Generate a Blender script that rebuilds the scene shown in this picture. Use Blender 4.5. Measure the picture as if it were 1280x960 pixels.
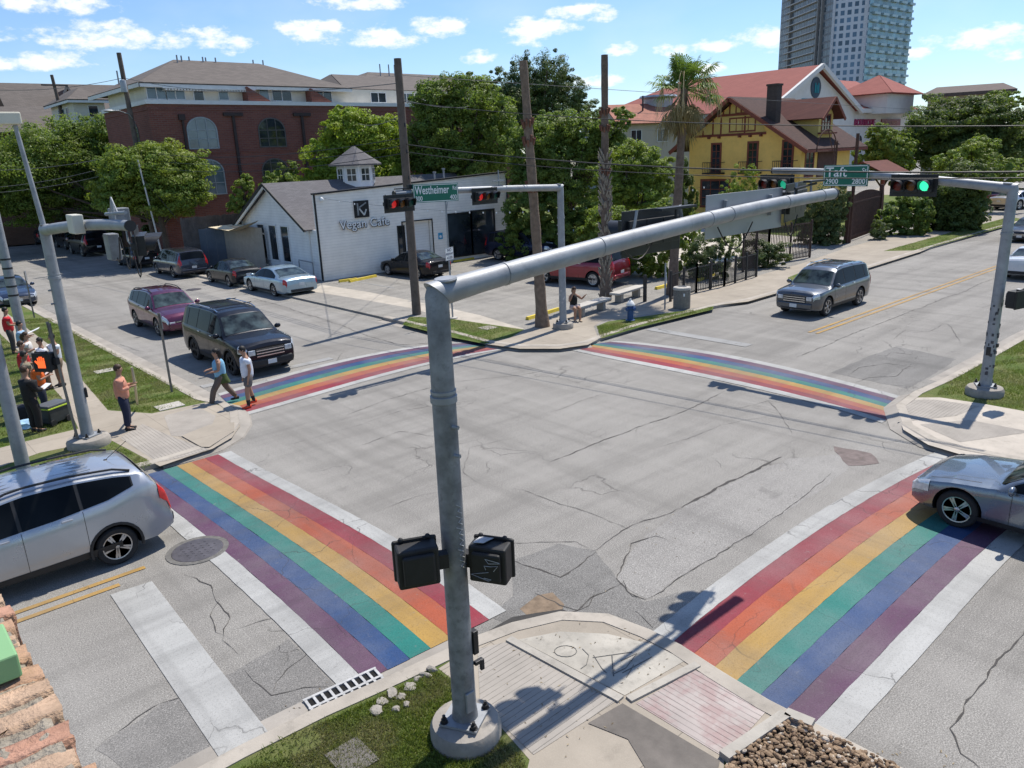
import bpy, bmesh, math, random
import numpy as np
from mathutils import Vector, Matrix
R=math.radians; PI=math.pi
random.seed(7); RNG=np.random.default_rng(7)
S=bpy.context.scene
for o in list(bpy.data.objects): bpy.data.objects.remove(o)
# ---------------------------------------------------------------- camera
F,PITCH,ROLL,YAW,CH=961.47,.288861,-.0407218,.84867,6.6375
fw=Vector((math.cos(PITCH)*math.cos(YAW),math.cos(PITCH)*math.sin(YAW),-math.sin(PITCH)))
rt=Vector((math.sin(YAW),-math.cos(YAW),0)); up=rt.cross(fw)
cr=rt*math.cos(ROLL)+up*math.sin(ROLL); cu=cr.cross(fw)
cd=bpy.data.cameras.new('camera'); cam=bpy.data.objects.new('camera',cd); S.collection.objects.link(cam)
cam.matrix_world=Matrix(((cr.x,cu.x,-fw.x,0),(cr.y,cu.y,-fw.y,0),(cr.z,cu.z,-fw.z,CH),(0,0,0,1)))
cd.sensor_width=36; cd.lens=F/1280*36; cd.clip_start=.1; cd.clip_end=6000
S.camera=cam
# ---------------------------------------------------------------- sky and sun
SUNV=Vector((.56,.10,1.0)).normalized(); ELEV=math.asin(SUNV.z); AZ=math.atan2(SUNV.y,SUNV.x)
W=bpy.data.worlds.new('World'); S.world=W; W.use_nodes=True
def ray(px,py): return (cr*((px-640)/F)+cu*((480-py)/F)+fw)
def G(px,py,z=0.):
    d=ray(px,py); t=(z-CH)/d.z; return Vector((d.x*t,d.y*t,z))
def OX(px,py,X): d=ray(px,py); t=X/d.x; return Vector((X,d.y*t,CH+d.z*t))
def OY(px,py,Y): d=ray(px,py); t=Y/d.y; return Vector((d.x*t,Y,CH+d.z*t))
def OD(px,py,D): d=ray(px,py); t=D/math.hypot(d.x,d.y); return Vector((d.x*t,d.y*t,CH+d.z*t))
def world_nodes():
    nt=W.node_tree; N=nt.nodes; L=nt.links; N.clear()
    out=N.new('ShaderNodeOutputWorld'); bg=N.new('ShaderNodeBackground'); bg.inputs[1].default_value=.145
    sky=N.new('ShaderNodeTexSky'); sky.sky_type='NISHITA'; sky.sun_disc=False
    sky.sun_elevation=ELEV; sky.sun_rotation=PI/2-AZ; sky.air_density=1.0; sky.dust_density=.3; sky.ozone_density=1.5
    tc=N.new('ShaderNodeTexCoord'); 
    sep=N.new('ShaderNodeSeparateXYZ'); L.new(tc.outputs['Generated'],sep.inputs[0])
    def mth(op,a,b=None,c=None):
        n=N.new('ShaderNodeMath'); n.operation=op
        for i,v in enumerate((a,b,c)):
            if v is None: continue
            if isinstance(v,(int,float)): n.inputs[i].default_value=v
            else: L.new(v,n.inputs[i])
        return n.outputs[0]
    az=mth('ARCTAN2',sep.outputs[1],sep.outputs[0]); el=mth('ARCSINE',sep.outputs[2])
    cmb=N.new('ShaderNodeCombineXYZ'); L.new(az,cmb.inputs[0]); L.new(mth('MULTIPLY',el,2.0),cmb.inputs[1])
    nz=N.new('ShaderNodeTexNoise'); nz.inputs['Scale'].default_value=22; nz.inputs['Detail'].default_value=9; nz.inputs['Roughness'].default_value=.62
    L.new(cmb.outputs[0],nz.inputs['Vector'])
    nw=N.new('ShaderNodeTexNoise'); nw.inputs['Scale'].default_value=5; nw.inputs['Detail'].default_value=6
    L.new(cmb.outputs[0],nw.inputs['Vector'])
    cl=[(150,44,82,15),(283,50,34,14),(400,38,55,13),(480,44,60,13),(545,34,42,13),(665,40,42,17),(722,12,45,9),(762,18,24,8),(777,60,22,9),
        (40,76,60,10),(945,46,46,15),(885,57,55,9),(1235,46,62,13),(1255,68,25,8),(30,2,95,11),(440,4,52,9),(725,103,52,9),(600,70,22,8),(1145,66,15,6),(885,85,30,8),
        (1050,20,50,10),(-60,40,60,15),(1400,50,80,18),(350,-60,120,25),(900,-80,140,28),(-300,20,90,22),(1600,20,120,22)]
    m=None
    for px,py,rx,ry in cl:
        d=ray(px,py).normalized(); a0=math.atan2(d.y,d.x); e0=math.asin(d.z)
        # roll-compensated ellipse in azimuth / elevation
        u=mth('MULTIPLY',mth('SUBTRACT',az,a0),F/rx*.93); v=mth('MULTIPLY',mth('SUBTRACT',el,e0),F/ry*.95)
        q=mth('ADD',mth('MULTIPLY',u,u),mth('MULTIPLY',v,v)); q=mth('MULTIPLY_ADD',q,-1.0,1.0)
        q=mth('MAXIMUM',q,-1.2)
        m=q if m is None else mth('MAXIMUM',m,q)
    nn=mth('MULTIPLY_ADD',nz.outputs[0],5.2,-2.75)
    val=mth('ADD',m,nn)
    mr=N.new('ShaderNodeMapRange'); mr.interpolation_type='SMOOTHSTEP'; L.new(val,mr.inputs[0])
    mr.inputs[1].default_value=-.05; mr.inputs[2].default_value=1.0; mr.inputs[3].default_value=0; mr.inputs[4].default_value=.95
    # thin high veil
    mr2=N.new('ShaderNodeMapRange'); L.new(nw.outputs[0],mr2.inputs[0]); mr2.inputs[1].default_value=.45; mr2.inputs[2].default_value=.8; mr2.inputs[4].default_value=.22
    mm=mth('MAXIMUM',mr.outputs[0],mr2.outputs[0])
    # only above horizon
    mm=mth('MULTIPLY',mm,mth('GREATER_THAN',el,0.0))
    mix=N.new('ShaderNodeMix'); mix.data_type='RGBA'; L.new(mm,mix.inputs[0]); tint=N.new('ShaderNodeMix'); tint.data_type='RGBA'; tint.blend_type='MULTIPLY'; tint.inputs[0].default_value=1; L.new(sky.outputs[0],tint.inputs[6]); tint.inputs[7].default_value=(.47,.56,.68,1); L.new(tint.outputs[2],mix.inputs[6]); mix.inputs[7].default_value=(4.7,4.85,5.0,1)
    L.new(mix.outputs[2],bg.inputs[0]); L.new(bg.outputs[0],out.inputs[0])
world_nodes()
sd=bpy.data.lights.new('sun','SUN'); sd.energy=3.7; sd.angle=R(.53); sd.color=(1,.94,.855)
sun=bpy.data.objects.new('sun',sd); S.collection.objects.link(sun); sun.rotation_euler=SUNV.to_track_quat('Z','Y').to_euler(); sun.location=(0,0,60)
S.view_settings.view_transform='Standard'; S.view_settings.look='None'; S.view_settings.gamma=1; S.view_settings.exposure=.68
# ---------------------------------------------------------------- helpers
C=S.collection
def link(o,parent=None):
    C.objects.link(o)
    if parent: o.parent=parent
    return o
def thing(name,label,cat,loc=(0,0,0),rz=0,group=None):
    o=bpy.data.objects.new(name,None); o.empty_display_size=.3; link(o); o.location=loc; o.rotation_euler=(0,0,rz)
    o['label']=label; o['category']=cat
    if group: o['group']=group
    return o
def tag(o,label,cat,group=None):
    o['label']=label; o['category']=cat
    if group: o['group']=group
    return o
def kind(o,k): o['kind']=k; return o
class MB:
    def __init__(s): s.v=[]; s.f=[]; s.m=[]; s.mi=0; s.sm=[]; s.smooth=False
    def add(s,vs,fs):
        b=len(s.v); s.v.extend([tuple(v) for v in vs])
        for f in fs: s.f.append(tuple(i+b for i in f)); s.m.append(s.mi); s.sm.append(s.smooth)
        return s
    def box(s,x0,y0,z0,x1,y1,z1,M=None):
        vs=[Vector(p) for p in ((x0,y0,z0),(x1,y0,z0),(x1,y1,z0),(x0,y1,z0),(x0,y0,z1),(x1,y0,z1),(x1,y1,z1),(x0,y1,z1))]
        if M: vs=[M@v for v in vs]
        return s.add(vs,[(0,3,2,1),(4,5,6,7),(0,1,5,4),(1,2,6,5),(2,3,7,6),(3,0,4,7)])
    def cb(s,c,sz,M=None): return s.box(c[0]-sz[0]/2,c[1]-sz[1]/2,c[2]-sz[2]/2,c[0]+sz[0]/2,c[1]+sz[1]/2,c[2]+sz[2]/2,M)
    def rings(s,rs,close=True,caps=True):
        n=len(rs[0]); vs=[p for r in rs for p in r]; fs=[]
        for i in range(len(rs)-1):
            for j in range(n if close else n-1):
                k=(j+1)%n; fs.append((i*n+j,i*n+k,(i+1)*n+k,(i+1)*n+j))
        s.add(vs,fs)
        if caps and close:
            sm=s.smooth; s.smooth=False
            s.add(rs[0],[tuple(range(n))[::-1]]); s.add(rs[-1],[tuple(range(n))]); s.smooth=sm
        return s
    def tube(s,pts,r,n=8,caps=True):
        pts=[Vector(p) for p in pts]; rs=[]
        if not hasattr(r,'__len__'): r=[r]*len(pts)
        prev=None
        for i,p in enumerate(pts):
            t=(pts[min(i+1,len(pts)-1)]-pts[max(i-1,0)]).normalized()
            if prev is None: a=t.orthogonal().normalized()
            else: a=(prev-t*prev.dot(t)).normalized()
            prev=a; b=t.cross(a)
            rs.append([p+(a*math.cos(2*PI*k/n)+b*math.sin(2*PI*k/n))*r[i] for k in range(n)])
        sm=s.smooth; s.smooth=True; s.rings(rs,True,caps); s.smooth=sm; return s
    def bar(s,p0,p1,w,h,upv=(0,0,1)):
        p0,p1=Vector(p0),Vector(p1); t=(p1-p0).normalized(); u=Vector(upv); a=t.cross(u).normalized(); u=a.cross(t)
        rs=[[p+a*x*w/2+u*y*h/2 for x,y in((-1,-1),(1,-1),(1,1),(-1,1))] for p in(p0,p1)]
        return s.rings(rs)
    def prism(s,poly,z0,z1,M=None):
        n=len(poly); vs=[Vector((p[0],p[1],z0)) for p in poly]+[Vector((p[0],p[1],z1)) for p in poly]
        if M: vs=[M@v for v in vs]
        return s.add(vs,[tuple(range(n))[::-1],tuple(range(n,2*n))]+[(i,(i+1)%n,n+(i+1)%n,n+i) for i in range(n)])
    def lathe(s,prof,n=24,M=None,axis='z'):
        rs=[]
        for r,z in prof:
            ring=[Vector((r*math.cos(2*PI*k/n),r*math.sin(2*PI*k/n),z)) for k in range(n)]
            if axis=='y': ring=[Vector((p.x,p.z,p.y)) for p in ring]
            if M: ring=[M@p for p in ring]
            rs.append(ring)
        sm=s.smooth; s.smooth=True; s.rings(rs); s.smooth=sm; return s
    def ball(s,c,r,n=12,m=8,M=None):
        if not hasattr(r,'__len__'): r=(r,r,r)
        rs=[]
        for i in range(m+1):
            a=-PI/2+PI*i/m; a=max(-PI/2+.02,min(PI/2-.02,a))
            rs.append([Vector((c[0]+r[0]*math.cos(a)*math.cos(2*PI*k/n),c[1]+r[1]*math.cos(a)*math.sin(2*PI*k/n),c[2]+r[2]*math.sin(a))) for k in range(n)])
        if M: rs=[[M@p for p in q] for q in rs]
        sm=s.smooth; s.smooth=True; s.rings(rs); s.smooth=sm; return s
    def mesh(s,name):
        me=bpy.data.meshes.new(name); me.from_pydata(s.v,[],s.f); return me
    def build(s,name,mats,parent=None,loc=None,bevel=0,fix=True):
        me=s.mesh(name)
        if not isinstance(mats,(list,tuple)): mats=[mats]
        for m in mats: me.materials.append(m)
        me.polygons.foreach_set('material_index',s.m); me.polygons.foreach_set('use_smooth',s.sm)
        if fix:
            bm=bmesh.new(); bm.from_mesh(me); bmesh.ops.recalc_face_normals(bm,faces=bm.faces); bm.to_mesh(me); bm.free()
        me.update()
        if any(s.sm):
            try: me.set_sharp_from_angle(angle=R(40))
            except Exception: pass
        o=bpy.data.objects.new(name,me); link(o,parent)
        if loc is not None: o.location=loc
        if bevel:
            b=o.modifiers.new('b','BEVEL'); b.width=bevel; b.segments=2; b.limit_method='ANGLE'
        return o
def sheet(name,pts,mat,z=0,skirt=0,parent=None):
    m=MB(); pts=[(p[0],p[1]) for p in pts]
    a=sum(pts[i][0]*pts[(i+1)%len(pts)][1]-pts[(i+1)%len(pts)][0]*pts[i][1] for i in range(len(pts)))
    if a<0: pts=pts[::-1]
    n=len(pts)
    if skirt: m.prism(pts,z-skirt,z)
    else: m.add([(p[0],p[1],z) for p in pts],[tuple(range(n))])
    o=m.build(name,mat,parent,fix=False)
    bm=bmesh.new(); bm.from_mesh(o.data); bmesh.ops.triangulate(bm,faces=[f for f in bm.faces if len(f.verts)>4]); bm.to_mesh(o.data); bm.free()
    return o
def text(name,s,size,mat,parent,M,extrude=.004,align='CENTER',sx=1.0,sp=1.0,shear=0):
    cu_=bpy.data.curves.new(name,'FONT'); cu_.body=s; cu_.size=size; cu_.extrude=extrude; cu_.align_x=align; cu_.align_y='CENTER'; cu_.space_character=sp
    cu_.offset=size*.012; cu_.shear=shear
    t=bpy.data.objects.new('t',cu_); C.objects.link(t)
    dg=bpy.context.evaluated_depsgraph_get(); me=bpy.data.meshes.new_from_object(t.evaluated_get(dg)); bpy.data.objects.remove(t)
    me.materials.clear(); me.materials.append(mat)
    me.transform(M@Matrix.Diagonal((sx,1,1,1)))
    o=bpy.data.objects.new(name,me); return link(o,parent)
# text frame: on a face looking toward -y (local), x right, z up
TF=lambda x,y,z: Matrix.Translation((x,y,z))@Matrix.Rotation(PI/2,4,'X')
def copytree(o,parent=None):
    c=o.copy(); C.objects.link(c); c.parent=parent
    for ch in [q for q in bpy.data.objects if q.parent==o]: copytree(ch,c)
    return c
# ---------------------------------------------------------------- materials
MATS={}
class NT:
    def __init__(s,name):
        s.mat=bpy.data.materials.new(name); s.mat.use_nodes=True; s.t=s.mat.node_tree; s.N=s.t.nodes; s.b=s.N['Principled BSDF']; s.out=s.N['Material Output']
        s.tc=s.N.new('ShaderNodeTexCoord'); s.geo=s.N.new('ShaderNodeNewGeometry')
    def L(s,a,b): s.t.links.new(a,b)
    def inp(s,sock,v):
        if isinstance(v,(int,float)): sock.default_value=v
        elif isinstance(v,(tuple,list)): sock.default_value=tuple(v) if len(v)==len(sock.default_value) else (*v,1)
        else: s.L(v,sock)
    def m(s,op,a,b=None,c=None,clamp=False):
        n=s.N.new('ShaderNodeMath'); n.operation=op; n.use_clamp=clamp
        for i,v in enumerate((a,b,c)):
            if v is not None: s.inp(n.inputs[i],v)
        return n.outputs[0]
    def noise(s,sc,det=4,ro=.55,vec=None,dist=0):
        n=s.N.new('ShaderNodeTexNoise'); n.inputs['Scale'].default_value=sc; n.inputs['Detail'].default_value=det; n.inputs['Roughness'].default_value=ro; n.inputs['Distortion'].default_value=dist
        s.L(vec if vec is not None else s.tc.outputs['Object'],n.inputs['Vector']); return n.outputs[0]
    def ramp(s,v,a,b,o0=0,o1=1):
        n=s.N.new('ShaderNodeMapRange'); s.inp(n.inputs[0],v); n.inputs[1].default_value=a; n.inputs[2].default_value=b; n.inputs[3].default_value=o0; n.inputs[4].default_value=o1; return n.outputs[0]
    def mix(s,f,a,b,mode='MIX'):
        n=s.N.new('ShaderNodeMix'); n.data_type='RGBA'; n.blend_type=mode; s.inp(n.inputs[0],f); s.inp(n.inputs[6],a); s.inp(n.inputs[7],b); return n.outputs[2]
    def bump(s,h,st=.3,d=.01):
        n=s.N.new('ShaderNodeBump'); n.inputs['Strength'].default_value=st; n.inputs['Distance'].default_value=d; s.L(h,n.inputs['Height']); s.L(n.outputs[0],s.b.inputs['Normal'])
    def col(s,c): s.inp(s.b.inputs['Base Color'],c)
    def set(s,rough=None,metal=None,spec=None,coat=None):
        if rough is not None: s.inp(s.b.inputs['Roughness'],rough)
        if metal is not None: s.b.inputs['Metallic'].default_value=metal
        if spec is not None: s.b.inputs['Specular IOR Level'].default_value=spec
        if coat is not None: s.b.inputs['Coat Weight'].default_value=coat; s.b.inputs['Coat Roughness'].default_value=.04
    def sep(s,vec=None):
        n=s.N.new('ShaderNodeSeparateXYZ'); s.L(vec if vec is not None else s.tc.outputs['Object'],n.inputs[0]); return n.outputs
    def comb(s,x,y,z=0):
        n=s.N.new('ShaderNodeCombineXYZ'); s.inp(n.inputs[0],x); s.inp(n.inputs[1],y); s.inp(n.inputs[2],z); return n.outputs[0]
def sc(c,k): return tuple(min(1,max(0,x*k)) for x in c[:3])
def P(name,col,rough=.8,metal=0,var=.2,scale=2.,bump=0,bscale=30,spec=.4,coat=0,bd=.01,grime=0):
    if name in MATS: return MATS[name]
    n=NT(name); f=n.ramp(n.noise(scale,5,.6),.3,.7)
    c=n.mix(f,sc(col,1-var),sc(col,1+var))
    if grime:
        g=n.ramp(n.noise(scale*3.1,8,.7),.52,.72,0,grime); c=n.mix(g,c,sc(col,.45))
    n.col(c); n.set(rough,metal,spec,coat)
    if bump: n.bump(n.noise(bscale,5,.6),bump,bd)
    MATS[name]=n.mat; return n.mat
def asphalt(name,c0,c1,crack=.5,cs=.55):
    n=NT(name); pos=n.tc.outputs['Object']
    big=n.ramp(n.noise(.16,5,.6),.35,.68); mid=n.ramp(n.noise(1.3,6,.65),.35,.7)
    c=n.mix(big,c0,c1); c=n.mix(n.m('MULTIPLY',mid,.45),c,sc(c0,.8))
    # tracks: faint bands of polished / dusty stone
    sp=n.noise(55,2,.9); c=n.mix(n.ramp(sp,.5,.68,0,.75),c,sc(c1,1.9)); c=n.mix(n.ramp(sp,.47,.32,0,.7),c,sc(c0,.3)); sp3=n.noise(24,2,.9); c=n.mix(n.ramp(sp3,.56,.7,0,.4),c,sc(c0,.4))
    sp2=n.noise(16,3,.8); c=n.mix(n.ramp(sp2,.4,.7,0,.25),c,sc(c0,.7))
    for vx,vy,a_,b_ in ((.10,1.1,.5,.72),(1.1,.09,.52,.74)):
        vv=n.N.new('ShaderNodeVectorMath'); vv.operation='MULTIPLY'; n.L(pos,vv.inputs[0]); vv.inputs[1].default_value=(vx,vy,1)
        st=n.noise(1.0,4,.6,vv.outputs[0]); c=n.mix(n.ramp(st,a_,b_,0,.6),c,sc(c0,.66)); c=n.mix(n.ramp(st,.46,.30,0,.35),c,sc(c1,1.16))
    sp4=n.noise(.9,3,.5); c=n.mix(n.ramp(sp4,.68,.78,0,.5),c,sc(c0,.5))
    w=n.N.new('ShaderNodeTexNoise'); w.inputs['Scale'].default_value=1.6; w.inputs['Detail'].default_value=6; n.L(pos,w.inputs['Vector'])
    vm=n.N.new('ShaderNodeVectorMath'); vm.operation='MULTIPLY_ADD'; n.L(w.outputs[1],vm.inputs[0]); vm.inputs[1].default_value=(.9,.9,0); n.L(pos,vm.inputs[2])
    vor=n.N.new('ShaderNodeTexVoronoi'); vor.feature='DISTANCE_TO_EDGE'; vor.inputs['Scale'].default_value=cs; n.L(vm.outputs[0],vor.inputs['Vector'])
    mask=n.ramp(n.noise(.33,3,.5),.55,.64); ck=n.m('MULTIPLY',n.ramp(vor.outputs[0],.0,.012,1,0),mask)
    ck=n.m('MULTIPLY',ck,crack)
    vor2=n.N.new('ShaderNodeTexVoronoi'); vor2.feature='DISTANCE_TO_EDGE'; vor2.inputs['Scale'].default_value=cs*4.2; n.L(vm.outputs[0],vor2.inputs['Vector'])
    mask2=n.ramp(n.noise(.27,3,.5),.62,.68); ck2=n.m('MULTIPLY',n.ramp(vor2.outputs[0],.0,.03,1,0),n.m('MULTIPLY',mask2,crack*.8))
    ck=n.m('MAXIMUM',ck,ck2)
    c=n.mix(n.m('MULTIPLY',ck,.8),c,(.05,.047,.043)); n.col(c); n.set(.92,0,.25)
    n.bump(n.m('SUBTRACT',n.noise(60,2,.8),n.m('MULTIPLY',ck,3)),.5,.006); MATS[name]=n.mat; return n.mat
def paintmat(name,col,wear=.5,base=(.2,.195,.185),fade=.25):
    n=NT(name); f=n.ramp(n.noise(.9,5,.6),.3,.75)
    c=n.mix(f,sc(col,1-fade*.7),sc(col,1.08)); c=n.mix(n.ramp(n.noise(.45,4,.6),.40,.72,0,.5),c,sc(base,.9))
    sp=n.noise(55,2,.9); c=n.mix(n.ramp(sp,.47,.32,0,.6),c,sc(col,.4))
    for vx,vy in ((.12,1.5),(1.5,.12)):
        vv=n.N.new('ShaderNodeVectorMath'); vv.operation='MULTIPLY'; n.L(n.tc.outputs['Object'],vv.inputs[0]); vv.inputs[1].default_value=(vx,vy,1)
        st=n.noise(1.0,5,.65,vv.outputs[0]); c=n.mix(n.ramp(st,.48,.72,0,.5),c,n.mix(.5,sc(col,.5),sc(base,.45)))
    fl=n.noise(28,4,.8); c=n.mix(n.ramp(fl,.62,.70,0,wear),c,sc(base,.8)); c=n.mix(n.ramp(sp,.6,.8,0,.25),c,sc(base,1.6))
    wr=n.noise(7,9,.78,dist=.6); c=n.mix(n.ramp(wr,.60,.68,0,wear),c,base)
    pos=n.tc.outputs['Object']; w=n.N.new('ShaderNodeTexNoise'); w.inputs['Scale'].default_value=1.6; w.inputs['Detail'].default_value=6; n.L(pos,w.inputs['Vector'])
    vm=n.N.new('ShaderNodeVectorMath'); vm.operation='MULTIPLY_ADD'; n.L(w.outputs[1],vm.inputs[0]); vm.inputs[1].default_value=(.9,.9,0); n.L(pos,vm.inputs[2])
    vor=n.N.new('ShaderNodeTexVoronoi'); vor.feature='DISTANCE_TO_EDGE'; vor.inputs['Scale'].default_value=.7; n.L(vm.outputs[0],vor.inputs['Vector'])
    ck=n.m('MULTIPLY',n.ramp(vor.outputs[0],0,.009,1,0),n.ramp(n.noise(.4,3,.5),.47,.58)); c=n.mix(n.m('MULTIPLY',ck,.7),c,(.04,.037,.035))
    n.col(c); n.set(.7,0,.3); n.bump(n.m('SUBTRACT',n.noise(60,2,.8),n.m('MULTIPLY',ck,2)),.45,.005); MATS[name]=n.mat; return n.mat
def brickmat(name,c1,c2,mortar,w=.24,h=.075,ms=.012,rough=.9,bump=.4):
    n=NT(name); x,y,z=n.sep(); v=n.comb(n.m('ADD',x,y),z)
    b=n.N.new('ShaderNodeTexBrick'); n.L(v,b.inputs['Vector']); b.inputs['Color1'].default_value=(*c1,1); b.inputs['Color2'].default_value=(*c2,1); b.inputs['Mortar'].default_value=(*mortar,1)
    b.inputs['Scale'].default_value=1; b.inputs['Mortar Size'].default_value=ms; b.inputs['Brick Width'].default_value=w; b.inputs['Row Height'].default_value=h; b.inputs['Bias'].default_value=-.1
    c=n.mix(n.ramp(n.noise(.6,5,.6),.3,.75,0,.35),b.outputs[0],sc(c1,.55)); n.col(c); n.set(rough,0,.25); n.bump(b.outputs[1],-bump,.01); MATS[name]=n.mat; return n.mat
def sidingmat(name,col,pitch=.16,line=.5):
    n=NT(name); x,y,z=n.sep(); f=n.m('FRACT',n.m('DIVIDE',z,pitch)); ln=n.ramp(f,.0,.12,1,0)
    c=n.mix(n.ramp(n.noise(1.2,6,.65),.3,.75),sc(col,.86),sc(col,1.05)); c=n.mix(n.m('MULTIPLY',ln,line),c,sc(col,.3))
    n.col(c); n.set(.6,0,.3); n.bump(n.m('MULTIPLY',f,-1.0),.6,.02); MATS[name]=n.mat; return n.mat
def shingle(name,c1,c2,row=.16,w=.35):
    n=NT(name); x,y,z=n.sep(); v=n.comb(n.m('ADD',x,n.m('MULTIPLY',y,.15)),n.m('ADD',n.m('MULTIPLY',z,1.6),n.m('MULTIPLY',y,.6)))
    b=n.N.new('ShaderNodeTexBrick'); n.L(v,b.inputs['Vector']); b.inputs['Color1'].default_value=(*c1,1); b.inputs['Color2'].default_value=(*c2,1); b.inputs['Mortar'].default_value=(*sc(c1,.5),1)
    b.inputs['Scale'].default_value=1; b.inputs['Mortar Size'].default_value=.008; b.inputs['Brick Width'].default_value=w; b.inputs['Row Height'].default_value=row
    c=n.mix(n.ramp(n.noise(.5,6,.65),.3,.75,0,.5),b.outputs[0],sc(c2,.7)); c=n.mix(n.ramp(n.noise(20,3,.8),.3,.8,0,.3),c,sc(c1,1.5)); n.col(c); n.set(.9,0,.25); n.bump(b.outputs[1],-.3,.02); MATS[name]=n.mat; return n.mat
def leafmat(name,c,var=.45,tr=.35,dry=None):
    n=NT(name); ri=n.geo.outputs['Random Per Island']
    a=n.mix(ri,sc(c,1-var),sc(c,1+var));
    if dry: a=n.mix(n.ramp(n.noise(1.1,4,.6),.46,.58),a,n.mix(ri,sc(dry,.7),sc(dry,1.2)))
    a=n.mix(n.ramp(n.noise(.7,3,.5),.35,.7,0,.0 if dry else 1),a,(c[0]*1.5,c[1]*1.15,c[2]*.8)); n.col(a); n.set(.55,0,.35)
    t=n.N.new('ShaderNodeBsdfTranslucent'); n.L(n.mix(.5,a,(c[0]*2.2,c[1]*2,c[2]*.6)),t.inputs[0])
    mx=n.N.new('ShaderNodeMixShader'); mx.inputs[0].default_value=tr; n.L(n.b.outputs[0],mx.inputs[1]); n.L(t.outputs[0],mx.inputs[2]); n.L(mx.outputs[0],n.out.inputs[0]); MATS[name]=n.mat; return n.mat
def glassmat(name,col=(.02,.025,.03),rough=.04,spec=.8,var=.6,sc_=.8):
    n=NT(name); f=n.ramp(n.noise(sc_,3,.5),.35,.7); n.col(n.mix(f,sc(col,1-var),sc(col,1+var))); n.set(rough,0,spec); MATS[name]=n.mat; return n.mat
def carpaint(name,col,metal=.5,rough=.32):
    n=NT(name); f=n.ramp(n.noise(1.4,5,.65),.3,.8,0,.5); n.col(n.mix(f,col,sc(col,.82))); n.set(n.ramp(n.noise(3,4,.6),.3,.7,rough*.85,rough*1.25),metal,.5 if max(col)>.05 else .15,1.0 if max(col)>.05 else .45); MATS[name]=n.mat; return n.mat
def emit(name,col,st):
    n=NT(name); n.col(sc(col,.3)); n.b.inputs['Emission Color'].default_value=(*col,1); n.b.inputs['Emission Strength'].default_value=st; n.set(.4); 
    n.inp(n.b.inputs['Base Color'],n.mix(n.noise(30),sc(col,.25),sc(col,.4))); MATS[name]=n.mat; return n.mat
galv=P('galvanised_steel',(.29,.305,.32),.55,.3,.16,2.5,.15,60,grime=.45)
galvd=P('weathered_galvanised',(.215,.225,.235),.6,.25,.38,3.5,.25,50,grime=.65)
dkmetal=P('dark_metal',(.03,.03,.032),.5,.3,.2,5)
blackpl=P('black_plastic',(.016,.016,.017),.62,0,.3,6,grime=.0)
sigblk=P('signal_black',(.016,.017,.019),.45,0,.3,8,.2,30)
conc=P('concrete',(.43,.405,.36),.9,0,.13,.8,.35,45,grime=.35)
concd=P('old_concrete',(.30,.275,.24),.92,0,.22,1.4,.5,30,grime=.55)
wood=P('weathered_pole_wood',(.125,.10,.082),.9,0,.25,3,.6,18,grime=.4)
rubber=P('tyre_rubber',(.018,.018,.019),.8,0,.2,8)
chrome=P('chrome',(.62,.63,.65),.18,1,.05,8)
alloy=P('wheel_alloy',(.45,.46,.48),.3,.8,.12,8)
carglass=glassmat('car_glass',(.008,.010,.012),.04,.12)
screen=glassmat('windscreen_glass',(.035,.05,.052),.03,.5,.8,3)
unused_white=P('white_paint_wood',(.78,.78,.76),.6,0,.06,1.5,grime=.15)
# ================================================================ GROUND, ROADS, PAVEMENTS
asph=asphalt('asphalt',(.208,.198,.180),(.278,.266,.243),.7)
asph2=asphalt('parking_asphalt',(.21,.20,.18),(.29,.275,.245),.8,.4)
asphdk=asphalt('patched_asphalt',(.155,.15,.14),(.21,.203,.19),1.,1.1)
asphlt=asphalt('worn_light_asphalt',(.225,.215,.20),(.285,.275,.255),.5,.8)
def grassground():
    n=NT('grass_ground'); f=n.ramp(n.noise(.7,5,.6),.38,.66); f2=n.ramp(n.noise(6,5,.7),.35,.7)
    c=n.mix(f,(.075,.125,.022),(.20,.185,.085)); c=n.mix(n.m('MULTIPLY',f2,.6),c,(.055,.10,.018)); c=n.mix(n.ramp(n.noise(45,2,.8),.5,.75,0,.5),c,(.17,.21,.06)); n.col(c); n.set(.95,0,.15); n.bump(n.noise(60,3,.8),.8,.03); MATS['gg']=n.mat; return n.mat
grassg=grassground()
earth=P('earth_ground',(.16,.15,.10),.95,0,.35,.05,.3,8)
c=MB(); n=64; c.add([(2600*math.cos(2*PI*i/n),2600*math.sin(2*PI*i/n),-.06) for i in range(n)],[tuple(range(n))]); kind(c.build('ground',earth,fix=False),'structure')
kind(sheet('road',[(-60,-40),(260,-40),(260,260),(-60,260)],asph,0),'structure')
def gl(pts,z=0.): return [G(x,y,z).to_2d() for x,y in pts]
zs=.12
nearO=[(-60,7.85),(2.4,7.85)]+[tuple(v) for v in gl([(400,893),(470,862),(535,832),(590,806),(640,787),(700,773),(760,776),(812,796),(850,815),(900,848),(960,885)])]+[(7.5,2.6),(7.55,-40)]
leftO=[(-60,18.25),(3.2,18.25)]+[tuple(v) for v in gl([(195,585),(235,573),(268,562),(291,548),(301,533),(299,519),(284,508),(255,502)])]+[(7.6,60),(7.4,260)]
rightO=[(260,6.2),(60,6.6)]+[tuple(v) for v in gl([(1280,422),(1229,451),(1179,478),(1141,495),(1118,512),(1127,537),(1160,557),(1200,569)])]+[(17.75,3.5),(17.8,-40)]
farO=[(17.65,260),(17.65,30),(17.65,23.5)]+[tuple(v) for v in gl([(606,431),(650,437),(700,437),(735,432),(756,424),(800,410),(892,386),(940,377),(1000,360),(1086,336),(1154,314),(1244,287),(1300,272)])]+[(140,33),(260,50)]
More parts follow.
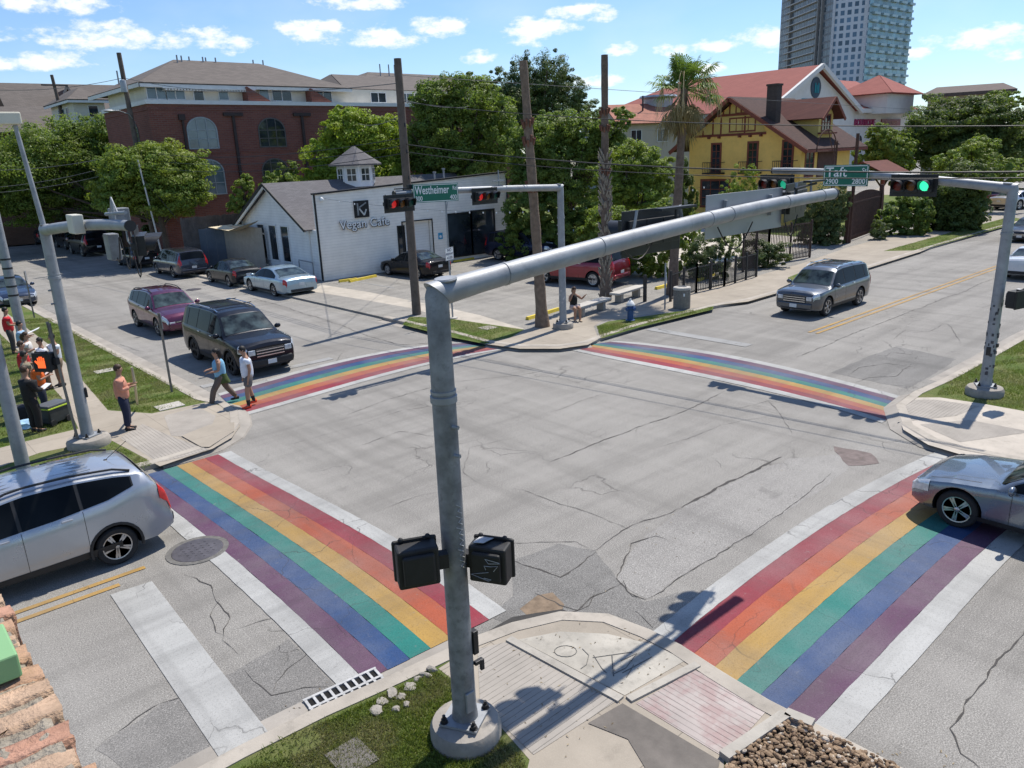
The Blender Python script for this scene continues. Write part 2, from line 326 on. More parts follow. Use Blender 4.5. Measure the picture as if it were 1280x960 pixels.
slabs=[('near_corner_verge',nearO,[(-60,-40)],grassg),('left_corner_verge',leftO,[(-60,260)],grassg),('right_corner_verge',rightO,[(260,-40)],grassg),('parking_lot',farO,[(260,260)],asph2)]
for nm,o_,ext,m_ in slabs: kind(sheet(nm,o_+ext,m_,zs,.2),'structure')
def ribbon(pts,w,side,z0,z1,mb=None,jit=0):
    mb=mb or MB(); P2=[Vector(p[:2]) for p in pts]; out=[]
    for i,p in enumerate(P2):
        a=P2[max(i-1,0)]; b=P2[min(i+1,len(P2)-1)]; t=(b-a).normalized(); nrm=Vector((-t.y,t.x))*side
        out.append((p-nrm*.012,p+nrm*(w+random.uniform(-jit,jit))))
    rs=[[(a.x,a.y,z0),(a.x,a.y,z1-.02),(a.x+(b.x-a.x)*.12,a.y+(b.y-a.y)*.12,z1),(b.x,b.y,z1),(b.x,b.y,z0)] for a,b in out]
    mb.rings(rs); return mb
def resample(pts,d):
    P2=[Vector(p[:2]) for p in pts]; o=[P2[0]]
    for a,b in zip(P2,P2[1:]):
        k=max(1,int((b-a).length/d)); o+= [a.lerp(b,(i+1)/k) for i in range(k)]
    return o
kerbm=P('kerb_concrete',(.36,.325,.275),.92,0,.2,1.2,.5,30,grime=.55)
farA=[(17.65,140),(17.65,90),(17.65,42)]; farB=[(17.65,28.3)]+farO[2:]
for nm,o_,s_ in (('near_kerb',nearO,-1),('left_kerb',leftO,1),('right_kerb',rightO,1),('far_kerb',farA,1),('far_kerb',farB,1)):
    kind(ribbon(resample([p for p in o_ if abs(p[0])<=140 and p[1]<=140],1.5),.24,s_,-.05,.135).build(nm,kerbm),'structure')
# gutter pans: paler concrete strip in the road against the kerbs
gut=P('gutter_concrete',(.30,.275,.24),.92,0,.2,.9,.3,30,grime=.5)
mb=MB()
def strip(pts,w,side,z,mb):
    P2=[Vector(p[:2]) for p in pts]; L_=[];R_=[]
    for i,p in enumerate(P2):
        t=(P2[min(i+1,len(P2)-1)]-P2[max(i-1,0)]).normalized(); nrm=Vector((-t.y,t.x))*side; L_.append((p.x,p.y,z)); R_.append((p.x+nrm.x*w,p.y+nrm.y*w,z))
    n=len(P2); b=len(mb.v); mb.add(L_+R_,[(i,i+1,n+i+1,n+i) for i in range(n-1)])
strip([(-20,7.85),(2.4,7.85)]+nearO[2:6],.38,1,.004,mb); strip([(7.6,22.6),(7.6,60),(7.5,120)],.45,-1,.004,mb); strip([(17.65,110),(17.65,30),(17.65,23.6)],.4,-1,.004,mb)
strip(rightO[1:5],.4,-1,.004,mb); strip(leftO[3:9],.3,-1,.004,mb)
kind(mb.build('gutter',gut,fix=False),'structure')
m_=MB(); m_.add([(17.3,28.3,.004),(17.3,42,.004),(18.7,42,.126),(18.7,28.3,.126)],[(0,1,2,3)]); kind(m_.build('driveway_apron',asph2,fix=False),'structure')
mb=MB()
def apron(px,w,side):
    P2=resample(gl(px),.5); n=len(P2); A=[];B=[]
    for i,p in enumerate(P2):
        t=(P2[min(i+1,n-1)]-P2[max(i-1,0)]).normalized(); nr=Vector((-t.y,t.x))*side; q=p+nr*.02; r=p-nr*w; A.append((q.x,q.y,.139)); B.append((r.x,r.y,.0135))
    mb.add(A+B,[(i,i+1,n+i+1,n+i) for i in range(n-1)])
apron([(612,432),(650,437),(700,437),(735,432)],.34,1); apron([(200,583),(235,573),(268,562),(291,548),(301,533),(299,519),(288,510)],.26,1); apron([(1136,498),(1118,512),(1127,537),(1160,557),(1200,569)],.26,1)
kind(mb.build('ramp_lip',gut,fix=False),'structure')
# ---- pavements on the slabs
def ribmat(name,ax,c=(.35,.32,.28),pink=0):
    n=NT(name); s=n.sep(); v=s[ax]; f=n.m('FRACT',n.m('DIVIDE',n.m('ADD',v,n.m('MULTIPLY',n.noise(1.5),.02)),.085)); ln=n.m('MULTIPLY',n.ramp(f,.0,.16,1,0),n.ramp(n.noise(2,4,.6),.3,.55,.3,1))
    b=n.mix(n.ramp(n.noise(1.3,6,.65),.3,.75),sc(c,.78),sc(c,1.08))
    if pink: b=n.mix(n.ramp(n.noise(2.2,6,.7),.47,.62,0,.42),b,(.27,.13,.13))
    b=n.mix(n.m('MULTIPLY',ln,.75),b,sc(c,.25)); n.col(b); n.set(.9,0,.2); n.bump(n.m('MULTIPLY',ln,-1),.6,.01); return n.mat
def jointed(name,c,size,rot=0):
    n=NT(name); x,y,z=n.sep(); l=n.m('MAXIMUM',n.ramp(n.m('FRACT',n.m('DIVIDE',x,size)),0,.012,1,0),n.ramp(n.m('FRACT',n.m('DIVIDE',y,size)),0,.012,1,0))
    b=n.mix(n.ramp(n.noise(.7,6,.65),.3,.72),sc(c,.8),sc(c,1.1)); b=n.mix(n.ramp(n.noise(2.6,8,.7),.55,.75,0,.4),b,sc(c,.5)); b=n.mix(n.ramp(n.noise(60,2,.8),.5,.75,0,.3),b,sc(c,1.3)); b=n.mix(n.m('MULTIPLY',l,.8),b,sc(c,.25)); n.col(b); n.set(.9,0,.2); n.bump(n.noise(50,3,.7),.4,.006); return n.mat
pav=jointed('pavement_concrete',(.335,.295,.24),1.45)
ribY=ribmat('ribbed_concrete',1); ribX=ribmat('pink_stained_ribbed_concrete',0,(.42,.37,.34),1)
def pxs(nm,px,mat,dz=.004,z=zs): return kind(sheet(nm,gl(px,z),mat,z+dz),'structure')
# near corner
pxs('near_pavement',[(985,897),(960,885),(850,815),(812,796),(760,778),(700,775),(640,789),(596,806),(548,836),(590,868),(662,950),(650,1000),(640,1150),(900,1150),(905,951)],pav,.004)
pxs('ramp_left',[(597,812),(632,803),(775,874),(667,944),(600,880)],ribY,.009)
pxs('ramp_right',[(795,880),(868,838),(963,884),(906,948)],ribX,.009)
pxs('ramp_landing',[(648,800),(700,790),(760,793),(815,806),(857,826),(781,870)],P('pale_concrete',(.37,.345,.295),.9,0,.2,2,.3,50,grime=.6),.009)
tri=P('ramp_curb_concrete',(.36,.335,.29),.9,0,.15,2,.4,30,grime=.5)
mb=MB()
a,b=G(636,800,zs),G(776,876,zs); mb.bar((a.x,a.y,zs+.012),(b.x,b.y,zs+.012),.12,.045)
a,b=G(786,876,zs),G(872,832,zs); mb.bar((a.x,a.y,zs+.012),(b.x,b.y,zs+.012),.11,.045)
kind(mb.build('ramp_kerb',tri),'structure')
mb=MB(); a,b=G(905,951,zs),G(982,898,zs); mb.bar((a.x,a.y,zs+.04),(b.x,b.y,zs+.04),.14,.09); a,b=G(982,896,zs),G(1016,910,zs); mb.bar((a.x,a.y,zs+.04),(b.x,b.y,zs+.04),.14,.09)
kind(mb.build('planter_edging',tri),'structure')
pxs('dark_pavement_patch',[(735,905),(778,880),(900,952),(890,1000),(830,1000),(800,950),(785,925)],P('dark_concrete',(.13,.115,.10),.8,0,.25,3,.3,40),.013)  # darker concrete wedge between the two ramps
pxs('planter_soil',[(985,902),(1014,914),(1125,962),(1150,1000),(880,1010),(912,955)],P('planter_dirt',(.12,.09,.06),.95,0,.3,4,.5,30),.012)
# left corner
pxs('left_corner_pavement',[(135,513),(190,517),(258,503),(284,509),(299,520),(300,533),(290,547),(266,561),(235,571),(200,583),(140,551),(100,556),(50,566),(-40,598),(-40,570),(60,545),(98,536),(84,505),(40,455),(0,417),(-60,375),(-60,352),(0,385),(60,430),(105,478)],pav,.004)
pxs('left_ramp',[(205,520),(247,509),(270,520),(258,548),(214,545)],ribX if False else ribmat('ribbed_concrete_far',1),.008)
pxs('left_ramp_front',[(150,548),(178,530),(222,549),(262,562),(228,572),(197,578)],ribmat('ribbed_concrete_side',0),.008)
pxs('left_ramp_island',[(227,546),(262,532),(293,529),(293,540),(262,560),(252,560)],pav,.03)
# right corner
pxs('right_corner_pavement',[(1141,497),(1175,497),(1230,505),(1285,515),(1400,530),(1500,640),(1300,600),(1200,568),(1160,556),(1129,537),(1120,513)],P('right_pavement',(.43,.385,.325),.9,0,.12,1.5,.4,40,grime=.4),.004)
pxs('right_ramp_upper',[(1133,500),(1170,500),(1225,508),(1195,520),(1122,528)],ribmat('ribbed_concrete_right',1),.008)
pxs('right_ramp_lower',[(1150,531),(1210,525),(1290,540),(1200,553)],ribmat('ribbed_concrete_right_b',0),.008)
# far corner and pavement along the street
pxs('far_corner_pavement',[(606,430),(650,436),(700,436),(735,431),(748,424),(742,408),(752,402),(800,394),(892,382),(935,377),(1000,358),(1086,335),(1150,315),(1180,302),(1240,282),(1275,268),(1240,266),(1190,275),(1130,291),(1060,309),(1000,330),(920,352),(835,374),(780,385),(745,392),(700,392),(664,410),(640,420)],pav,.004)
pxs('parking_entrance_pavement',[(388,364),(402,356),(460,365),(560,385),(600,394),(655,411),(640,420),(606,412),(512,385),(450,374)],P('entrance_concrete',(.40,.36,.30),.9,0,.14,1.0,.4,40,grime=.4),.004)
pxs('far_verge',[(752,423),(746,408),(760,402),(892,383),(891,387),(800,409)],grassg,.007)
pxs('island_verge',[(503,406),(512,396),(560,398),(655,412),(640,421),(606,430),(560,421)],grassg,.007)
pxs('far_street_verge',[(1104,314),(1150,313),(1200,299),(1250,285),(1285,275),(1262,271),(1180,293)],grassg,.007)
pxs('gate_verge',[(985,354),(1040,342),(1010,337),(985,347)],grassg,.008)
# far cross street seen at the end of the right-hand road
kind(sheet('far_pavement',[(88,34),(150,48),(150,60),(84,40)],pav,zs+.005),'structure')
# garden behind the fence
kind(sheet('garden_lawn',[(46,26.5),(100,33),(100,80),(40,80),(40,36)],grassg,zs+.006),'structure')
kind(sheet('driveway',[(38,23.5),(52.5,25.2),(56,40),(38,40)],P('driveway_concrete',(.46,.42,.36),.9,0,.1,1,.3,30),zs+.01),'structure')
# spray scrawl on the ramp landing: plain loops and strokes
scm=P('grey_spray_paint',(.12,.12,.115),.9,0,.2,9)
m=MB(); 
def sl(px,w=.006): 
    pts=[G(a,b,zs) for a,b in px]; pts=[(p.x,p.y,zs+.012) for p in pts]; m.tube(pts,w,4)
sl([(707+14*math.cos(a),815+7*math.sin(a)) for a in np.linspace(0,2*PI,14)]); sl([(728,812),(736,820),(733,832),(726,837)]); sl([(742,820),(752,836),(758,842)]); sl([(741,823),(790,816)]); sl([(765,820),(767,846)],.009); sl([(776,827),(796,818),(782,836),(768,843)]); sl([(778,842),(815,822)]); sl([(783,848),(792,832)])
kind(m.build('pavement_scrawl',scm),'structure')
# ---- asphalt patches
def rp(nm,px,m,z): 
    pts=resample(gl(px+[px[0]]),.25)[:-1]; pts=[(p.x+random.uniform(-.03,.03),p.y+random.uniform(-.03,.03)) for p in pts]
    return kind(sheet(nm,pts,m,z),'structure')
rp('dark_patch',[(610,770),(640,745),(640,700),(700,680),(745,689),(772,724),(790,742),(808,752),(850,740),(822,790),(812,794),(760,774),(700,771),(650,782)],asphdk,.003)
rp('worn_patch',[(771,723),(788,690),(810,668),(852,636),(930,596),(985,574),(1045,568),(1090,560),(1030,610),(940,668),(860,716),(808,750),(788,740)],asphlt,.003)
rp('road_patch',[(1038,466),(1080,448),(1120,433),(1195,449),(1170,466),(1134,486)],asphdk,.003)
rp('dirt_patch',[(650,760),(672,745),(690,742),(706,757),(700,768),(665,772)],P('dirt',(.19,.14,.095),.95,0,.3,6,.6,30),.0055)
rp('dark_asphalt_left',[(300,1100),(120,935),(200,882),(290,840),(360,800),(430,866),(290,960)],asphdk if False else asphalt('coarse_asphalt',(.165,.16,.15),(.22,.21,.195),1,.9),.003)
rp('tar_patch',[(600,795),(640,770),(700,762),(712,768),(704,774),(650,783),(598,805)],P('tar',(.04,.038,.035),.85,0,.2,8,.4,40),.007)
rp('pad_patch',[(1040,558),(1088,566),(1100,580),(1060,583)],P('rough_patch',(.15,.12,.11),.9,0,.3,5,.5,30),.0055)
# ---- cracks (ragged dark seams)
CR=MB()
def crack(px,w=.02,j=.035):
    pts=resample(gl(px),.12); n=len(pts); L_=[];R_=[]
    off=np.cumsum(RNG.normal(0,j*.5,n)); off-=np.linspace(off[0],off[-1],n)
    for i,p in enumerate(pts):
        t=(pts[min(i+1,n-1)]-pts[max(i-1,0)]).normalized(); nr=Vector((-t.y,t.x)); q=p+nr*off[i]; ww=w*.62*random.uniform(.2,1.4)*(0.2+min(1,min(i,n-1-i)/4))
        L_.append((q.x-nr.x*ww/2,q.y-nr.y*ww/2,.008)); R_.append((q.x+nr.x*ww/2,q.y+nr.y*ww/2,.008))
    CR.add(L_+R_,[(i,n+i,n+i+1,i+1) for i in range(n-1)])
for px,w in [([(687,578),(765,547),(802,530),(849,514),(906,489)],.03),([(852,635),(880,620),(915,600),(940,590),(978,571)],.07),([(743,689),(780,665),(800,655),(852,635)],.03),
  ([(620,684),(640,680),(720,677),(743,689)],.02),([(771,724),(785,740),(808,750)],.06),([(771,724),(780,700),(790,680),(820,670),(836,676)],.035),([(808,750),(860,715),(930,670),(1040,590)],.02),
  ([(669,742),(700,757),(722,764),(750,745),(779,729)],.05),([(779,726),(791,745),(808,750)],.05),([(794,764),(805,775),(816,785)],.04),([(640,700),(700,720),(745,690)],.035),([(700,770),(735,757),(745,735)],.03),
  ([(300,785),(340,771),(360,760)],.02),([(306,838),(320,850),(340,869),(380,860),(422,860)],.02),([(394,810),(360,838),(340,869)],.02),([(231,719),(266,731),(275,750),(290,772),(281,800),(300,820)],.025),([(275,750),(262,770),(272,790),(290,800)],.02),
  ([(1290,780),(1205,882),(1185,910),(1202,942),(1230,965)],.03),([(120,935),(160,908),(200,880),(260,858)],.02),([(670,520),(700,512),(760,490)],.012),([(640,610),(700,630),(770,655),(800,668)],.014),
  ([(900,516),(960,501),(1005,505)],.012),([(960,501),(975,520),(990,542)],.02),([(1060,470),(1075,460),(1110,455),(1150,460)],.03),([(1070,478),(1085,472),(1120,470),(1140,455)],.03),([(995,447),(1100,400),(1180,370),(1260,340)],.03),
  ([(1200,430),(1180,405),(1150,398)],.02),([(1180,405),(1160,415),(1130,412),(1115,425)],.02),([(310,372),(400,398),(500,430),(560,428)],.03),([(40,270),(120,318),(200,352)],.03),([(380,470),(420,455),(430,438)],.02),([(690,462),(640,470),(560,480),(480,500),(430,520)],.02),([(600,447),(650,455),(700,470)],.015),([(440,560),(500,540),(560,548)],.015),([(350,560),(420,540),(500,515),(600,500)],.012),
  ([(470,640),(520,620),(620,600)],.012),([(820,560),(900,530),(960,520)],.012),([(1100,600),(1040,640),(980,668)],.012),([(100,440),(150,430),(180,440)],.02),([(80,345),(140,340),(185,338)],.025),([(610,610),(580,590),(590,560),(640,548)],.012)]: crack(px,w)
kind(CR.build('road_cracks',P('crack_dark_seam',(.065,.06,.055),.95,0,.2,8),fix=False),'structure')
# ---- painted markings
def wob(v,a=.012): return v+random.uniform(-a,a)
def crosswalk(nm,inner,outer,wf,wf2,ends=None):
    def fit(L_,dg):
        P_=np.array([(p[0],p[1]) for p in resample(L_,.4)]); s_=np.r_[0,np.cumsum(np.hypot(*np.diff(P_,axis=0).T))]; s_/=s_[-1]; q=np.linspace(0,1,40)
        X_=np.polyval(np.polyfit(s_,P_[:,0],dg),q); Y_=np.polyval(np.polyfit(s_,P_[:,1],dg),q); return [Vector((a,b)) for a,b in zip(X_,Y_)]
    A=fit(inner,3); B=fit(outer,3); n=40
    def at(L_,t):
        x=t*(len(L_)-1); i=min(int(x),len(L_)-2); return L_[i].lerp(L_[i+1],x-i)
    names=['white','red','orange','yellow','green','blue','purple','white']
    fr=[0,wf]+[wf+(1-wf-wf2)*k/6 for k in range(1,7)]+[1]
    root=None
    for k,cn in enumerate(names):
        m=MB(); rowsL=[];rowsR=[]
        for i in range(n+1):
            t=i/n; a=at(A,t); b=at(B,t); 
            p=a.lerp(b,fr[k]); q=a.lerp(b,fr[k+1])
            rowsL.append((wob(p.x,.006),wob(p.y,.006),.012)); rowsR.append((wob(q.x,.006),wob(q.y,.006),.012))
        m.add(rowsL+rowsR,[(i,i+1,n+2+i,n+1+i) for i in range(n)])
        o=m.build(cn+'_stripe',paintm[cn],root,fix=True)
        for f in o.data.polygons:
            pass
        if root is None:
            root=o; o.name=nm; kind(o,'structure')
wp=dict(wear=.35)
paintm=dict(white=paintmat('white_road_paint',(.43,.43,.41),.95),red=paintmat('red_road_paint',(.235,.022,.038),.4),orange=paintmat('orange_road_paint',(.36,.075,.03),.4),yellow=paintmat('yellow_road_paint',(.39,.235,.055),.45),
   green=paintmat('green_road_paint',(.010,.165,.138),.45),blue=paintmat('blue_road_paint',(.014,.055,.165),.35),purple=paintmat('purple_road_paint',(.095,.032,.082),.4))
crosswalk('rainbow_crosswalk_left',[(6.42,17.75),(6.52,15.4),(6.62,13.5),(6.74,11.5),(6.70,9.6),(6.60,7.82)],[(3.86,17.75),(3.94,14.9),(3.96,11.4),(3.92,9.6),(3.85,7.95)],.12,.12)
crosswalk('rainbow_crosswalk_right',gl([(808,804),(827,778),(900,722),(996,660),(1040,628),(1100,597),(1182,560)]),gl([(1050,918),(1070,918),(1120,855),(1177,789),(1241,720),(1290,670),(1345,625)]),.12,.13)
crosswalk('rainbow_crosswalk_far_left',gl([(300,521),(345,509),(400,495),(440,480),(530,457),(580,447),(625,437)]),gl([(272,493),(350,469),(400,457),(475,440),(525,432),(560,429),(597,427)]),.1,.1)
crosswalk('rainbow_crosswalk_far_right',gl([(705,436),(730,441),(800,457),(875,470),(940,484),(1054,515),(1105,528)]),gl([(770,427),(800,428),(850,434),(910,444),(950,451),(1050,475),(1142,500)]),.12,.12)
def px4(nm,q,m,z=.012): return kind(sheet(nm,gl(q),m,z),'structure')
px4('stop_line_left',[(138,744),(190,727),(335,915),(279,955)],paintm['white'])
kind(sheet('stop_line_far_left',[(8.1,23.85),(12.7,23.85),(12.7,24.2),(8.1,24.2)],paintmat('worn_white_paint',(.36,.36,.35),1.),.012),'structure')
kind(sheet('stop_line_far_right',[(23.0,13.9),(23.5,13.9),(23.5,18.2),(23.0,18.2)],paintmat('ghost_white_paint',(.31,.31,.30),1.),.012),'structure')
ylw=paintmat('yellow_line_paint',(.44,.26,.06),1.,fade=.3)
for i,(x0,x1) in enumerate(((-14,3.05),(26.3,75))):
    for k,y in enumerate((12.98,13.27) if i==1 else (13.28,12.98)):
        kind(sheet('yellow_line',[(x0,y),(x1-.5*k*(i==0),y),(x1-.5*k*(i==0),y+.11),(x0,y+.11)],ylw,.012),'structure')
kind(sheet('bay_line',[(20.5,30.5),(24.5,30.5),(24.5,30.6),(20.5,30.6)],MATS['worn_white_paint'],zs+.012),'structure')
for x in (22.3,25.1,28,31,34): kind(sheet('bay_line',[(x,34.5),(x+.1,34.5),(x+.1,39.5),(x,39.5)],MATS['worn_white_paint'],zs+.012),'structure')
yb=[G(620,377,zs),G(690,392,zs)]
# ---- grass blades
def grass(name,polys,count,h,mats,z=zs):
    vs=[];fs=[];
    for poly in polys:
        P2=[Vector(p[:2]) for p in poly]; xs=[p.x for p in P2]; ys=[p.y for p in P2]
        def inside(x,y):
            c=False; j=len(P2)-1
            for i in range(len(P2)):
                if (P2[i].y>y)!=(P2[j].y>y) and x<(P2[j].x-P2[i].x)*(y-P2[i].y)/(P2[j].y-P2[i].y)+P2[i].x: c=not c
                j=i
            return c
        k=0; tries=0
        while k<count//len(polys) and tries<count*6:
            tries+=1; x=random.uniform(min(xs),max(xs)); y=random.uniform(min(ys),max(ys))
            if not inside(x,y): continue
            # clumpy density
            if math.sin(x*2.3+1.7*math.sin(y*1.9))*math.sin(y*2.7+x)< -.35 and random.random()<.8: continue
            k+=1; a=random.uniform(0,2*PI); hh=h*random.uniform(.4,1.3); lx,ly=random.gauss(0,.5)*hh,random.gauss(0,.5)*hh; w=.005+h*.05
            b=len(vs); dx,dy=math.cos(a)*w,math.sin(a)*w
            vs+= [(x-dx,y-dy,z),(x+dx,y+dy,z),(x+lx*.5,y+ly*.5,z+hh*.65),(x+lx,y+ly,z+hh)]; fs+=[(b,b+1,b+2),(b+2,b+1,b+3)]
    me=bpy.data.meshes.new(name); me.from_pydata(vs,[],fs); me.materials.append(mats); o=bpy.data.objects.new(name,me); link(o); o['kind']='stuff'; return o
gb=leafmat('grass_blade',(.15,.205,.045),.5,.3,(.26,.24,.12))
grass('grass',[gl([(300,962),(345,925),(400,905),(455,880),(520,850),(545,840),(585,862),(600,905),(655,948),(660,1000),(300,1010)],zs)],26000,.055,gb)
grass('grass',[gl([(62,398),(252,502),(190,516),(135,512),(105,478),(60,430),(20,400)],zs),gl([(-60,380),(0,418),(40,456),(83,504),(97,535),(60,544),(-40,569)],zs)],60000,.06,gb)
grass('grass',[gl([(0,600),(100,560),(140,553),(190,580),(180,590),(0,640)],zs)],9000,.05,gb)
grass('grass',[gl([(1170,495),(1180,480),(1230,453),(1290,420),(1320,440),(1320,520),(1230,505)],zs)],16000,.05,gb)
grass('grass',[gl([(750,422),(746,408),(890,384),(890,387),(800,408)],zs),gl([(503,406),(512,397),(560,399),(650,413),(606,429)],zs)],14000,.06,gb)
grass('grass',[gl([(1108,313),(1150,313),(1250,285),(1262,272),(1180,293)],zs)],8000,.07,gb)
# ---- river stones
def stone(mb,c,r):
    n=7; m=4; a0=random.uniform(0,6); sx,sy,sz=r*random.uniform(.8,1.4),r*random.uniform(.6,1),r*random.uniform(.4,.7)
    M=Matrix.Translation(c)@Matrix.Rotation(a0,4,'Z')@Matrix.Rotation(random.uniform(-.5,.5),4,'X'); rs=[]
    for i in range(m+1):
        a=-PI/2+PI*i/m; a=max(-1.35,min(1.35,a)); rs.append([M@Vector((sx*math.cos(a)*math.cos(2*PI*k/n)*random.uniform(.82,1.1),sy*math.cos(a)*math.sin(2*PI*k/n)*random.uniform(.82,1.1),sz*math.sin(a))) for k in range(n)])
    mb.smooth=False; mb.rings(rs)
n=NT('river_stone'); ri=n.geo.outputs['Random Per Island']; c_=n.mix(ri,(.15,.095,.055),(.38,.27,.17)); c_=n.mix(n.ramp(ri,.88,.93),c_,(.52,.46,.38)); n.col(n.mix(n.ramp(n.noise(25,4,.7),.3,.7,0,.4),c_,(.09,.06,.04))); n.set(.75,0,.3)
mb=MB(); poly=gl([(985,902),(1014,914),(1125,962),(1150,1000),(880,1010),(912,955)],zs); ctr=0
for _ in range(4200):
    x=random.uniform(5.2,7.9); y=random.uniform(1.4,4.0)
    c_=False; j=len(poly)-1
    for i in range(len(poly)):
        if (poly[i].y>y)!=(poly[j].y>y) and x<(poly[j].x-poly[i].x)*(y-poly[i].y)/(poly[j].y-poly[i].y)+poly[i].x: c_=not c_
        j=i
    if c_: stone(mb,(x,y,zs+.03+random.uniform(0,.05)),random.uniform(.018,.045)); ctr+=1
kind(mb.build('river_stones',n.mat,fix=True),'stuff')
n_st=ctr
vs=[];fs=[]
for _ in range(900):
    k=random.choice(((-8,4,7.9,8.5),(17.1,17.6,22,60),(7.7,8.4,24,60),(8,17,6.5,8),(20,60,18.0,18.4),(-8,3,17.7,18.2),(7.6,8.2,-2,5),(5,7.4,5,7)))
    x,y=random.uniform(k[0],k[1]),random.uniform(k[2],k[3]); z_=.006 if not(5<x<7.4 and 5<y<7) else zs+.014; a=random.uniform(0,6.3); r_=random.uniform(.008,.03); b=len(vs)
    vs+=[(x+r_*math.cos(a),y+r_*math.sin(a),z_),(x-r_*.5*math.sin(a),y+r_*.5*math.cos(a),z_+.006),(x-r_*math.cos(a),y-r_*math.sin(a),z_+.002)]; fs.append((b,b+1,b+2))
lm=NT('leaf_litter_mat'); lm.col(lm.mix(lm.geo.outputs['Random Per Island'],(.08,.055,.03),(.34,.27,.16))); lm.set(.9)
me=bpy.data.meshes.new('leaf_litter'); me.from_pydata(vs,[],fs); me.materials.append(lm.mat); o=link(bpy.data.objects.new('leaf_litter',me)); o['kind']='stuff'
# ---- road furniture let into the ground
def flat_round(name,lab,cat,px,r,mat,ringm=None,grp=None):
    p=G(*px); t=thing(name,lab,cat,(p.x,p.y,0),0,grp)
    m=MB(); m.lathe([(r,0),(r,.016),(r-.03,.02),(0.001,.02)],28); 
    o=m.build('lid',mat,t)
    m=MB(); 
    for k in range(-3,4):
        for j in range(-3,4):
            if k*k+j*j<10: m.cb((k*r*.24,j*r*.24,.022),(.03,.03,.006))
    m.build('lid_studs',mat,t); 
    if ringm: m=MB(); m.lathe([(r+.1,.0),(r+.1,.013),(r+.005,.0135),(r+.005,0)],28); m.build('collar',ringm,t)
iron=P('cast_iron',(.09,.085,.095),.6,.4,.25,6,.3,40)
flat_round('manhole_cover','large round dark manhole cover beside the purple stripe near the silver car','manhole cover',(247,688),.44,iron,P('dark_collar',(.13,.125,.115),.95,0,.3,9,.4,40))
flat_round('manhole_cover','oval looking manhole cover in the street in front of the light blue sedan','manhole cover',(242,362),.42,iron)
def plate(lab,px,w,d,m,dz=.01):
    p=G(*px,zs); t=MB(); t.cb((0,0,.012),(w,d,.02)); t.cb((0,0,.0235),(w-.08,d-.08,.004)); t.cb((w*.25,0,.027),(.05,.02,.004)); o=t.build('utility_cover',m,None,(p.x,p.y,zs)); tag(o,lab,'utility cover')
plate('pale square utility cover in the grass at the pavement corner nearest the two walkers',(212,508),.7,.55,conc)
plate('flat utility cover in the grass verge right of the mast with the orange hand',(131,464),.6,.5,conc)
plate('grey utility cover plate in the brown grass left of the nearest mast footing',(440,948),.42,.5,P('dark_plate_concrete',(.14,.13,.12),.9,0,.12,3,.3,30))
plate('small utility cover in the island verge near the no freeway access post',(610,410),.6,.6,concd)
# storm drain
a,b=G(393,893),G(468,858); u=(b-a).normalized(); ang=math.atan2(u.y,u.x); L_=(b-a).length
t=thing('storm_drain','white painted iron storm drain grate at the kerb by the end of the purple stripe','drain',(a.x,a.y,0),ang)
gm=P('worn_grate',(.42,.42,.41),.6,.2,.2,10,.2,30,grime=.5)
m=MB(); hd=.40
xs=np.linspace(0,L_+.15,10); 
for x in xs: m.cb((x,hd/2-.1,.02),(.035,hd,.03))
for y in (-.1,hd/2-.1,hd-.1): m.cb(((L_+.15)/2,y,.021),(L_+.2,.04,.034))
m.build('grate',gm,t); m=MB(); m.box(-.02,-.12,.013,L_+.18,hd-.08,.0145); m.build('pit_shade_sheet',P('pit_shade_black',(.006,.006,.006),.9),t)  # flat black sheet under the grate, painted dark for the shade below
m=MB(); m.cb((.02,-.02,.04),(.12,.1,.012)); m.cb((L_+.1,-.02,.04),(.12,.1,.012)); m.build('corner_plate',gm,t)
# broken kerb lumps
def lump(name,lab,cat,c,r,mat,grp=None):
    bm=bmesh.new(); bmesh.ops.create_icosphere(bm,subdivisions=2,radius=1)
    for v in bm.verts:
        k=.75+.45*random.random(); v.co=Vector((v.co.x*r[0]*k,v.co.y*r[1]*k,v.co.z*r[2]*k))
    me=bpy.data.meshes.new(name); bm.to_mesh(me); bm.free(); me.materials.append(mat); o=bpy.data.objects.new(name,me); link(o); o.location=c; o.rotation_euler=(0,0,random.uniform(0,6)); tag(o,lab,cat,grp); return o
for px in [(478,878),(490,868),(502,872),(512,860),(522,850),(532,845),(508,882),(540,838),(495,888),(470,890)]:
    p=G(*px,zs); lump('concrete_lump','pale broken lump of concrete where the kerb has crumbled by the storm drain','rubble',(p.x,p.y,zs+.015),(random.uniform(.05,.13),random.uniform(.04,.09),random.uniform(.03,.05)),concd,'broken kerb lumps by the storm drain')
# yellow wheel stops
ys_=P('yellow_kerb_paint',(.62,.47,.05),.7,0,.15,3,.3,30,grime=.35)
for lab,p0,p1 in [('faded yellow wheel stop beside the café wall, the one nearer the street',(424,353),(446,350)),('bright yellow wheel stop at the café wall left of the black sedan',(437,353),(470,346)),('yellow wheel stop in front of the café windows beside the dark SUV',(567,328),(592,324)),
      ('yellow wheel stop at the foot of the bare trunk left of the signal mast',(659,400),(698,388)),('short yellow wheel stop behind the signpost by the fence',(820,362),(834,358)),('yellow wheel stop behind the black fence near the oleanders',(872,352),(892,344))]:
    a,b=G(*p0,zs),G(*p1,zs); t=MB(); d=(b-a).length; t.prism([(-.09,0),(.09,0),(.06,.13),(-.06,.13)],0,d); 
    o=t.build('wheel_stop',ys_,None); 
    for v in o.data.vertices: x,y,z=v.co; v.co=(z,x,y)
    o.location=a; o.rotation_euler=(0,0,math.atan2(b.y-a.y,b.x-a.x)); tag(o,lab,'wheel stop','yellow wheel stops in the car park')
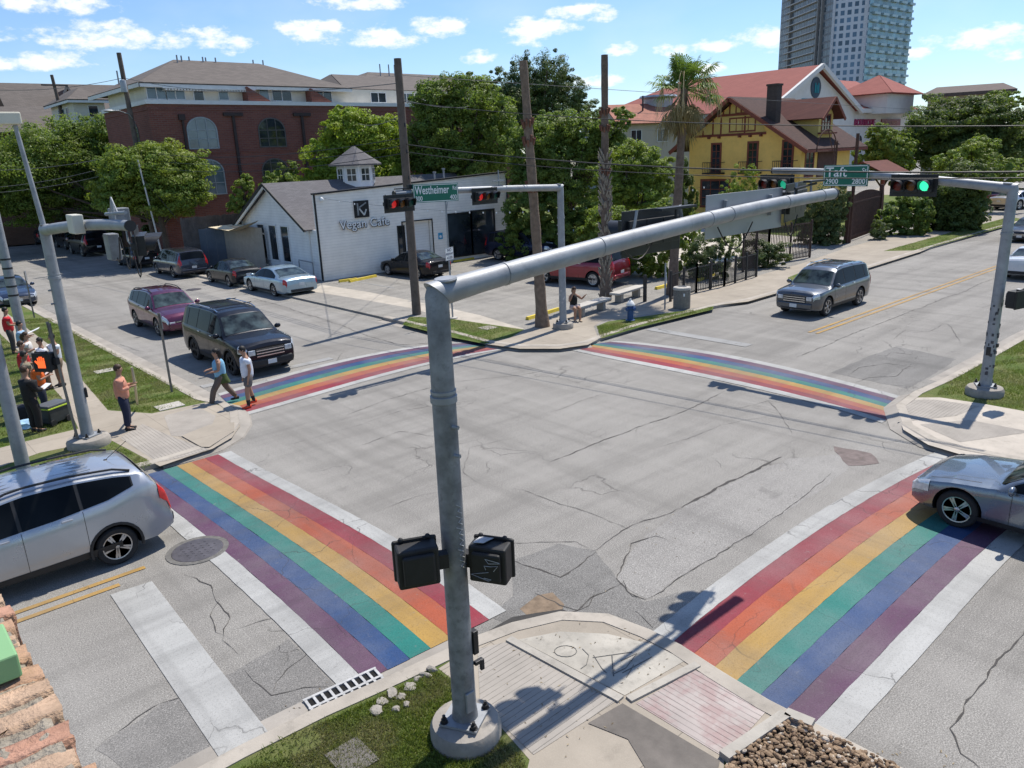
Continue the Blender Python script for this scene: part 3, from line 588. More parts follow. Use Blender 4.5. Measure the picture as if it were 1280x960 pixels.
# ================================================================ SIGNAL MASTS
lensoff={'red':P('unlit_red_lens',(.10,.01,.008),.3),'amber':P('unlit_amber_lens',(.13,.05,.008),.3),'green':P('unlit_green_lens',(.006,.055,.045),.3)}
lenson={'red':emit('lit_red_lens',(1,.05,.04),1.1),'green':emit('lit_green_lens',(.04,.9,.42),.85),'dimgreen':emit('lit_green_lens_dim',(.02,.5,.3),.4),'dimred':emit('lit_red_lens_dim',(.8,.03,.03),.28)}
signgreen=P('sign_green',(.004,.13,.085),.4,0,.06,2); signwhite=P('sign_white',(.72,.74,.74),.45,0,.05,3); signback=P('aluminium_sign_back',(.33,.34,.35),.5,.4,.08,2)
peel=P('peeling_white_paint',(.42,.42,.42),.7,0,.3,12,grime=.6)
def head(parent,M,lit=None,litm=None,s=1.0,flip=False,worn=False):
    """horizontal three-lens signal, local: lenses look toward -y, x to the right seen from the front"""
    m=MB()
    for k in range(3): m.cb(((k-1)*.345*s,.0,0),(.335*s,.2*s,.335*s),M)
    bm_=m; 
    m.cb((0,.045*s,0),(1.22*s,.012,.58*s),M)
    for x in (-.56,.56): m.cb((x*s,.08*s,0),(.07*s,.1*s,.12*s),M)
    o=m.build('traffic_light',sigblk,parent,bevel=.012)
    m=MB()
    for x in (-.5,.5): m.tube([M@Vector((x*s,.1*s,0)),M@Vector((x*s,.16*s,.1*s)),M@Vector((x*s*.9,.16*s,.3*s))],.02*s,6)
    m.build('bracket',galv if worn else dkmetal,o)
    cols=['red','amber','green']
    for k in range(3):
        kx=(k-1)*.345*s; c=cols[k] if not flip else cols[2-k]
        l=MB(); l.smooth=True
        l.lathe([(.135*s,-.0),(.12*s,.02*s),(.07*s,.034*s),(.005,.04*s)],16,M@Matrix.Translation((kx,-.10*s,0))@Matrix.Rotation(PI/2,4,'X')); 
        l.build('lens',lenson[litm or c] if lit==c else lensoff[c],o)
        v=MB(); n=16; rs=[]
        for (rr,yy) in ((.15,-.1),(.15,-.34),(.141,-.34),(.141,-.1)):
            ring=[]
            for q in range(n+1):
                a=-PI*.22+q/n*PI*1.44; ln=yy if yy>-.2 else -.1-(.13+.13*math.sin(max(0,min(PI,a))))
                ring.append(M@Vector((kx+rr*s*math.cos(a),ln*s,rr*s*math.sin(a))))
            rs.append(ring)
        v.smooth=True; v.rings(rs+[rs[0]],close=False,caps=False); v.build('visor',sigblk,o)
    return o
def pedhead(parent,M,hand=False,scr=True,cs=1):
    m=MB(); m.cb((0,0,0),(.43,.22,.43),M); m.cb((0,-.13,0),(.47,.05,.47),M); m.cb((0,.13,0),(.33,.06,.33),M)
    o=m.build('pedestrian_signal',blackpl,parent,bevel=.035)
    m=MB(); m.tube([M@Vector((-.17,-.1,.24)),M@Vector((.17,-.1,.24))],.016,6); 
    for x in (-.14,.14): m.ball((x,-.1,.245),.03,8,5,M)
    m.build('hinge',blackpl,o)
    m=MB(); m.box(min(cs*.2,cs*.32),-.06,-.08,max(cs*.2,cs*.32),.06,.08,M); m.build('clamp',blackpl,o)
    if hand:
        h=MB(); h.box(-.1,-.163,-.13,.1,-.158,.04,M)
        for k,x in enumerate((-.085,-.035,.015,.065)): h.box(x,-.163,.03,x+.035,-.158,.12+.03*(k in(1,2)),M)
        h.prism([(-.1,-.05),(-.17,.03),(-.14,.06),(-.08,0)],0,.005,M@Matrix.Translation((0,-.158,0))@Matrix.Rotation(PI/2,4,'X'))
        h.build('raised_hand',emit('orange_hand',(1,.13,.03),.9),o)
    else:
        h=MB(); g_=[(-.16,.05),(-.05,.14),(.04,.03),(.15,.15)]; 
        if scr:
            for k in range(3):
                pts=[M@Vector((random.uniform(-.17,.17),.162,.1-k*.1+random.uniform(-.06,.06))) for _ in range(5)]; h.tube(pts,.004,4)
            h.build('scratched_tag',peel,o)
            w=MB(); w.prism([(-.02,-.09),(.14,-.08),(.17,.07),(.05,.05),(.02,-.01)],.236,.241,M); w.build('bare_patch',peel,o)
    return o
def mast(lab,base,ang,L,zp,rise,name='signal_mast',footr=.42,gm=galv,pm=None):
    """Empty at the footing; local x runs along the arm"""
    z0=base[2]; t=thing(name,lab,'traffic signal',base,ang,'signal masts at the four corners')
    m=MB(); m.lathe([(footr*.97,-.1),(footr,.03),(footr*1.0,.14),(footr*.92,.21),(footr*.6,.24),(.001,.245)],28); m.build('footing',concd,t)
    m=MB(); m.cb((0,0,.262),(.46,.46,.03),Matrix.Rotation(.5,4,'Z')); m.build('base_plate',galv,t)
    for q in range(4):
        a=.5+PI/4+q*PI/2; m=MB(); cx,cy=.26*math.cos(a),.26*math.sin(a)
        m.lathe([(.05,.277),(.05,.285),(.036,.285),(.036,.325),(.02,.325),(.02,.37),(.001,.37)],8,Matrix.Translation((cx,cy,0))); m.build('anchor_bolt',dkmetal,t)
    zt=zp-z0
    m=MB(); m.smooth=True
    m.tube([(0,0,.27),(0,0,.4),(0,0,zt*.8),(0,0,zt*.8+.01)],[.155,.140,.124,.124],24); m.tube([(0,0,zt*.8),(0,0,zt-.02),(.02,0,zt+.05)],[.122,.118,.112],24); m.build('pole',pm or gm,t)
    m=MB(); m.tube([(0,0,zt*.8-.07),(0,0,zt*.8-.065),(0,0,zt*.8+.0),(0,0,zt*.8+.005)],[.126,.14,.14,.126],24); m.tube([(0,0,zt*.8+.03),(0,0,zt*.8+.06)],[.133,.133],24)
    m.build('collar',gm,t)
    m=MB(); nseg=14; pts=[];rad=[]
    # mitred elbow
    rs=[]; n=24
    for i in range(nseg+1):
        f=i/nseg; x=L*f if i else 0; 
        z=zt+.0+rise*(1-(1-f)**1.6); r=.122-.034*f
        ring=[]
        for k in range(n):
            a=2*PI*k/n; cy,cz=math.cos(a)*r,math.sin(a)*r
            ring.append(Vector(((x if i else -cz),cy,z+cz)))
        rs.append(ring)
    m.smooth=True; m.rings(rs); m.build('mast_arm',gm,t)
    m=MB(); m.lathe([(.11,0),(.12,.015),(.11,.03),(.001,.035)],20,Matrix.Translation((.12,0,zt+.112))@Matrix.Rotation(-.08,4,'Y')); m.build('hand_hole_cap',galv,t)
    m=MB(); m.tube([(L-.02,0,zt+rise),(L+.02,0,zt+rise)],[.094,.094],20); m.build('end_cap',dkmetal,t)
    for z in (zt*.74,zt*.68): m=MB(); m.tube([(-.0,-.11,z),(0.02,-.19,z)],[.022,.022],8); m.build('step_stub',galv,t)
    return t,zt
def armz(zt,L,rise,x): return zt+rise*(1-(1-x/L)**1.6)
# -- nearest mast
B0=G(583,918,zs); t,zt=mast('nearest signal mast with two graffitied black pedestrian heads and a long arm over the junction',(B0.x,B0.y,zs),0,8.1,5.36,.47,pm=galvd)
near_mast=t
pedhead(t,Matrix.Translation((-.47,.02,2.56-zs))@Matrix.Rotation(PI*.86,4,'Z')@Matrix.Scale(1.02,4),scr=False,cs=-1)
pedhead(t,Matrix.Translation((.26,-.30,2.42-zs))@Matrix.Rotation(PI*.66,4,'Z')@Matrix.Scale(1.0,4),scr=True)
m=MB(); m.cb((.13,-.09,1.25),(.07,.08,.3)); m.cb((.16,-.11,.98),(.12,.05,.05)); m.cb((.2,-.12,.93),(.05,.04,.14)); m.build('push_button',dkmetal,t,bevel=.008)
m=MB(); m.cb((-.02,-.145,.55),(.12,.03,.26)); m.build('hand_hole_cover',galv,t,bevel=.01)
m=MB(); 
for k in range(6): 
    z=3.02-k*.13; m.tube([(-.03+random.uniform(-.02,.02),-.141,z),(.03,-.139,z-.05),(-.02,-.142,z-.08),(.035,-.137,z-.12)],.005,5)
m.build('marker_scrawl',peel,t)
def armhead(t,zt,L,rise,x,side,lit=None,dz=-.16,litm=None,s=.9,worn=False,dy=.2,yaw=0):
    a=0 if side<0 else PI
    return head(t,Matrix.Translation((x,side*dy,armz(zt,L,rise,x)+dz))@Matrix.Rotation(a+yaw,4,'Z'),lit,litm,s,worn=worn)
armhead(t,zt,8.1,.47,3.75,1,None,-.04,s=1.0,worn=True,dy=.34); armhead(t,zt,8.1,.47,7.35,1,None,-.06,s=1.0,worn=True,yaw=.25,dy=.3)
m=MB(); z=armz(zt,8.1,.47,5.75); m.cb((5.78,.17,z-.06),(2.02,.012,.60)); o=m.build('sign_panel',signback,t,bevel=.003)
m=MB(); 
for x in (5.2,6.4): m.cb((x,.14,z),(.05,.07,.3))
m.build('sign_bracket',galv,t)
m=MB(); m.tube([(6.9,.0,zt+.42),(6.9,.0,zt+.62)],.02,6); m.tube([(6.85,0,zt+.62),(7.6,0.05,zt+.66)],.02,6); m.cb((7.55,0.05,zt+.7),(.5,.12,.03)); m.build('detector_bracket',dkmetal,t)
m=MB(); m.cb((4.0,.1,zt+.54),(.75,.12,.03)); m.tube([(4.0,.1,zt+.3),(4.0,.1,zt+.54)],.02,6); m.build('sun_shield',dkmetal,t)
for x0,x1,dp in ((2.9,3.6,.25),(5.0,5.9,.35),(6.8,7.2,.3)):
    m=MB(); m.tube([(x0+(x1-x0)*k/8,.12,zt+.2-dp*math.sin(PI*k/8)) for k in range(9)],.01,5); m.build('cable_loop',blackpl,t)
for x in (.9,2.4,4.6,5.1,6.6,7.7):
    m=MB(); z=armz(zt,8.1,.47,x); r=.122-.034*x/8.1+.006; m.tube([(x-.02,0,z),(x+.02,0,z)],[r,r],20); m.build('arm_band',galv,t)
# -- far mast (arm reaches toward the left, street name sign)
B1=G(704,410,zs); t,zt=mast('signal mast at the far corner with the green westheimer road name sign on its arm',(B1.x,B1.y,zs),PI,7.3,5.42,.22,footr=.4,gm=galv)
def toL(x,y,z,B=B1,a=PI): v=Vector((x-B.x,y-B.y,z-zs)); return Matrix.Rotation(-a,4,'Z')@v
for px_,s_ in (((500,254)),.92),(((607,245)),.92):
    w=OY(px_[0],px_[1],B1.y-.24); l=toL(*w); head(t,Matrix.Translation(l)@Matrix.Rotation(PI,4,'Z'),'red','dimred',s_)
def streetsign(t,M,w,h,big,small,n1,n2,sx=.9):
    m=MB(); m.box(-w/2,-.012,-h/2,w/2,.012,h/2,M); o=m.build('street_name_sign',signgreen,t,bevel=.0)
    m=MB(); e=.02
    for a in ((-w/2+e,-h/2+e,w/2-e,-h/2+e+.02),(-w/2+e,h/2-e-.02,w/2-e,h/2-e),(-w/2+e,-h/2+e,-w/2+e+.02,h/2-e),(w/2-e-.02,-h/2+e,w/2-e,h/2-e)): m.box(a[0],-.0155,a[1],a[2],-.0135,a[3],M)
    m.build('border',signwhite,o)
    m=MB(); 
    for x in (-w*.3,w*.3): m.box(x-.02,.013,-h/2,x+.02,.05,h/2,M)
    m.build('mounting_rail',galv,o)
    text('lettering',big,h*.62,signwhite,o,M@TF(-w/2+.07,-.016,h*.15),.001,'LEFT',sx)
    text('lettering',small,h*.30,signwhite,o,M@TF(w/2-.06,-.016,h*.22),.001,'RIGHT',.9)
    text('lettering',n1,h*.34,signwhite,o,M@TF(-w/2+.07,-.016,-h*.28),.001,'LEFT',.95)
    text('lettering',n2,h*.34,signwhite,o,M@TF(w/2-.07,-.016,-h*.28),.001,'RIGHT',.95)
w=OY(545,241,B1.y-.18); streetsign(t,Matrix.Translation(toL(*w))@Matrix.Rotation(PI,4,'Z')@Matrix.Rotation(.02,4,'Y'),1.78,.57,'Westheimer','Rd','300','400',.74)
m=MB(); m.tube([(3.0,0,zt+.1),(3.0,0,zt+.75)],.02,6); m.cb((3.0,0,zt+.4),(.5,.1,.03)); m.build('camera_stem',galv,t)
m=MB(); m.cb((7.0,0,zt+.36),(.5,.12,.03)); m.cb((6.7,0,zt+.4),(.16,.14,.14)); m.tube([(6.95,0,zt+.2),(6.95,0,zt+.36)],.02,6); m.build('detector_bracket',dkmetal,t)
# sticker-covered wrap low on the pole
m=MB(); 
for k in range(16):
    a=random.uniform(0,2*PI); z=random.uniform(.9,2.3); m.cb((.135,0,z),(.004,.06,.07),Matrix.Rotation(a,4,'Z'))
m.build('sticker_patch',peel,t)
# -- right mast (arm reaches back over the right-hand street)
B2=G(1230,493,zs); t,zt=mast('signal mast on the right with green taft street sign and a lit green light',(B2.x,B2.y,zs),PI/2,6.45,5.38,.5,footr=.45,gm=galv)
def toR(w): v=Vector((w.x-B2.x,w.y-B2.y,w.z-zs)); return Matrix.Rotation(-PI/2,4,'Z')@v
for px_,s_ in (((1141,232)),.98),(((970,230)),.92):
    gm2=None if px_[0]>1100 else 'dimgreen'
    l=toR(OX(px_[0],px_[1],B2.x-.22)); head(t,Matrix.Translation(l)@Matrix.Rotation(PI,4,'Z'),'green',gm2,s_)
w=OX(1057,219.5,B2.x-.2); streetsign(t,Matrix.Translation(toR(w))@Matrix.Rotation(PI,4,'Z'),1.28,.58,'Taft','St','2900','2800',1.05)
pedhead(t,Matrix.Translation((-.42,.1,2.72-zs))@Matrix.Rotation(PI*1.42,4,'Z'),scr=True)
m=MB(); m.cb((.0,.13,1.2),(.1,.07,.22)); m.cb((-.13,.0,1.35),(.08,.1,.1)); m.build('push_button',dkmetal,t,bevel=.008)
m=MB()
for k in range(60):
    a=random.uniform(0,2*PI); z=random.uniform(.55,2.5); m.cb((.138+.012*(1-z/3),0,z),(.006,random.uniform(.02,.07),random.uniform(.03,.09)),Matrix.Rotation(a,4,'Z'))
o=m.build('sticker_patch',P('dark_marker',(.06,.06,.07),.7,0,.4,20),t); o['kind']='stuff'
# -- left mast (arm reaches toward the camera)
B3=G(112,556,zs); t,zt=mast('signal mast on the left beside the crowd with the orange raised hand signal',(B3.x,B3.y,zs),-PI/2,6.5,5.4,.35,footr=.5,gm=galv)
armhead(t,zt,6.5,.35,5.9,1,None,-.35,s=1.0,worn=True,yaw=-.35,dy=.3)
l=Vector((0,0,2.15-zs)); pedhead(t,Matrix.Translation((-.12,-.52,2.25))@Matrix.Rotation(-.0,4,'Z')@Matrix.Rotation(PI/2+PI*.02-.95,4,'Z')@Matrix.Diagonal((1,1,1,1)),hand=True)
m=MB(); m.cb((3.8,-.2,zt+.3),(.45,.2,.36)); m.build('relay_box',P('cream_enclosure',(.55,.53,.45),.6,0,.08,4),t,bevel=.02)
m=MB(); m.tube([(5.0,0.05,zt+.5),(6.2,.05,zt+.56)],.03,8); m.tube([(5.5,.05,zt+.3),(5.5,.05,zt+.75)],.025,8); m.tube([(5.3,.05,zt+.52),(5.5,.05,zt+.8),(5.75,.05,zt+.52)],.015,6); m.build('detector_bracket',galv,t)
m=MB(); m.cb((4.3,.25,zt-.15),(.35,.2,.5)); m.build('junction_box',galvd,t,bevel=.02); m=MB(); m.cb((4.9,.3,zt+.42),(.3,.3,.34)); m.build('junction_box',galvd,t,bevel=.02)
for k in range(4):
    m=MB(); m.tube([(3.9+k*.4+.5*j/8,.2+.05*k,zt+.05-(.35+.12*k)*math.sin(PI*j/8)) for j in range(9)],.012,5); m.build('cable_loop',blackpl,t)
w=OY(17,150,B3.y); wl=Vector((w.x-B3.x,0,w.z-zs)); # local y axis = world x
m=MB(); m.tube([(0,0,zt),(0,wl.x,wl.z)],[.06,.045],10); m.build('riser_pole',galv,t)
m=MB(); m.cb((0,wl.x-.12,wl.z+.03),(.34,.5,.26)); m.build('camera_box',P('cream_enclosure_b',(.6,.57,.46),.6,0,.08,4),t,bevel=.03)
m=MB(); m.cb((.05,.14,1.35),(.1,.06,.24)); m.build('push_button',dkmetal,t,bevel=.008)
# ================================================================ POLES AND SIGNS
def plainpole(name,lab,cat,px,z,r0,r1,mat,bands=0,grp=None,lean=(0,0)):
    b=G(*px,zs); t=thing(name,lab,cat,(b.x,b.y,zs),0,grp); m=MB(); n=8; m.tube([(lean[0]*i/n,lean[1]*i/n,z*i/n) for i in range(n+1)],[r0+(r1-r0)*i/n for i in range(n+1)],14); m.build('shaft',mat,t)
    for k in range(bands):
        zz=2.0+.35*k; m=MB(); rr=r0+(r1-r0)*zz/z+.006; m.tube([(lean[0]*zz/z,lean[1]*zz/z,zz),(lean[0]*zz/z,lean[1]*zz/z,zz+.07)],[rr,rr],14); m.build('strap',dkmetal,t)
    return t
plainpole('lamp_post','plain grey steel pole at the left edge just behind the silver car','pole',(30,588),7.5,.15,.12,galv)
plainpole('lamp_post','grey pole wrapped in dark straps behind the people in red shirts','pole',(31,432),9,.19,.14,galv,5)
def signpost(lab,px,h,mat,panel=None,ang=0,extra=None,lean=(0,0)):
    b=G(*px,zs); t=thing('sign_post',lab,'sign post',(b.x,b.y,zs),0); m=MB(); m.bar((0,0,0),(lean[0],lean[1],h),.06,.04,(0,1,0)); m.build('post',mat,t)
    if panel:
        M=Matrix.Translation((lean[0],lean[1],panel[2]))@Matrix.Rotation(ang,4,'Z'); m=MB(); m.box(-panel[0]/2,-.035,-panel[1]/2,panel[0]/2,-.029,panel[1]/2,M); o=m.build('sign_panel',extra or signback,t); return t,o,M
    return t,None,None
postm=P('rusty_channel_post',(.20,.185,.165),.6,.4,.25,4,grime=.4)
signpost('thin sign post in the grass verge left of the big black SUV',(215,490),2.45,postm,(.3,.45,2.2),1.45)
signpost('tall thin post with a dark narrow plate standing right against the left signal mast footing',(100,560),3.2,postm,(.2,.62,2.85),1.1,postm,(-.12,-.0))
signpost('short sign post by the road edge next to the dark blue sedan facing us',(43,397),2.2,postm,(.3,.45,2.0),1.2)
t,o,M=signpost('tall steel post carrying the no freeway access sign on the grass island',(566,398),4.85,galv,(.62,.52,2.72),.35,signwhite)
inkb=P('dark_blue_ink',(.02,.025,.09),.5)
for k,s_ in enumerate(('NO','FREEWAY','ACCESS')): text('lettering',s_,.17 if k==0 else .125,inkb,o,M@TF(0,-.0375,.15-k*.155),.001,'CENTER',1.0 if k else 1.2)
m=MB(); 
for a in ((-.3,.245,.3,.252),(-.3,-.252,.3,-.245),(-.3,-.25,-.293,.25),(.293,-.25,.3,.25)): m.box(a[0],-.038,a[1],a[2],-.0355,a[3],M)
m.build('border',inkb,o)
m=MB(); m.tube([(0,0,4.4),(.1,0,4.8)],.02,6); m.build('conduit',galv,t)
m=MB(); m.lathe([(.22,0),(.22,.05),(.001,.06)],16); m.build('footing',conc,t)
t,o,M=signpost('slim post with small white notice between the hydrant and the litter bin',(831,387),1.95,galv,(.2,.45,1.35),.5,signwhite)
text('lettering','P',.13,inkb,o,M@TF(0,-.0375,.1),.001)
# ---- utility poles
def upole(lab,base,h,lean=(0,0),r=(.17,.12),cross=None,transf=0,light=0,rz=0,dz=0):
    t=thing('utility_pole',lab,'utility pole',base,rz,'wooden utility poles'); m=MB(); n=10
    m.tube([(lean[0]*(i/n),lean[1]*(i/n),h*i/n) for i in range(n+1)],[(r[0]+(r[1]-r[0])*i/n)*random.uniform(.97,1.03) for i in range(n+1)],12); m.build('shaft',wood,t)
    for k in (cross or []): m=MB(); m.cb((lean[0]*k/h,lean[1]*k/h-.14,k),(2.2,.1,.12)); m.build('crossarm',wood,t)
    for k in range(transf):
        s_=1 if k else -1; m=MB(); m.lathe([(.001,0),(.2,.02),(.21,.1),(.21,.72),(.19,.8),(.06,.86),(.001,.86)],16,Matrix.Translation((s_*.38,-.1,h-2.6))); o=m.build('transformer',P('transformer_grey',(.34,.37,.40),.5,.2,.08,3),t)
        m=MB(); m.tube([(s_*.38,-.1,h-1.75),(s_*.38,-.1,h-1.5)],[.04,.03],8); m.build('bushing',dkmetal,o)
    if light:
        m=MB(); m.tube([(0,0,light),(-.5*.8,-.3,light+.55),(-1.2,-.8,light+.75),(-1.7,-1.1,light+.72)],.035,7); a=m.build('lamp_arm',galv,t); m=MB(); m.ball((-2.0,-1.3,light+.7),(.36,.16,.09),10,6,None); m.build('lamp_head',galv,a)
    m=MB()
    for k in range(3): m.tube([(lean[0]*.6,lean[1]*.6-.16,h*(.55+.1*k)),(lean[0]*.6,lean[1]*.6-.16,h*(.55+.1*k)+.15)],[.04,.03],7)
    m.build('insulator',dkmetal,t)
    return t
U1=G(521,393,zs); upole('tall bare wooden utility pole on the grass island in front of the café',(U1.x,U1.y,zs),10.4,(0,.0),(.2,.15))
UB=Vector((17.6+1.0,61,zs)); b=OY(192,290,61); upole('wooden utility pole with street lamp arm by the pale green tree on the left',(b.x,61,zs),14.4,(-.3,0),(.22,.15),[],1,9.8)
b2=OY(108,250,84); upole('far left leaning utility pole against the dark trees below the small white pavilion',(b2.x,84,zs),15.2,(-.9,0),(.22,.14),[14.3])
b3=OY(440,215,62); upole('utility pole with two grey transformer cans in front of the lime green tree',(b3.x,62,zs),12.0,(0,0),(.2,.14),[],2)
b4=OY(610,235,52); upole('slim pale utility pole in front of the large dark tree right of the café',(b4.x,52,zs),11.8,(0,0),(.15,.1),[11])
t=thing('guy_pole','thin white stub pole and guy wire beside the lamp bearing utility pole','pole',(OY(199,290,57).x,57,zs)); m=MB(); m.tube([(0,0,0),(-.6,0,7.2)],[.06,.05],8); m.build('shaft',P('pale_pole',(.5,.5,.48),.6),t); m=MB(); m.tube([(-.5,0,6),(2.6,-2.5,0)],.018,4); m.build('guy_wire',dkmetal,t)
# ---- wires
wm=P('cable_black',(.02,.02,.02),.6)
wmg=P('cable_grey',(.12,.12,.12),.6)
def wire(lab,p0,p1,sag,r=.014,mat=None,grp='overhead cables'):
    p0,p1=Vector(p0),Vector(p1); m=MB(); n=28; pts=[]
    for i in range(n+1):
        f=i/n; p=p0.lerp(p1,f); p.z-=sag*4*f*(1-f); pts.append(p)
    m.tube(pts,r,5); o=m.build('overhead_cable',mat or wm,None); tag(o,lab,'cable',grp); return o
def U(z): return Vector((U1.x,U1.y,z))
def rr(px,py,x): return OX(px,py,x)
Ltop='black cable strung from the bare utility pole across the right side of the junction'
for z,e,sg,r_ in ((7.25,(1300,214.5),.35,.022),(6.95,(1300,222),.35,.014),(8.9,(1300,157),.3,.014)):
    wire({7.25:'thick black cable over the taft sign lettering, upper of the low pair',6.95:'thin black cable crossing the numbers on the taft street sign, lower of the low pair',8.9:'single black cable crossing the yellow house front below its attic windows'}[z],U(z),rr(e[0],e[1],20.9),sg,r_)
wire('faint high cable running right from the bare utility pole past the palm crown',U(9.9),OY(1500,150,60),1.0,.012,wmg)
# left side: from the bare pole back to the lamp pole and beyond
LP_=Vector((b.x-.25,61,0)); 
for k,(z0,z1,lab) in enumerate(((9.6,12.9,'topmost thin cable between the bare pole and the left lamp pole'),(7.5,8.0,'cable sagging across the brick building below its arched windows'),(7.2,7.5,'middle cable of the bundle passing behind the café cupola'),(6.9,7.0,'lowest black cable of the bundle passing over the café roof ridge'))):
    wire(lab,U(z0),LP_+Vector((0,0,z1)),.6,.016,wmg if k==0 else wm)
LQ=Vector((b2.x-.7,84,0))
for k,(z0,z1,lab) in enumerate(((12.9,13.9,'high cable between the lamp pole and the far left leaning pole'),(8.0,8.3,'cable crossing in front of the dark left trees, upper of three'),(7.5,7.6,'cable crossing in front of the dark left trees, middle of three'),(7.0,6.9,'cable crossing in front of the dark left trees, lowest of three'))):
    wire(lab,LP_+Vector((0,0,z0)),OY(-60,{0:108,1:212,2:237,3:243}[k],70),.5,.018,wmg)
wire('pale cable from the slim utility pole to the bare pole before the dark tree',(b4.x,52,11),U(9.0),.4,.012,wmg)
wire('upper thin cable running right from the slim utility pole behind the bare palm trunks',(b4.x,52,11.2),OY(1000,140,58),.8,.014,wmg)
wire('lower thin cable running right from the slim utility pole behind the bare palm trunks',(b4.x,52,9.8),OY(1000,160,58),.8,.014,wmg)
wire('cable from the transformer pole to the bare pole above the café cupola',(b3.x,62,10.5),U(8.4),.6,.014,wmg)
# string of festoon bulbs over the car park
t=thing('festoon_lights','drooping string of small white bulbs hung over the café car park','string lights',(25,36,zs)); m=MB(); a=Vector((-3.2,4.1,4.6)); bb=Vector((20,-6,4.2)); pts=[]
for i in range(31):
    f=i/30; p=a.lerp(bb,f); p.z-=1.2*4*f*(1-f); pts.append(p)
m.tube(pts,.008,4); m.build('string',wm,t)
for p in pts[1:-1:1]: m=MB(); m.ball((p.x,p.y,p.z-.07),(.045,.045,.06),6,4); m.build('bulb',signwhite,t)
# ================================================================ STREET FURNITURE
def bench(lab,px0,px1):
    a,b=G(*px0,zs),G(*px1,zs); d=(b-a); L_=d.length; t=thing('concrete_bench',lab,'bench',(a.x,a.y,zs),math.atan2(d.y,d.x),'concrete benches on the far corner')
    m=MB(); m.box(-.2,-.22,.38,L_+.2,.28,.48); m.build('seat',conc,t,bevel=.02)
    for x in (.15,L_-.35): m=MB(); m.box(x,-.15,0,x+.2,.2,.38); m.build('leg',concd,t,bevel=.02)
bench('pale concrete bench where the woman sits, left of the rough palm stump trunk',(722,397),(756,386)); bench('empty concrete bench right behind the rough palm trunk by the maroon SUV',(771,379),(799,370))
# hydrant
h=G(788,401,zs); t=thing('fire_hydrant','blue fire hydrant with a white bonnet on the grass strip','fire hydrant',(h.x,h.y,zs)); bl=P('hydrant_blue',(.02,.07,.20),.5,0,.2,8,grime=.2); wh=P('hydrant_white',(.7,.7,.68),.5,0,.1,8,grime=.2)
k=1.12
m=MB(); m.lathe([(.17*k,0),(.17*k,.04*k),(.11*k,.05*k),(.11*k,.42*k),(.15*k,.44*k),(.15*k,.48*k),(.11*k,.49*k),(.11*k,.56*k),(.001,.56*k)],16); m.build('barrel',bl,t)
m=MB(); m.lathe([(.15*k,.56*k),(.15*k,.60*k),(.13*k,.63*k),(.09*k,.70*k),(.05*k,.73*k),(.035*k,.74*k),(.035*k,.79*k),(.001,.79*k)],16); m.build('bonnet',wh,t)
for d in ((1,0),(-1,0),(0,-1)):
    m=MB(); m.tube([(d[0]*.08,d[1]*.08,.5),(d[0]*.2,d[1]*.2,.5)],[.06,.06],10); m.tube([(d[0]*.19,d[1]*.19,.5),(d[0]*.23,d[1]*.23,.5)],[.075,.075],6); m.build('outlet',bl,t)
# trash can
h=G(852,385,zs); t=thing('litter_bin','round exposed aggregate concrete litter bin on the pavement edge','bin',(h.x,h.y,zs)); agg=P('pebble_aggregate',(.20,.185,.16),.95,0,.5,30,.8,40,bd=.02)
m=MB(); m.lathe([(.33,0),(.36,.03),(.36,.78),(.34,.8),(.001,.8)],24); m.build('drum',agg,t); m=MB(); m.lathe([(.37,.8),(.38,.84),(.36,.9),(.2,.93),(.19,.88),(.001,.86)],24); m.build('lid',conc,t)
m=MB(); m.cb((-.25,-.27,.62),(.01,.12,.12),Matrix.Identity(4)); m.build('notice',signwhite,t)
# steel picket fence, low, black
def picket(lab,pts,h,sp=.12,post=2.2,mat=None,name='metal_fence',grp=None,pr=.012,slab=None):
    a0=pts[0]; t=thing(name,lab,'fence',(a0.x,a0.y,zs),0,grp); mt=mat or dkmetal; pk=MB(); rl=MB(); 
    for a,b in zip(pts,pts[1:]):
        d=b-a; L_=d.length; u=d/L_; n=int(L_/sp)
        for i in range(n): p=a+u*(i+.5)*sp-a0; pk.box(p.x-pr,p.y-pr,.06,p.x+pr,p.y+pr,h)
        for z in (.12,h-.06): 
            p=a-a0; q=b-a0; rl.bar((p.x,p.y,z),(q.x,q.y,z),.04,.04)
        k=max(1,round(L_/post))
        for i in range(k+1): p=a+u*(L_*i/k)-a0; m=MB(); m.box(p.x-.045,p.y-.045,0,p.x+.045,p.y+.045,h+.12); m.build('post',mt,t)
    pk.build('pickets',mt,t); rl.build('rail',mt,t); return t
fp=[G(838,377,zs),G(870,366,zs),G(905,358,zs),G(945,346,zs)]
picket('low black steel picket fence along the pavement right of the litter bin',fp,1.25,.13,1.1)
picket('tall dark iron fence with oleanders behind it right of the blank sign back',[G(928,340,zs),G(960,331,zs),G(1012,322,zs)],2.1,.14,1.6,P('rusted_iron',(.075,.05,.042),.8,.3,.3,5,grime=.4),pr=.018)
b=G(806,377,zs); t=MB(); t.box(-.06,-.06,0,.06,.06,1.2); o=t.build('bollard_post',dkmetal,None,(b.x,b.y,zs)); tag(o,'short black square post at the end of the empty concrete bench','post')
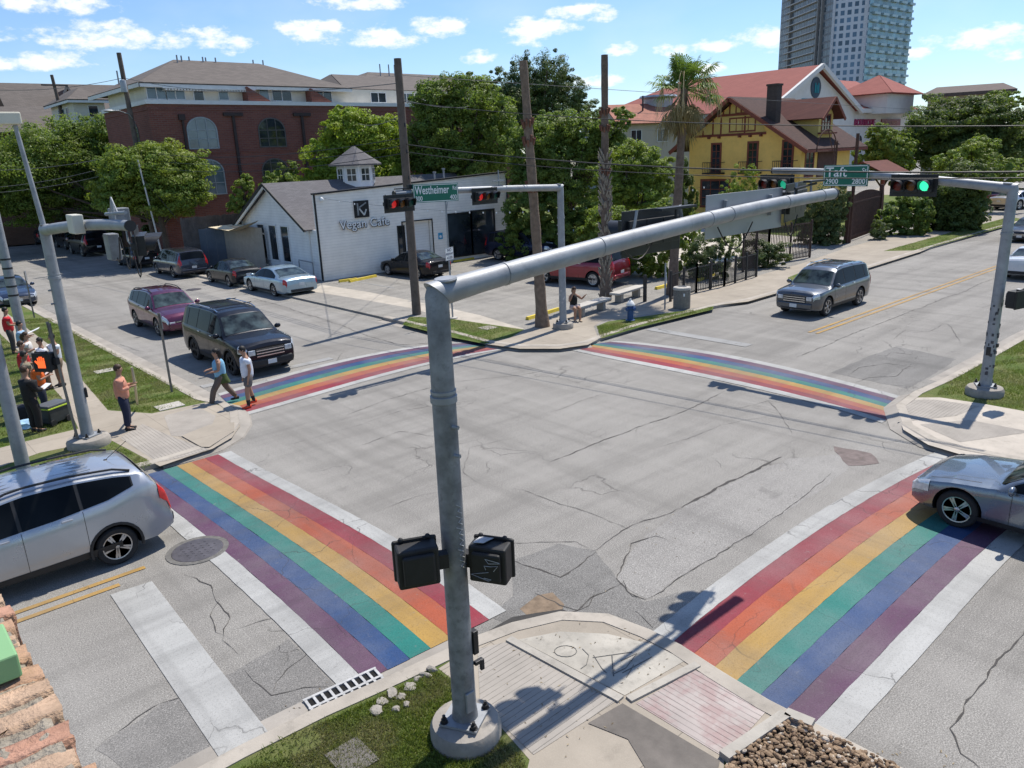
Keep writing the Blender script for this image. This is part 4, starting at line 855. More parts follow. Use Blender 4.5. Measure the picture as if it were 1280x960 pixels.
# rusty gate
g0,g1=G(1057,304,zs),G(1097,289,zs); d=g1-g0; t=thing('driveway_gate','tall rusty brown slatted gate beside the driveway','gate',(g0.x,g0.y,zs),math.atan2(d.y,d.x)); L_=d.length; rust=P('rust_brown',(.085,.045,.033),.85,.2,.3,4,grime=.4)
m=MB(); n=int(L_/.16)
for i in range(n): m.box(i*.16,-.02,.1,i*.16+.11,.02,2.9+.35*math.sin(PI*i/n))
m.build('slats',rust,t); m=MB(); m.box(0,-.05,.3,L_,-.021,.42); m.box(0,-.05,2.5,L_,-.021,2.62); m.build('rail',rust,t)
for x in (0,L_): m=MB(); m.box(x-.12,-.12,0,x+.12,.12,3.4); m.build('post',rust,t)
m=MB(); m.tube([(.2+.0,-.15,0),(.2,-.15,7.0)],[.12,.10],6); m.build('lattice_post',rust,t)
t=thing('iron_arch','tall rusty lattice post with a round hoop at its top beside the gate','garden arch',(g0.x-1.2,g0.y+.6,zs)); m=MB()
for x in (-.18,.18):
    m.tube([(x,0,0),(x,0,6.6)],.035,6)
for k in range(22): m.tube([(-.18,0,k*.3),(.18,0,k*.3+.3)],.018,4)
m.build('lattice',rust,t); m=MB(); m.tube([(1.3*math.cos(a)*1.0-1.2,0,6.0+1.3*math.sin(a)) for a in np.linspace(0,PI,18)],.04,5); m.tube([(-1.2+1.3*math.cos(.9),0,6),( -1.2,0,7.3)],.03,5); m.tube([(-2.5,0,6.0),(.1,0,6.0)],.03,5); m.build('hoop',rust,t)
# wooden fence and side yard left of the café
def boardfence(lab,a,b,h,mat,w=.15,name='board_fence'):
    d=b-a; t=thing(name,lab,'fence',(a.x,a.y,zs),math.atan2(d.y,d.x)); n=int(d.length/w); m=MB()
    for i in range(n): m.box(i*w+.004,-.012,0,(i+1)*w-.004,.012,h+random.uniform(-.04,.05))
    m.build('boards',mat,t); m=MB(); 
    for z in (.4,h-.4): m.box(0,.013,z,d.length,.06,z+.1)
    m.build('rail',mat,t); return t
oldw=P('grey_brown_fence_boards',(.12,.10,.085),.9,0,.35,1.5,.5,20,grime=.5)
boardfence('weathered brown board fence behind the café under the brick building',Vector((18.2,53,0)),Vector((40,54,0)),3.4,oldw)
boardfence('dark grey board gate panel beside the light poles left of the café yard',Vector((18.7,53.5,0)),Vector((20.7,52.0,0)),2.6,P('slate_painted_boards',(.10,.12,.145),.7,0,.12,2),.6)
lat=P('pale_screen_boards',(.36,.31,.25),.8,0,.12,2,.3,20,grime=.3)
boardfence('pale beige screen wall of the café side yard under the cream shade sail',Vector((20.6,52.5,0)),Vector((21.1,46.9,0)),2.75,lat,.9,'screen_wall')
t=MB(); 
q=[(20.9,47.0,3.35),(21.2,50.9,3.0),(19.9,52.8,2.8),(19.7,49.0,2.75)]
N_=8; vs=[];fs=[]
for i in range(N_+1):
    for j in range(N_+1):
        u,v=i/N_,j/N_; A=Vector(q[0]).lerp(Vector(q[1]),u); B_=Vector(q[3]).lerp(Vector(q[2]),u); p=A.lerp(B_,v); p.z-=.5*math.sin(PI*u)*math.sin(PI*(.2+.8*v))*.7; vs.append(p)
for i in range(N_):
    for j in range(N_): k=i*(N_+1)+j; fs.append((k,k+1,k+N_+2,k+N_+1))
t.smooth=True; t.add(vs,fs); vs2=[v-Vector((0,0,.02)) for v in vs]; t.add(vs2,[f[::-1] for f in fs]); o=t.build('shade_sail',P('cream_canvas',(.62,.53,.36),.8,0,.08,3),None); tag(o,'sagging cream canvas shade sail hung at the left eave of the café','awning')
# ================================================================ CARS
head_glass=P('headlight_lens',(.55,.58,.60),.08,.3,.25,9,spec=.8); tail_red=P('tail_lamp_red',(.42,.012,.015),.15,0,.25,9,spec=.7); plate_w=P('licence_plate',(.6,.62,.62),.5,0,.1,20); trimblk=P('trim_black',(.02,.02,.021),.55,0,.2,6); well=P('wheel_well',(.008,.008,.008),.9); amberl=P('amber_lamp',(.5,.16,.02),.2)
PROF={
 'sedan':dict(H=1.45,belt=[(0,.80),(.25,.90),(.6,.93),(1,.98)],top=[(0,.60),(.015,.70),(.05,.78),(.14,.87),(.27,.94),(.29,.96),(.36,1.16),(.43,1.35),(.48,1.42),(.56,1.45),(.64,1.43),(.70,1.37),(.78,1.20),(.855,1.06),(.93,1.04),(.98,1.0),(.995,.93),(1,.72)],ws=(.292,.43),rw=(.705,.85),side=(.335,.79),pill=(.545,.705),tum=.42,zb=.20),
 'suv':dict(H=1.80,belt=[(0,.95),(.25,1.08),(.6,1.12),(1,1.16)],top=[(0,.90),(.010,.99),(.035,1.05),(.12,1.10),(.23,1.14),(.25,1.15),(.31,1.40),(.37,1.66),(.41,1.75),(.5,1.80),(.7,1.80),(.88,1.76),(.935,1.71),(.955,1.60),(.98,1.22),(.99,1.10),(1,.80)],ws=(.252,.37),rw=(.945,.978),side=(.285,.925),pill=(.485,.68,.84),tum=.30,zb=.27),
 'cross':dict(H=1.68,belt=[(0,.88),(.25,1.00),(.6,1.06),(1,1.16)],top=[(0,.66),(.015,.82),(.05,.92),(.13,1.0),(.23,1.06),(.25,1.08),(.32,1.34),(.38,1.55),(.43,1.63),(.52,1.68),(.68,1.67),(.84,1.61),(.915,1.55),(.94,1.46),(.975,1.18),(.987,1.05),(1,.76)],ws=(.252,.38),rw=(.925,.972),side=(.29,.90),pill=(.49,.69,.82),tum=.36,zb=.25),
 'van':dict(H=1.74,belt=[(0,.84),(.2,1.0),(.6,1.05),(1,1.08)],top=[(0,.62),(.015,.78),(.05,.88),(.12,.99),(.19,1.08),(.26,1.36),(.33,1.60),(.39,1.70),(.5,1.74),(.7,1.74),(.88,1.70),(.945,1.64),(.96,1.52),(.985,1.15),(.993,1.0),(1,.72)],ws=(.195,.33),rw=(.95,.984),side=(.25,.93),pill=(.45,.66,.84),tum=.28,zb=.22),
}
PILLAR=[0]
def interp(tab,t):
    for (a,x),(b,y) in zip(tab,tab[1:]):
        if t<=b: 
            return x+(y-x)*(t-a)/(b-a) if b>a else y
    return tab[-1][1]
def make_car(name,lab,kd,col,L,Wd,loc,ang,wb,fo,wr=.34,H=None,metal=.5,rough=.3,rails=False,tint=None,clad=False,spokes=5,chromebar=True,group='cars and trucks',wheelm=None,paint=None,fine=True,plate=True,hood_lines=True,scl=1.0,roofbars=0,prof=None,rear_amber=False):
    pr=dict(PROF[kd]); 
    if prof: pr.update(prof)
    H=H or pr['H']; kz=H/pr['H']; hw=Wd/2
    pm=paint or carpaint(name+'_paint_'+lab[:12],col,metal,rough)
    t0=thing(name,lab,'car' if kd!='van' else 'minivan',loc,ang,group)
    if scl!=1: t0.scale=(scl,scl,scl)
    def top(t): return interp(pr['top'],t)*kz
    def belt(t): return interp(pr['belt'],t)*kz
    def wid(t):
        f=1.0
        if t<.12: f=.80+.20*(1-(1-t/.12)**2.4)
        if t>.88: f=.86+.14*(1-((t-.88)/.12)**2.2)
        return hw*f
    def zb(t): 
        z=pr['zb']; 
        if t<.05: z+=.05*(1-t/.05)
        if t>.93: z+=.10*(t-.93)/.07
        return z
    def sec(t):
        w=wid(t); zt=top(t); b=min(belt(t),zt-.055); z0=zb(t); h=b-z0
        yb=w*.955; z7=max(zt-.06,b+.012); y7=yb-max(0,z7-b)*pr['tum']-(.03 if zt>belt(t)+.1 else .06); y8=y7-(.09 if zt>belt(t)+.1 else .14); 
        return [(0,z0),(w*.8,z0),(w*.955,z0+.04),(w*.99,z0+h*.22),(w*1.0,z0+h*.52),(w*.997,z0+h*.74),(w*.985,b-.05),(yb,b),(y7,z7),(y8,zt-.012),(y8*.5,zt+.010),(0,zt+.018)]
    X=lambda t: L/2-t*L
    def Sf(t,s,side=1):
        q=sec(t); i=min(int(s),len(q)-2); f=s-i; y=q[i][0]+(q[i+1][0]-q[i][0])*f; z=q[i][1]+(q[i+1][1]-q[i][1])*f
        return Vector((X(t),side*y,z))
    ts=sorted(set([round(i/56,4) for i in range(57)]+[a for a,_ in pr['top']]+[.004,.03,.06,.085,.97]))
    m=MB(); m.smooth=True; rs=[]
    for t in ts:
        q=sec(t); ring=[Vector((X(t),y,z)) for y,z in q]+[Vector((X(t),-y,z)) for y,z in q[::-1][1:-1]]
        rs.append(ring)
    m.rings(rs); body=m.build('body',[pm],t0)
    # wheel arches cut out
    xs=[L/2-fo,L/2-fo-wb]
    cut=MB(); 
    for x in xs:
        for s in (1,-1): 
            cut.tube([(x,s*(hw+.3),wr+.01),(x,s*(hw-.30),wr+.01)],[wr*1.17]*2,26)
    co=cut.build('cut',[well],None); bpy.context.view_layer.update()
    co.parent=t0; body.data.materials.append(well)
    bo=body.modifiers.new('b','BOOLEAN'); bo.object=co; bo.operation='DIFFERENCE'; bo.solver='EXACT'
    try: bo.material_mode='TRANSFER'
    except Exception: pass
    dg=bpy.context.evaluated_depsgraph_get(); me=bpy.data.meshes.new_from_object(body.evaluated_get(dg)); body.modifiers.clear(); body.data=me; bpy.data.objects.remove(co)
    me.name='body'
    if len(me.materials)<2: me.materials.append(well)
    # wheel wells black by position
    wi=[i for i,mm in enumerate(me.materials) if mm and mm.name=='wheel_well'][0]
    for p in me.polygons:
        c=p.center
        for x in xs:
            d=math.hypot(c.x-x,c.z-wr-.01)
            if d<wr*1.185 and abs(c.y)<hw*1.01 and abs(c.y)>hw-.32 and d>wr*.0:
                if abs(p.normal.y)<.5 or abs(c.y)<hw-.25: p.material_index=wi
        if clad and c.z<pr['zb']+.17 and p.material_index!=wi and abs(p.normal.z)<.9: pass
    try: me.set_sharp_from_angle(angle=R(34))
    except Exception: pass
    def patch(nm,t_a,t_b,s_a,s_b,mat,sides=(1,-1),off=.006,nt=10,ns=4,parent=None,tops=None,separate=True,join=False):
        out=[]; mbs=MB()
        for sd_ in sides:
            mb=mbs if join else MB(); mb.smooth=True; vs=[]
            for i in range(nt+1):
                for j in range(ns+1):
                    t=t_a+(t_b-t_a)*i/nt; s=s_a+(s_b-s_a)*j/ns
                    p=Sf(t,s,sd_); e=.002
                    du=Sf(min(1,t+e),s,sd_)-Sf(max(0,t-e),s,sd_); dv=Sf(t,min(11,s+.05),sd_)-Sf(t,max(0,s-.05),sd_)
                    n_=du.cross(dv); 
                    if n_.length<1e-9: n_=Vector((0,sd_,0))
                    n_.normalize()
                    if n_.dot(Vector((p.x*.15,p.y,p.z-.7)))<0: n_=-n_
                    vs.append(p+n_*off)
            fs=[(i*(ns+1)+j,i*(ns+1)+j+1,(i+1)*(ns+1)+j+1,(i+1)*(ns+1)+j) for i in range(nt) for j in range(ns)]
            mb.add(vs,fs)
            if not join: out.append(mb.build(nm,mat,parent or t0))
        if join: out.append(mbs.build(nm,mat,parent or t0))
        return out
    # side glass: region between belt and roof edge, lofted in (t,z)
    def sideglass(nm,ta,tb,sd_,offg=.008,mt=None):
        mb=MB(); mb.smooth=True; nt=14; cols=[]
        for i in range(nt+1):
            t=ta+(tb-ta)*i/nt; q=sec(t); zl=q[7][1]+.02; zh=q[8][1]-.025
            if zh<zl+.015: zh=zl+.015
            def yy(z): 
                f=(z-q[7][1])/max(1e-6,(q[8][1]-q[7][1])); return q[7][0]+(q[8][0]-q[7][0])*f
            cols.append([Vector((X(t),sd_*(yy(zl+(zh-zl)*j/3)+offg),zl+(zh-zl)*j/3)) for j in range(4)])
        vs=[p for c in cols for p in c]; fs=[(i*4+j,i*4+j+1,(i+1)*4+j+1,(i+1)*4+j) for i in range(nt) for j in range(3)]
        mb.add(vs,fs); return mb.build(nm,mt or tint or carglass,t0)
    a,bb=pr['side']; cuts=[a]+list(pr['pill'])
    PILLAR[0]=True
    if cuts[-1]<bb-.01: cuts.append(bb)
    for sd_ in (1,-1):
        if fine: sideglass('pillar_trim',a,bb,sd_,.003,trimblk)
        for u,v in zip(cuts,cuts[1:]): sideglass('side_window',u+.006,v-.006,sd_)
    def topglass(nm,ta,tb,mat,off=.007,inset=.03):
        mb=MB(); mb.smooth=True; nt=10; vs=[]
        for i in range(nt+1):
            t=ta+(tb-ta)*i/nt; q=sec(t); dz=(top(min(1,t+.004))-top(max(0,t-.004))); dx=-.008*L; nn=Vector((-dz,0,dx)).normalized(); 
            if nn.z<0: nn=-nn
            ym=q[9][0]+.05-inset
            for j in range(9):
                y=ym*(j/4-1); ay=abs(y)
                if ay<=q[10][0]: z=q[11][1]+(q[10][1]-q[11][1])*ay/max(1e-6,q[10][0])
                elif ay<=q[9][0]: z=q[10][1]+(q[9][1]-q[10][1])*(ay-q[10][0])/max(1e-6,q[9][0]-q[10][0])
                else: z=q[9][1]+(q[8][1]-q[9][1])*(ay-q[9][0])/max(1e-6,q[8][0]-q[9][0])
                vs.append(Vector((X(t),y,z))+nn*off)
        mb.add(vs,[(i*9+j,i*9+j+1,(i+1)*9+j+1,(i+1)*9+j) for i in range(nt) for j in range(8)]); return mb.build(nm,mat,t0)
    topglass('windscreen',pr['ws'][0]+.004,pr['ws'][1]-.004,screen); topglass('rear_window',pr['rw'][0],pr['rw'][1],carglass if kd!='sedan' else screen)
    zc=zb(0); zt0=top(0.0); wf=wid(0)
    # lamps
    patch('headlight',.001,.07 if kd=='sedan' else .055,4.6 if kd=='sedan' else 4.9,7.3,head_glass,off=.014)
    for sd_ in (1,-1): m=MB(); m.cb((L/2+.012,sd_*wf*.78,zc+(zt0-zc)*.80),(.04,wf*.30,(zt0-zc)*.26)); m.build('headlight',head_glass,t0,bevel=.02)
    if kd=='sedan': patch('tail_light',.955,.999,4.6,7.2,tail_red,off=.012)
    else: patch('tail_light',.958,.996,5.0,8.2,tail_red,off=.014)
    zc=zb(0); zt0=top(0.0); wf=wid(0)
    m=MB(); m.cb((L/2+.005,0,zc+(zt0-zc)*.72),(.05,wf*1.2,(zt0-zc)*.42)); g=m.build('grille',trimblk,t0,bevel=.012)
    m=MB(); 
    nb=3 if chromebar else 0
    for k in range(nb): m.cb((L/2+.036,0,zc+(zt0-zc)*(.58+.14*k)),(.018,wf*1.18,.03 if kd=='suv' else .02))
    if nb: m.build('grille_bar',chrome,g)
    zc=zb(0); zt0=top(0.0); wf=wid(0)
    if kd!='sedan':
        m=MB(); m.cb((L/2+.0,0,zc+.17),(.16,wf*1.86,.24)); m.build('front_bumper',pm if not clad else trimblk,t0,bevel=.05)
        m=MB(); m.cb((-L/2+.02,0,zb(1)+.16),(.14,wid(1)*1.84,.20)); m.build('rear_bumper',pm if not clad else trimblk,t0,bevel=.05)
    m=MB(); m.cb((L/2+.0,0,zc+.07),(.04,wf*1.4,.10)); m.build('lower_intake',trimblk,t0,bevel=.01)
    m=MB(); m.cb((-L/2-.005,0,zb(1)+.08),(.05,wid(1)*1.5,.14)); m.build('rear_bumper_trim',trimblk,t0,bevel=.01)
    if plate:
        m=MB(); m.cb((L/2+(.09 if kd!='sedan' else .03),0,zc+.17),(.012,.30,.14)); m.build('number_plate',plate_w,t0); m=MB(); zz=zb(1)+(.36 if kd!='sedan' else .40); m.cb((-L/2-.012,0,zz),(.012,.30,.14)); m.build('number_plate',plate_w,t0)
    # seams and handles
    if fine:
        for sd_ in (1,-1):
            sm_=[a+.01]+[c for c in pr['pill'] if c<.8]
            for c in sm_: patch('door_seam',c-.0009,c+.0009,2.6,6.9,trimblk,(sd_,),off=.003,nt=1,ns=10)
            for c in sm_[1:3]:
                p=Sf(c-.055,6.1,sd_); m=MB(); m.cb((p.x,p.y+sd_*.018,p.z),(.17,.03,.03)); m.build('door_handle',pm if kd!='suv' else chrome,t0,bevel=.008)
            patch('sill_trim',.22,.80,2.0,2.8,trimblk,(sd_,),off=.006,nt=6,ns=1)
            if clad:
                for x in xs:
                    m=MB(); rs=[]
                    for q in range(15):
                        an=-.25+(PI+.5)*q/14; ring=[]
                        for (dr,dy) in ((1.14,.0),(1.14,.028),(1.26,.028),(1.28,.0)): ring.append(Vector((x+wr*dr*math.cos(an),sd_*(hw*.985+dy),wr+.01+wr*dr*math.sin(an))))
                        rs.append(ring)
                    m.rings(rs); m.build('arch_trim',trimblk,t0)
            if rails:
                m=MB(); pts=[Vector((X(t),sd_*(sec(t)[9][0]+.02),sec(t)[9][1]+.05)) for t in np.linspace(.42,.88,9)]; pts[0].z-=.04; pts[-1].z-=.04; m.tube(pts,.02,6); m.build('roof_rail',trimblk if not roofbars else chrome,t0)
        patch('bonnet_seam',.06,.235,8.6,8.66,trimblk,off=.003,nt=8,ns=1)
        if roofbars:
            for t in (.5,.74): m=MB(); m.cb((X(t),0,sec(t)[10][1]+.06),(.05,wid(.5)*1.45,.02)); m.build('roof_bar',trimblk,t0)
    for sd_ in (1,-1):
        p=Sf(a+.012,7,sd_); m=MB(); m.ball((p.x,p.y+sd_*.13,p.z+.08),(.06,.12,.085),10,6); m.tube([(p.x,p.y,p.z+.02),(p.x,p.y+sd_*.08,p.z+.06)],.025,5); m.build('mirror',pm,t0)
    # wheels
    wm_=wheelm or alloy
    for wi_,x in enumerate(xs):
        for sd_ in (1,-1):
            yo=hw*.985; T=Matrix.Translation((x,sd_*yo,wr))@(Matrix.Identity(4) if sd_>0 else Matrix.Rotation(PI,4,'Z'))
            m=MB(); m.lathe([(wr*.62,-.22),(wr*.9,-.22),(wr*.98,-.19),(wr,-.15),(wr,-.06),(wr*.98,-.025),(wr*.9,0),(wr*.70,-.004),(wr*.66,-.02)],30,T,'y'); ty=m.build('tyre',rubber,t0)
            m=MB(); m.smooth=True; m.lathe([(wr*.70,-.02),(wr*.69,-.008),(wr*.64,-.012),(wr*.62,-.07),(.001,-.075)],28,T,'y'); r_=m.build('rim',wm_ if False else wm_,ty)
            m=MB(); m.lathe([(wr*.60,-.068),(.001,-.068)],24,T,'y'); m.build('dark_backing_disc',well,r_)  # flat black disc backing the spokes, standing in for the shade there
            m=MB()
            for k in range(spokes):
                an=2*PI*k/spokes+.2
                for da in ((-.11,.11) if spokes<7 else (0,)):
                    Q=T@Matrix.Rotation(an+da,4,'Y'); m.box(wr*.10,-.05,-.018,wr*.64,-.018,.018,Q)
            m.ball((0,-.03,0),(wr*.15,.025,wr*.15),12,6,T); m.build('spokes',wm_,r_)
    return t0
silver=carpaint('silver_paint',(.42,.44,.47),.55,.3)
rav=make_car('silver_suv','large silver SUV cut by the left edge, beside the purple stripe','cross',None,4.60,1.86,(3.80-2.30,14.68,0),PI,2.66,.93,.35,H=1.70,prof=dict(belt=[(0,.9),(.25,1.02),(.6,1.10),(.78,1.19),(.88,1.33),(1,1.36)],top=[(0,.66),(.015,.82),(.05,.92),(.13,1.0),(.23,1.06),(.25,1.08),(.32,1.34),(.38,1.55),(.43,1.63),(.52,1.68),(.68,1.67),(.82,1.62),(.90,1.56),(.925,1.50),(.955,1.30),(.985,1.10),(.99,1.0),(1,.72)],ws=(.252,.38),rw=(.915,.952),side=(.29,.875),pill=(.49,.69)),paint=silver,rails=True,tint=carglass,clad=True,spokes=5)
# roof ribs and aerial of the silver car
m=MB()
for y in (-.42,-.25,-.08,.1,.27,.44): m.cb((-.25,y,1.70),(1.9,.02,.012))
m.build('roof_rib',silver,rav); m=MB(); m.lathe([(.001,0),(.075,0),(.078,.003),(.001,.004)],20,Matrix.Translation((-1.72,.925,.98))@Matrix.Rotation(-PI/2,4,'X')); m.build('fuel_flap',silver,rav); m=MB(); m.tube([(-1.55,0,1.64),(-1.95,.0,1.9)],.006,5); m.ball((-1.55,0,1.64),(.04,.03,.02),8,4); m.build('aerial',trimblk,rav)
grey_bl=carpaint('grey_blue_paint',(.17,.20,.235),.65,.26)
make_car('grey_sedan','grey blue luxury sedan entering over the purple stripe at the right edge','sedan',None,4.72,1.83,(14.82,4.92-2.36,0),PI/2,2.84,.82,.345,H=1.44,paint=grey_bl,spokes=5,wheelm=alloy)
make_car('grey_suv','dark grey SUV with chrome bumper coming along the right-hand street','suv',(.075,.085,.10),4.85,1.93,(30.85,15.1,0),PI,2.79,.93,.385,H=1.80,metal=.6,rails=True,roofbars=1,spokes=6)
make_car('black_suv','big black SUV with roof rack waiting at the far left crossing','suv',(.012,.014,.02),5.45,2.02,(10.32,26.35,0),-PI/2,3.2,.98,.40,H=1.96,metal=.3,rails=True,roofbars=1,spokes=5,wheelm=trimblk,clad=True)
make_car('purple_suv','dark purple crossover behind the big black SUV','cross',(.10,.012,.045),4.8,1.9,(10.75,34.75,0),-PI/2,2.83,.95,.37,H=1.72,metal=.5,rails=True,spokes=5)
make_car('light_blue_sedan','light blue old sedan parked at the kerb before the café','sedan',(.30,.40,.47),5.38,1.98,(18.3,39.6,0),PI/2,2.91,1.1,.34,H=1.46,metal=.5,spokes=8,group='cars and trucks')
make_car('black_sedan','small black sedan parked between the light blue sedan and the grey minivan','sedan',(.015,.017,.022),4.5,1.8,(18.1,45.2,0),PI/2,2.76,.8,.33,metal=.3,spokes=5)
make_car('grey_minivan','dark grey minivan parked at the kerb left of the small black sedan','van',(.05,.055,.075),5.2,1.99,(17.5,52.3,0),PI/2,3.0,.95,.35,metal=.6,spokes=5)
make_car('black_coupe','black sedan parked in front of the grey minivan nearer the power pole','sedan',(.012,.013,.016),4.7,1.8,(17.2,60.2,0),PI/2,2.76,.9,.34,metal=.3,spokes=5)
make_car('black_pickup','tall black SUV parked beneath the left signal arm','suv',(.01,.01,.012),5.3,2.02,(17.3,73.0,0),PI/2,3.2,1.0,.42,H=1.95,metal=.3,spokes=5,fine=False,scl=1.1)
make_car('dark_sedan','dark blue sedan facing the camera at the left edge of the frame','sedan',(.02,.035,.07),4.8,1.85,(7.3,49.2,0),-PI/2,2.8,.95,.34,metal=.5)
make_car('black_sedan','black sedan parked nose in at the café behind the bare utility pole','sedan',(.012,.012,.014),4.7,1.83,(25.8,37.5,zs),PI*.52,2.8,.9,.33,metal=.3)
make_car('dark_blue_suv','dark blue SUV parked in front of the café windows','suv',(.012,.018,.045),4.9,1.9,(34.0,37.0,zs),-PI*.42,2.9,.9,.38,H=1.85,metal=.4,rails=True)
make_car('dark_blue_suv','dark SUV half hidden behind the far mast, right of the other dark SUV','cross',(.02,.025,.04),4.7,1.85,(37.3,36.2,zs),-PI*.42,2.8,.9,.36,H=1.7,metal=.4,fine=False)
make_car('maroon_suv','maroon SUV parked behind the concrete benches and palm trunk','suv',(.22,.008,.022),5.1,1.98,(29.3,27.6,zs),PI*.56,3.0,.95,.38,H=1.90,metal=.5,rails=True)
make_car('white_sedan','white sedan partly hidden behind the right signal mast','sedan',(.62,.64,.66),4.7,1.85,(44.3,11.0,0),0,2.8,.9,.34,metal=.1)
make_car('dark_sedan','dark sedan ahead of the white sedan at the right edge','sedan',(.02,.025,.035),4.7,1.85,(59.5,15.4,0),PI,2.8,.9,.34,metal=.4)
for i,(px,y_,cl,kd_,lb) in enumerate([((88,312),None,(.03,.035,.04),'sedan','small dark sedan parked ahead of the tall black SUV on the left'),((50,306),None,(.06,.07,.08),'sedan','grey sedan between the silver grey SUV and the small dark sedan, far left'),((28,303),None,(.11,.13,.15),'suv','silver grey SUV far up the left street in front of the hedge'),((6,300),None,(.03,.035,.04),'suv','dark SUV at the far left edge beneath the trees')]):
    p=G(*px); make_car('far_car',lb,kd_,cl,4.8,1.9,(p.x+.8,p.y+2,0),PI/2,2.8,.9,.36,fine=False,spokes=5,scl=1.15)
for i,(px,cl,kd_,lb,an) in enumerate([((1232,261),(.25,.012,.015),'suv','bright red SUV parked across the end of the right-hand road',-.3),((1272,262),(.5,.5,.52),'sedan','pale car at the right edge beyond the red SUV',-.3)]):
    p=G(*px); make_car('far_car',lb,kd_,cl,5.0,1.95,(p.x,p.y,zs),an,2.9,.9,.38,fine=False,scl=1.15)
# ================================================================ PEOPLE
skin=P('skin_tan',(.34,.19,.125),.6,0,.08,6); skind=P('skin_brown',(.22,.12,.075),.6,0,.08,6); hairb=P('hair_black',(.012,.010,.009),.6,0,.3,30); hairbr=P('hair_brown',(.05,.028,.016),.6,0,.3,30)
eyem=P('eye_dark',(.01,.01,.01),.3); shoeb=P('shoe_black',(.015,.015,.016),.6)
RK=[1.22]
def skinmesh(name,verts,edges,mat,parent,sub=1,root=0):
    me=bpy.data.meshes.new(name); me.from_pydata([v[0] for v in verts],edges,[]); me.materials.append(mat); o=bpy.data.objects.new(name,me); link(o,parent)
    bm=bmesh.new(); bm.from_mesh(me); ly=bm.verts.layers.skin.verify(); bm.verts.ensure_lookup_table()
    for i,v in enumerate(bm.verts):
        r=verts[i][1]; kr=RK[0]; v[ly].radius=(r*kr,r*kr) if not hasattr(r,'__len__') else (r[0]*kr,r[1]*kr)
        v[ly].use_root=(i==root)
    bm.to_mesh(me); bm.free()
    s=o.modifiers.new('s','SKIN'); s.use_smooth_shade=True; s.branch_smoothing=.4
    if sub: q=o.modifiers.new('q','SUBSURF'); q.levels=sub; q.render_levels=sub
    dg=bpy.context.evaluated_depsgraph_get(); m2=bpy.data.meshes.new_from_object(o.evaluated_get(dg)); o.modifiers.clear(); o.data=m2; return o
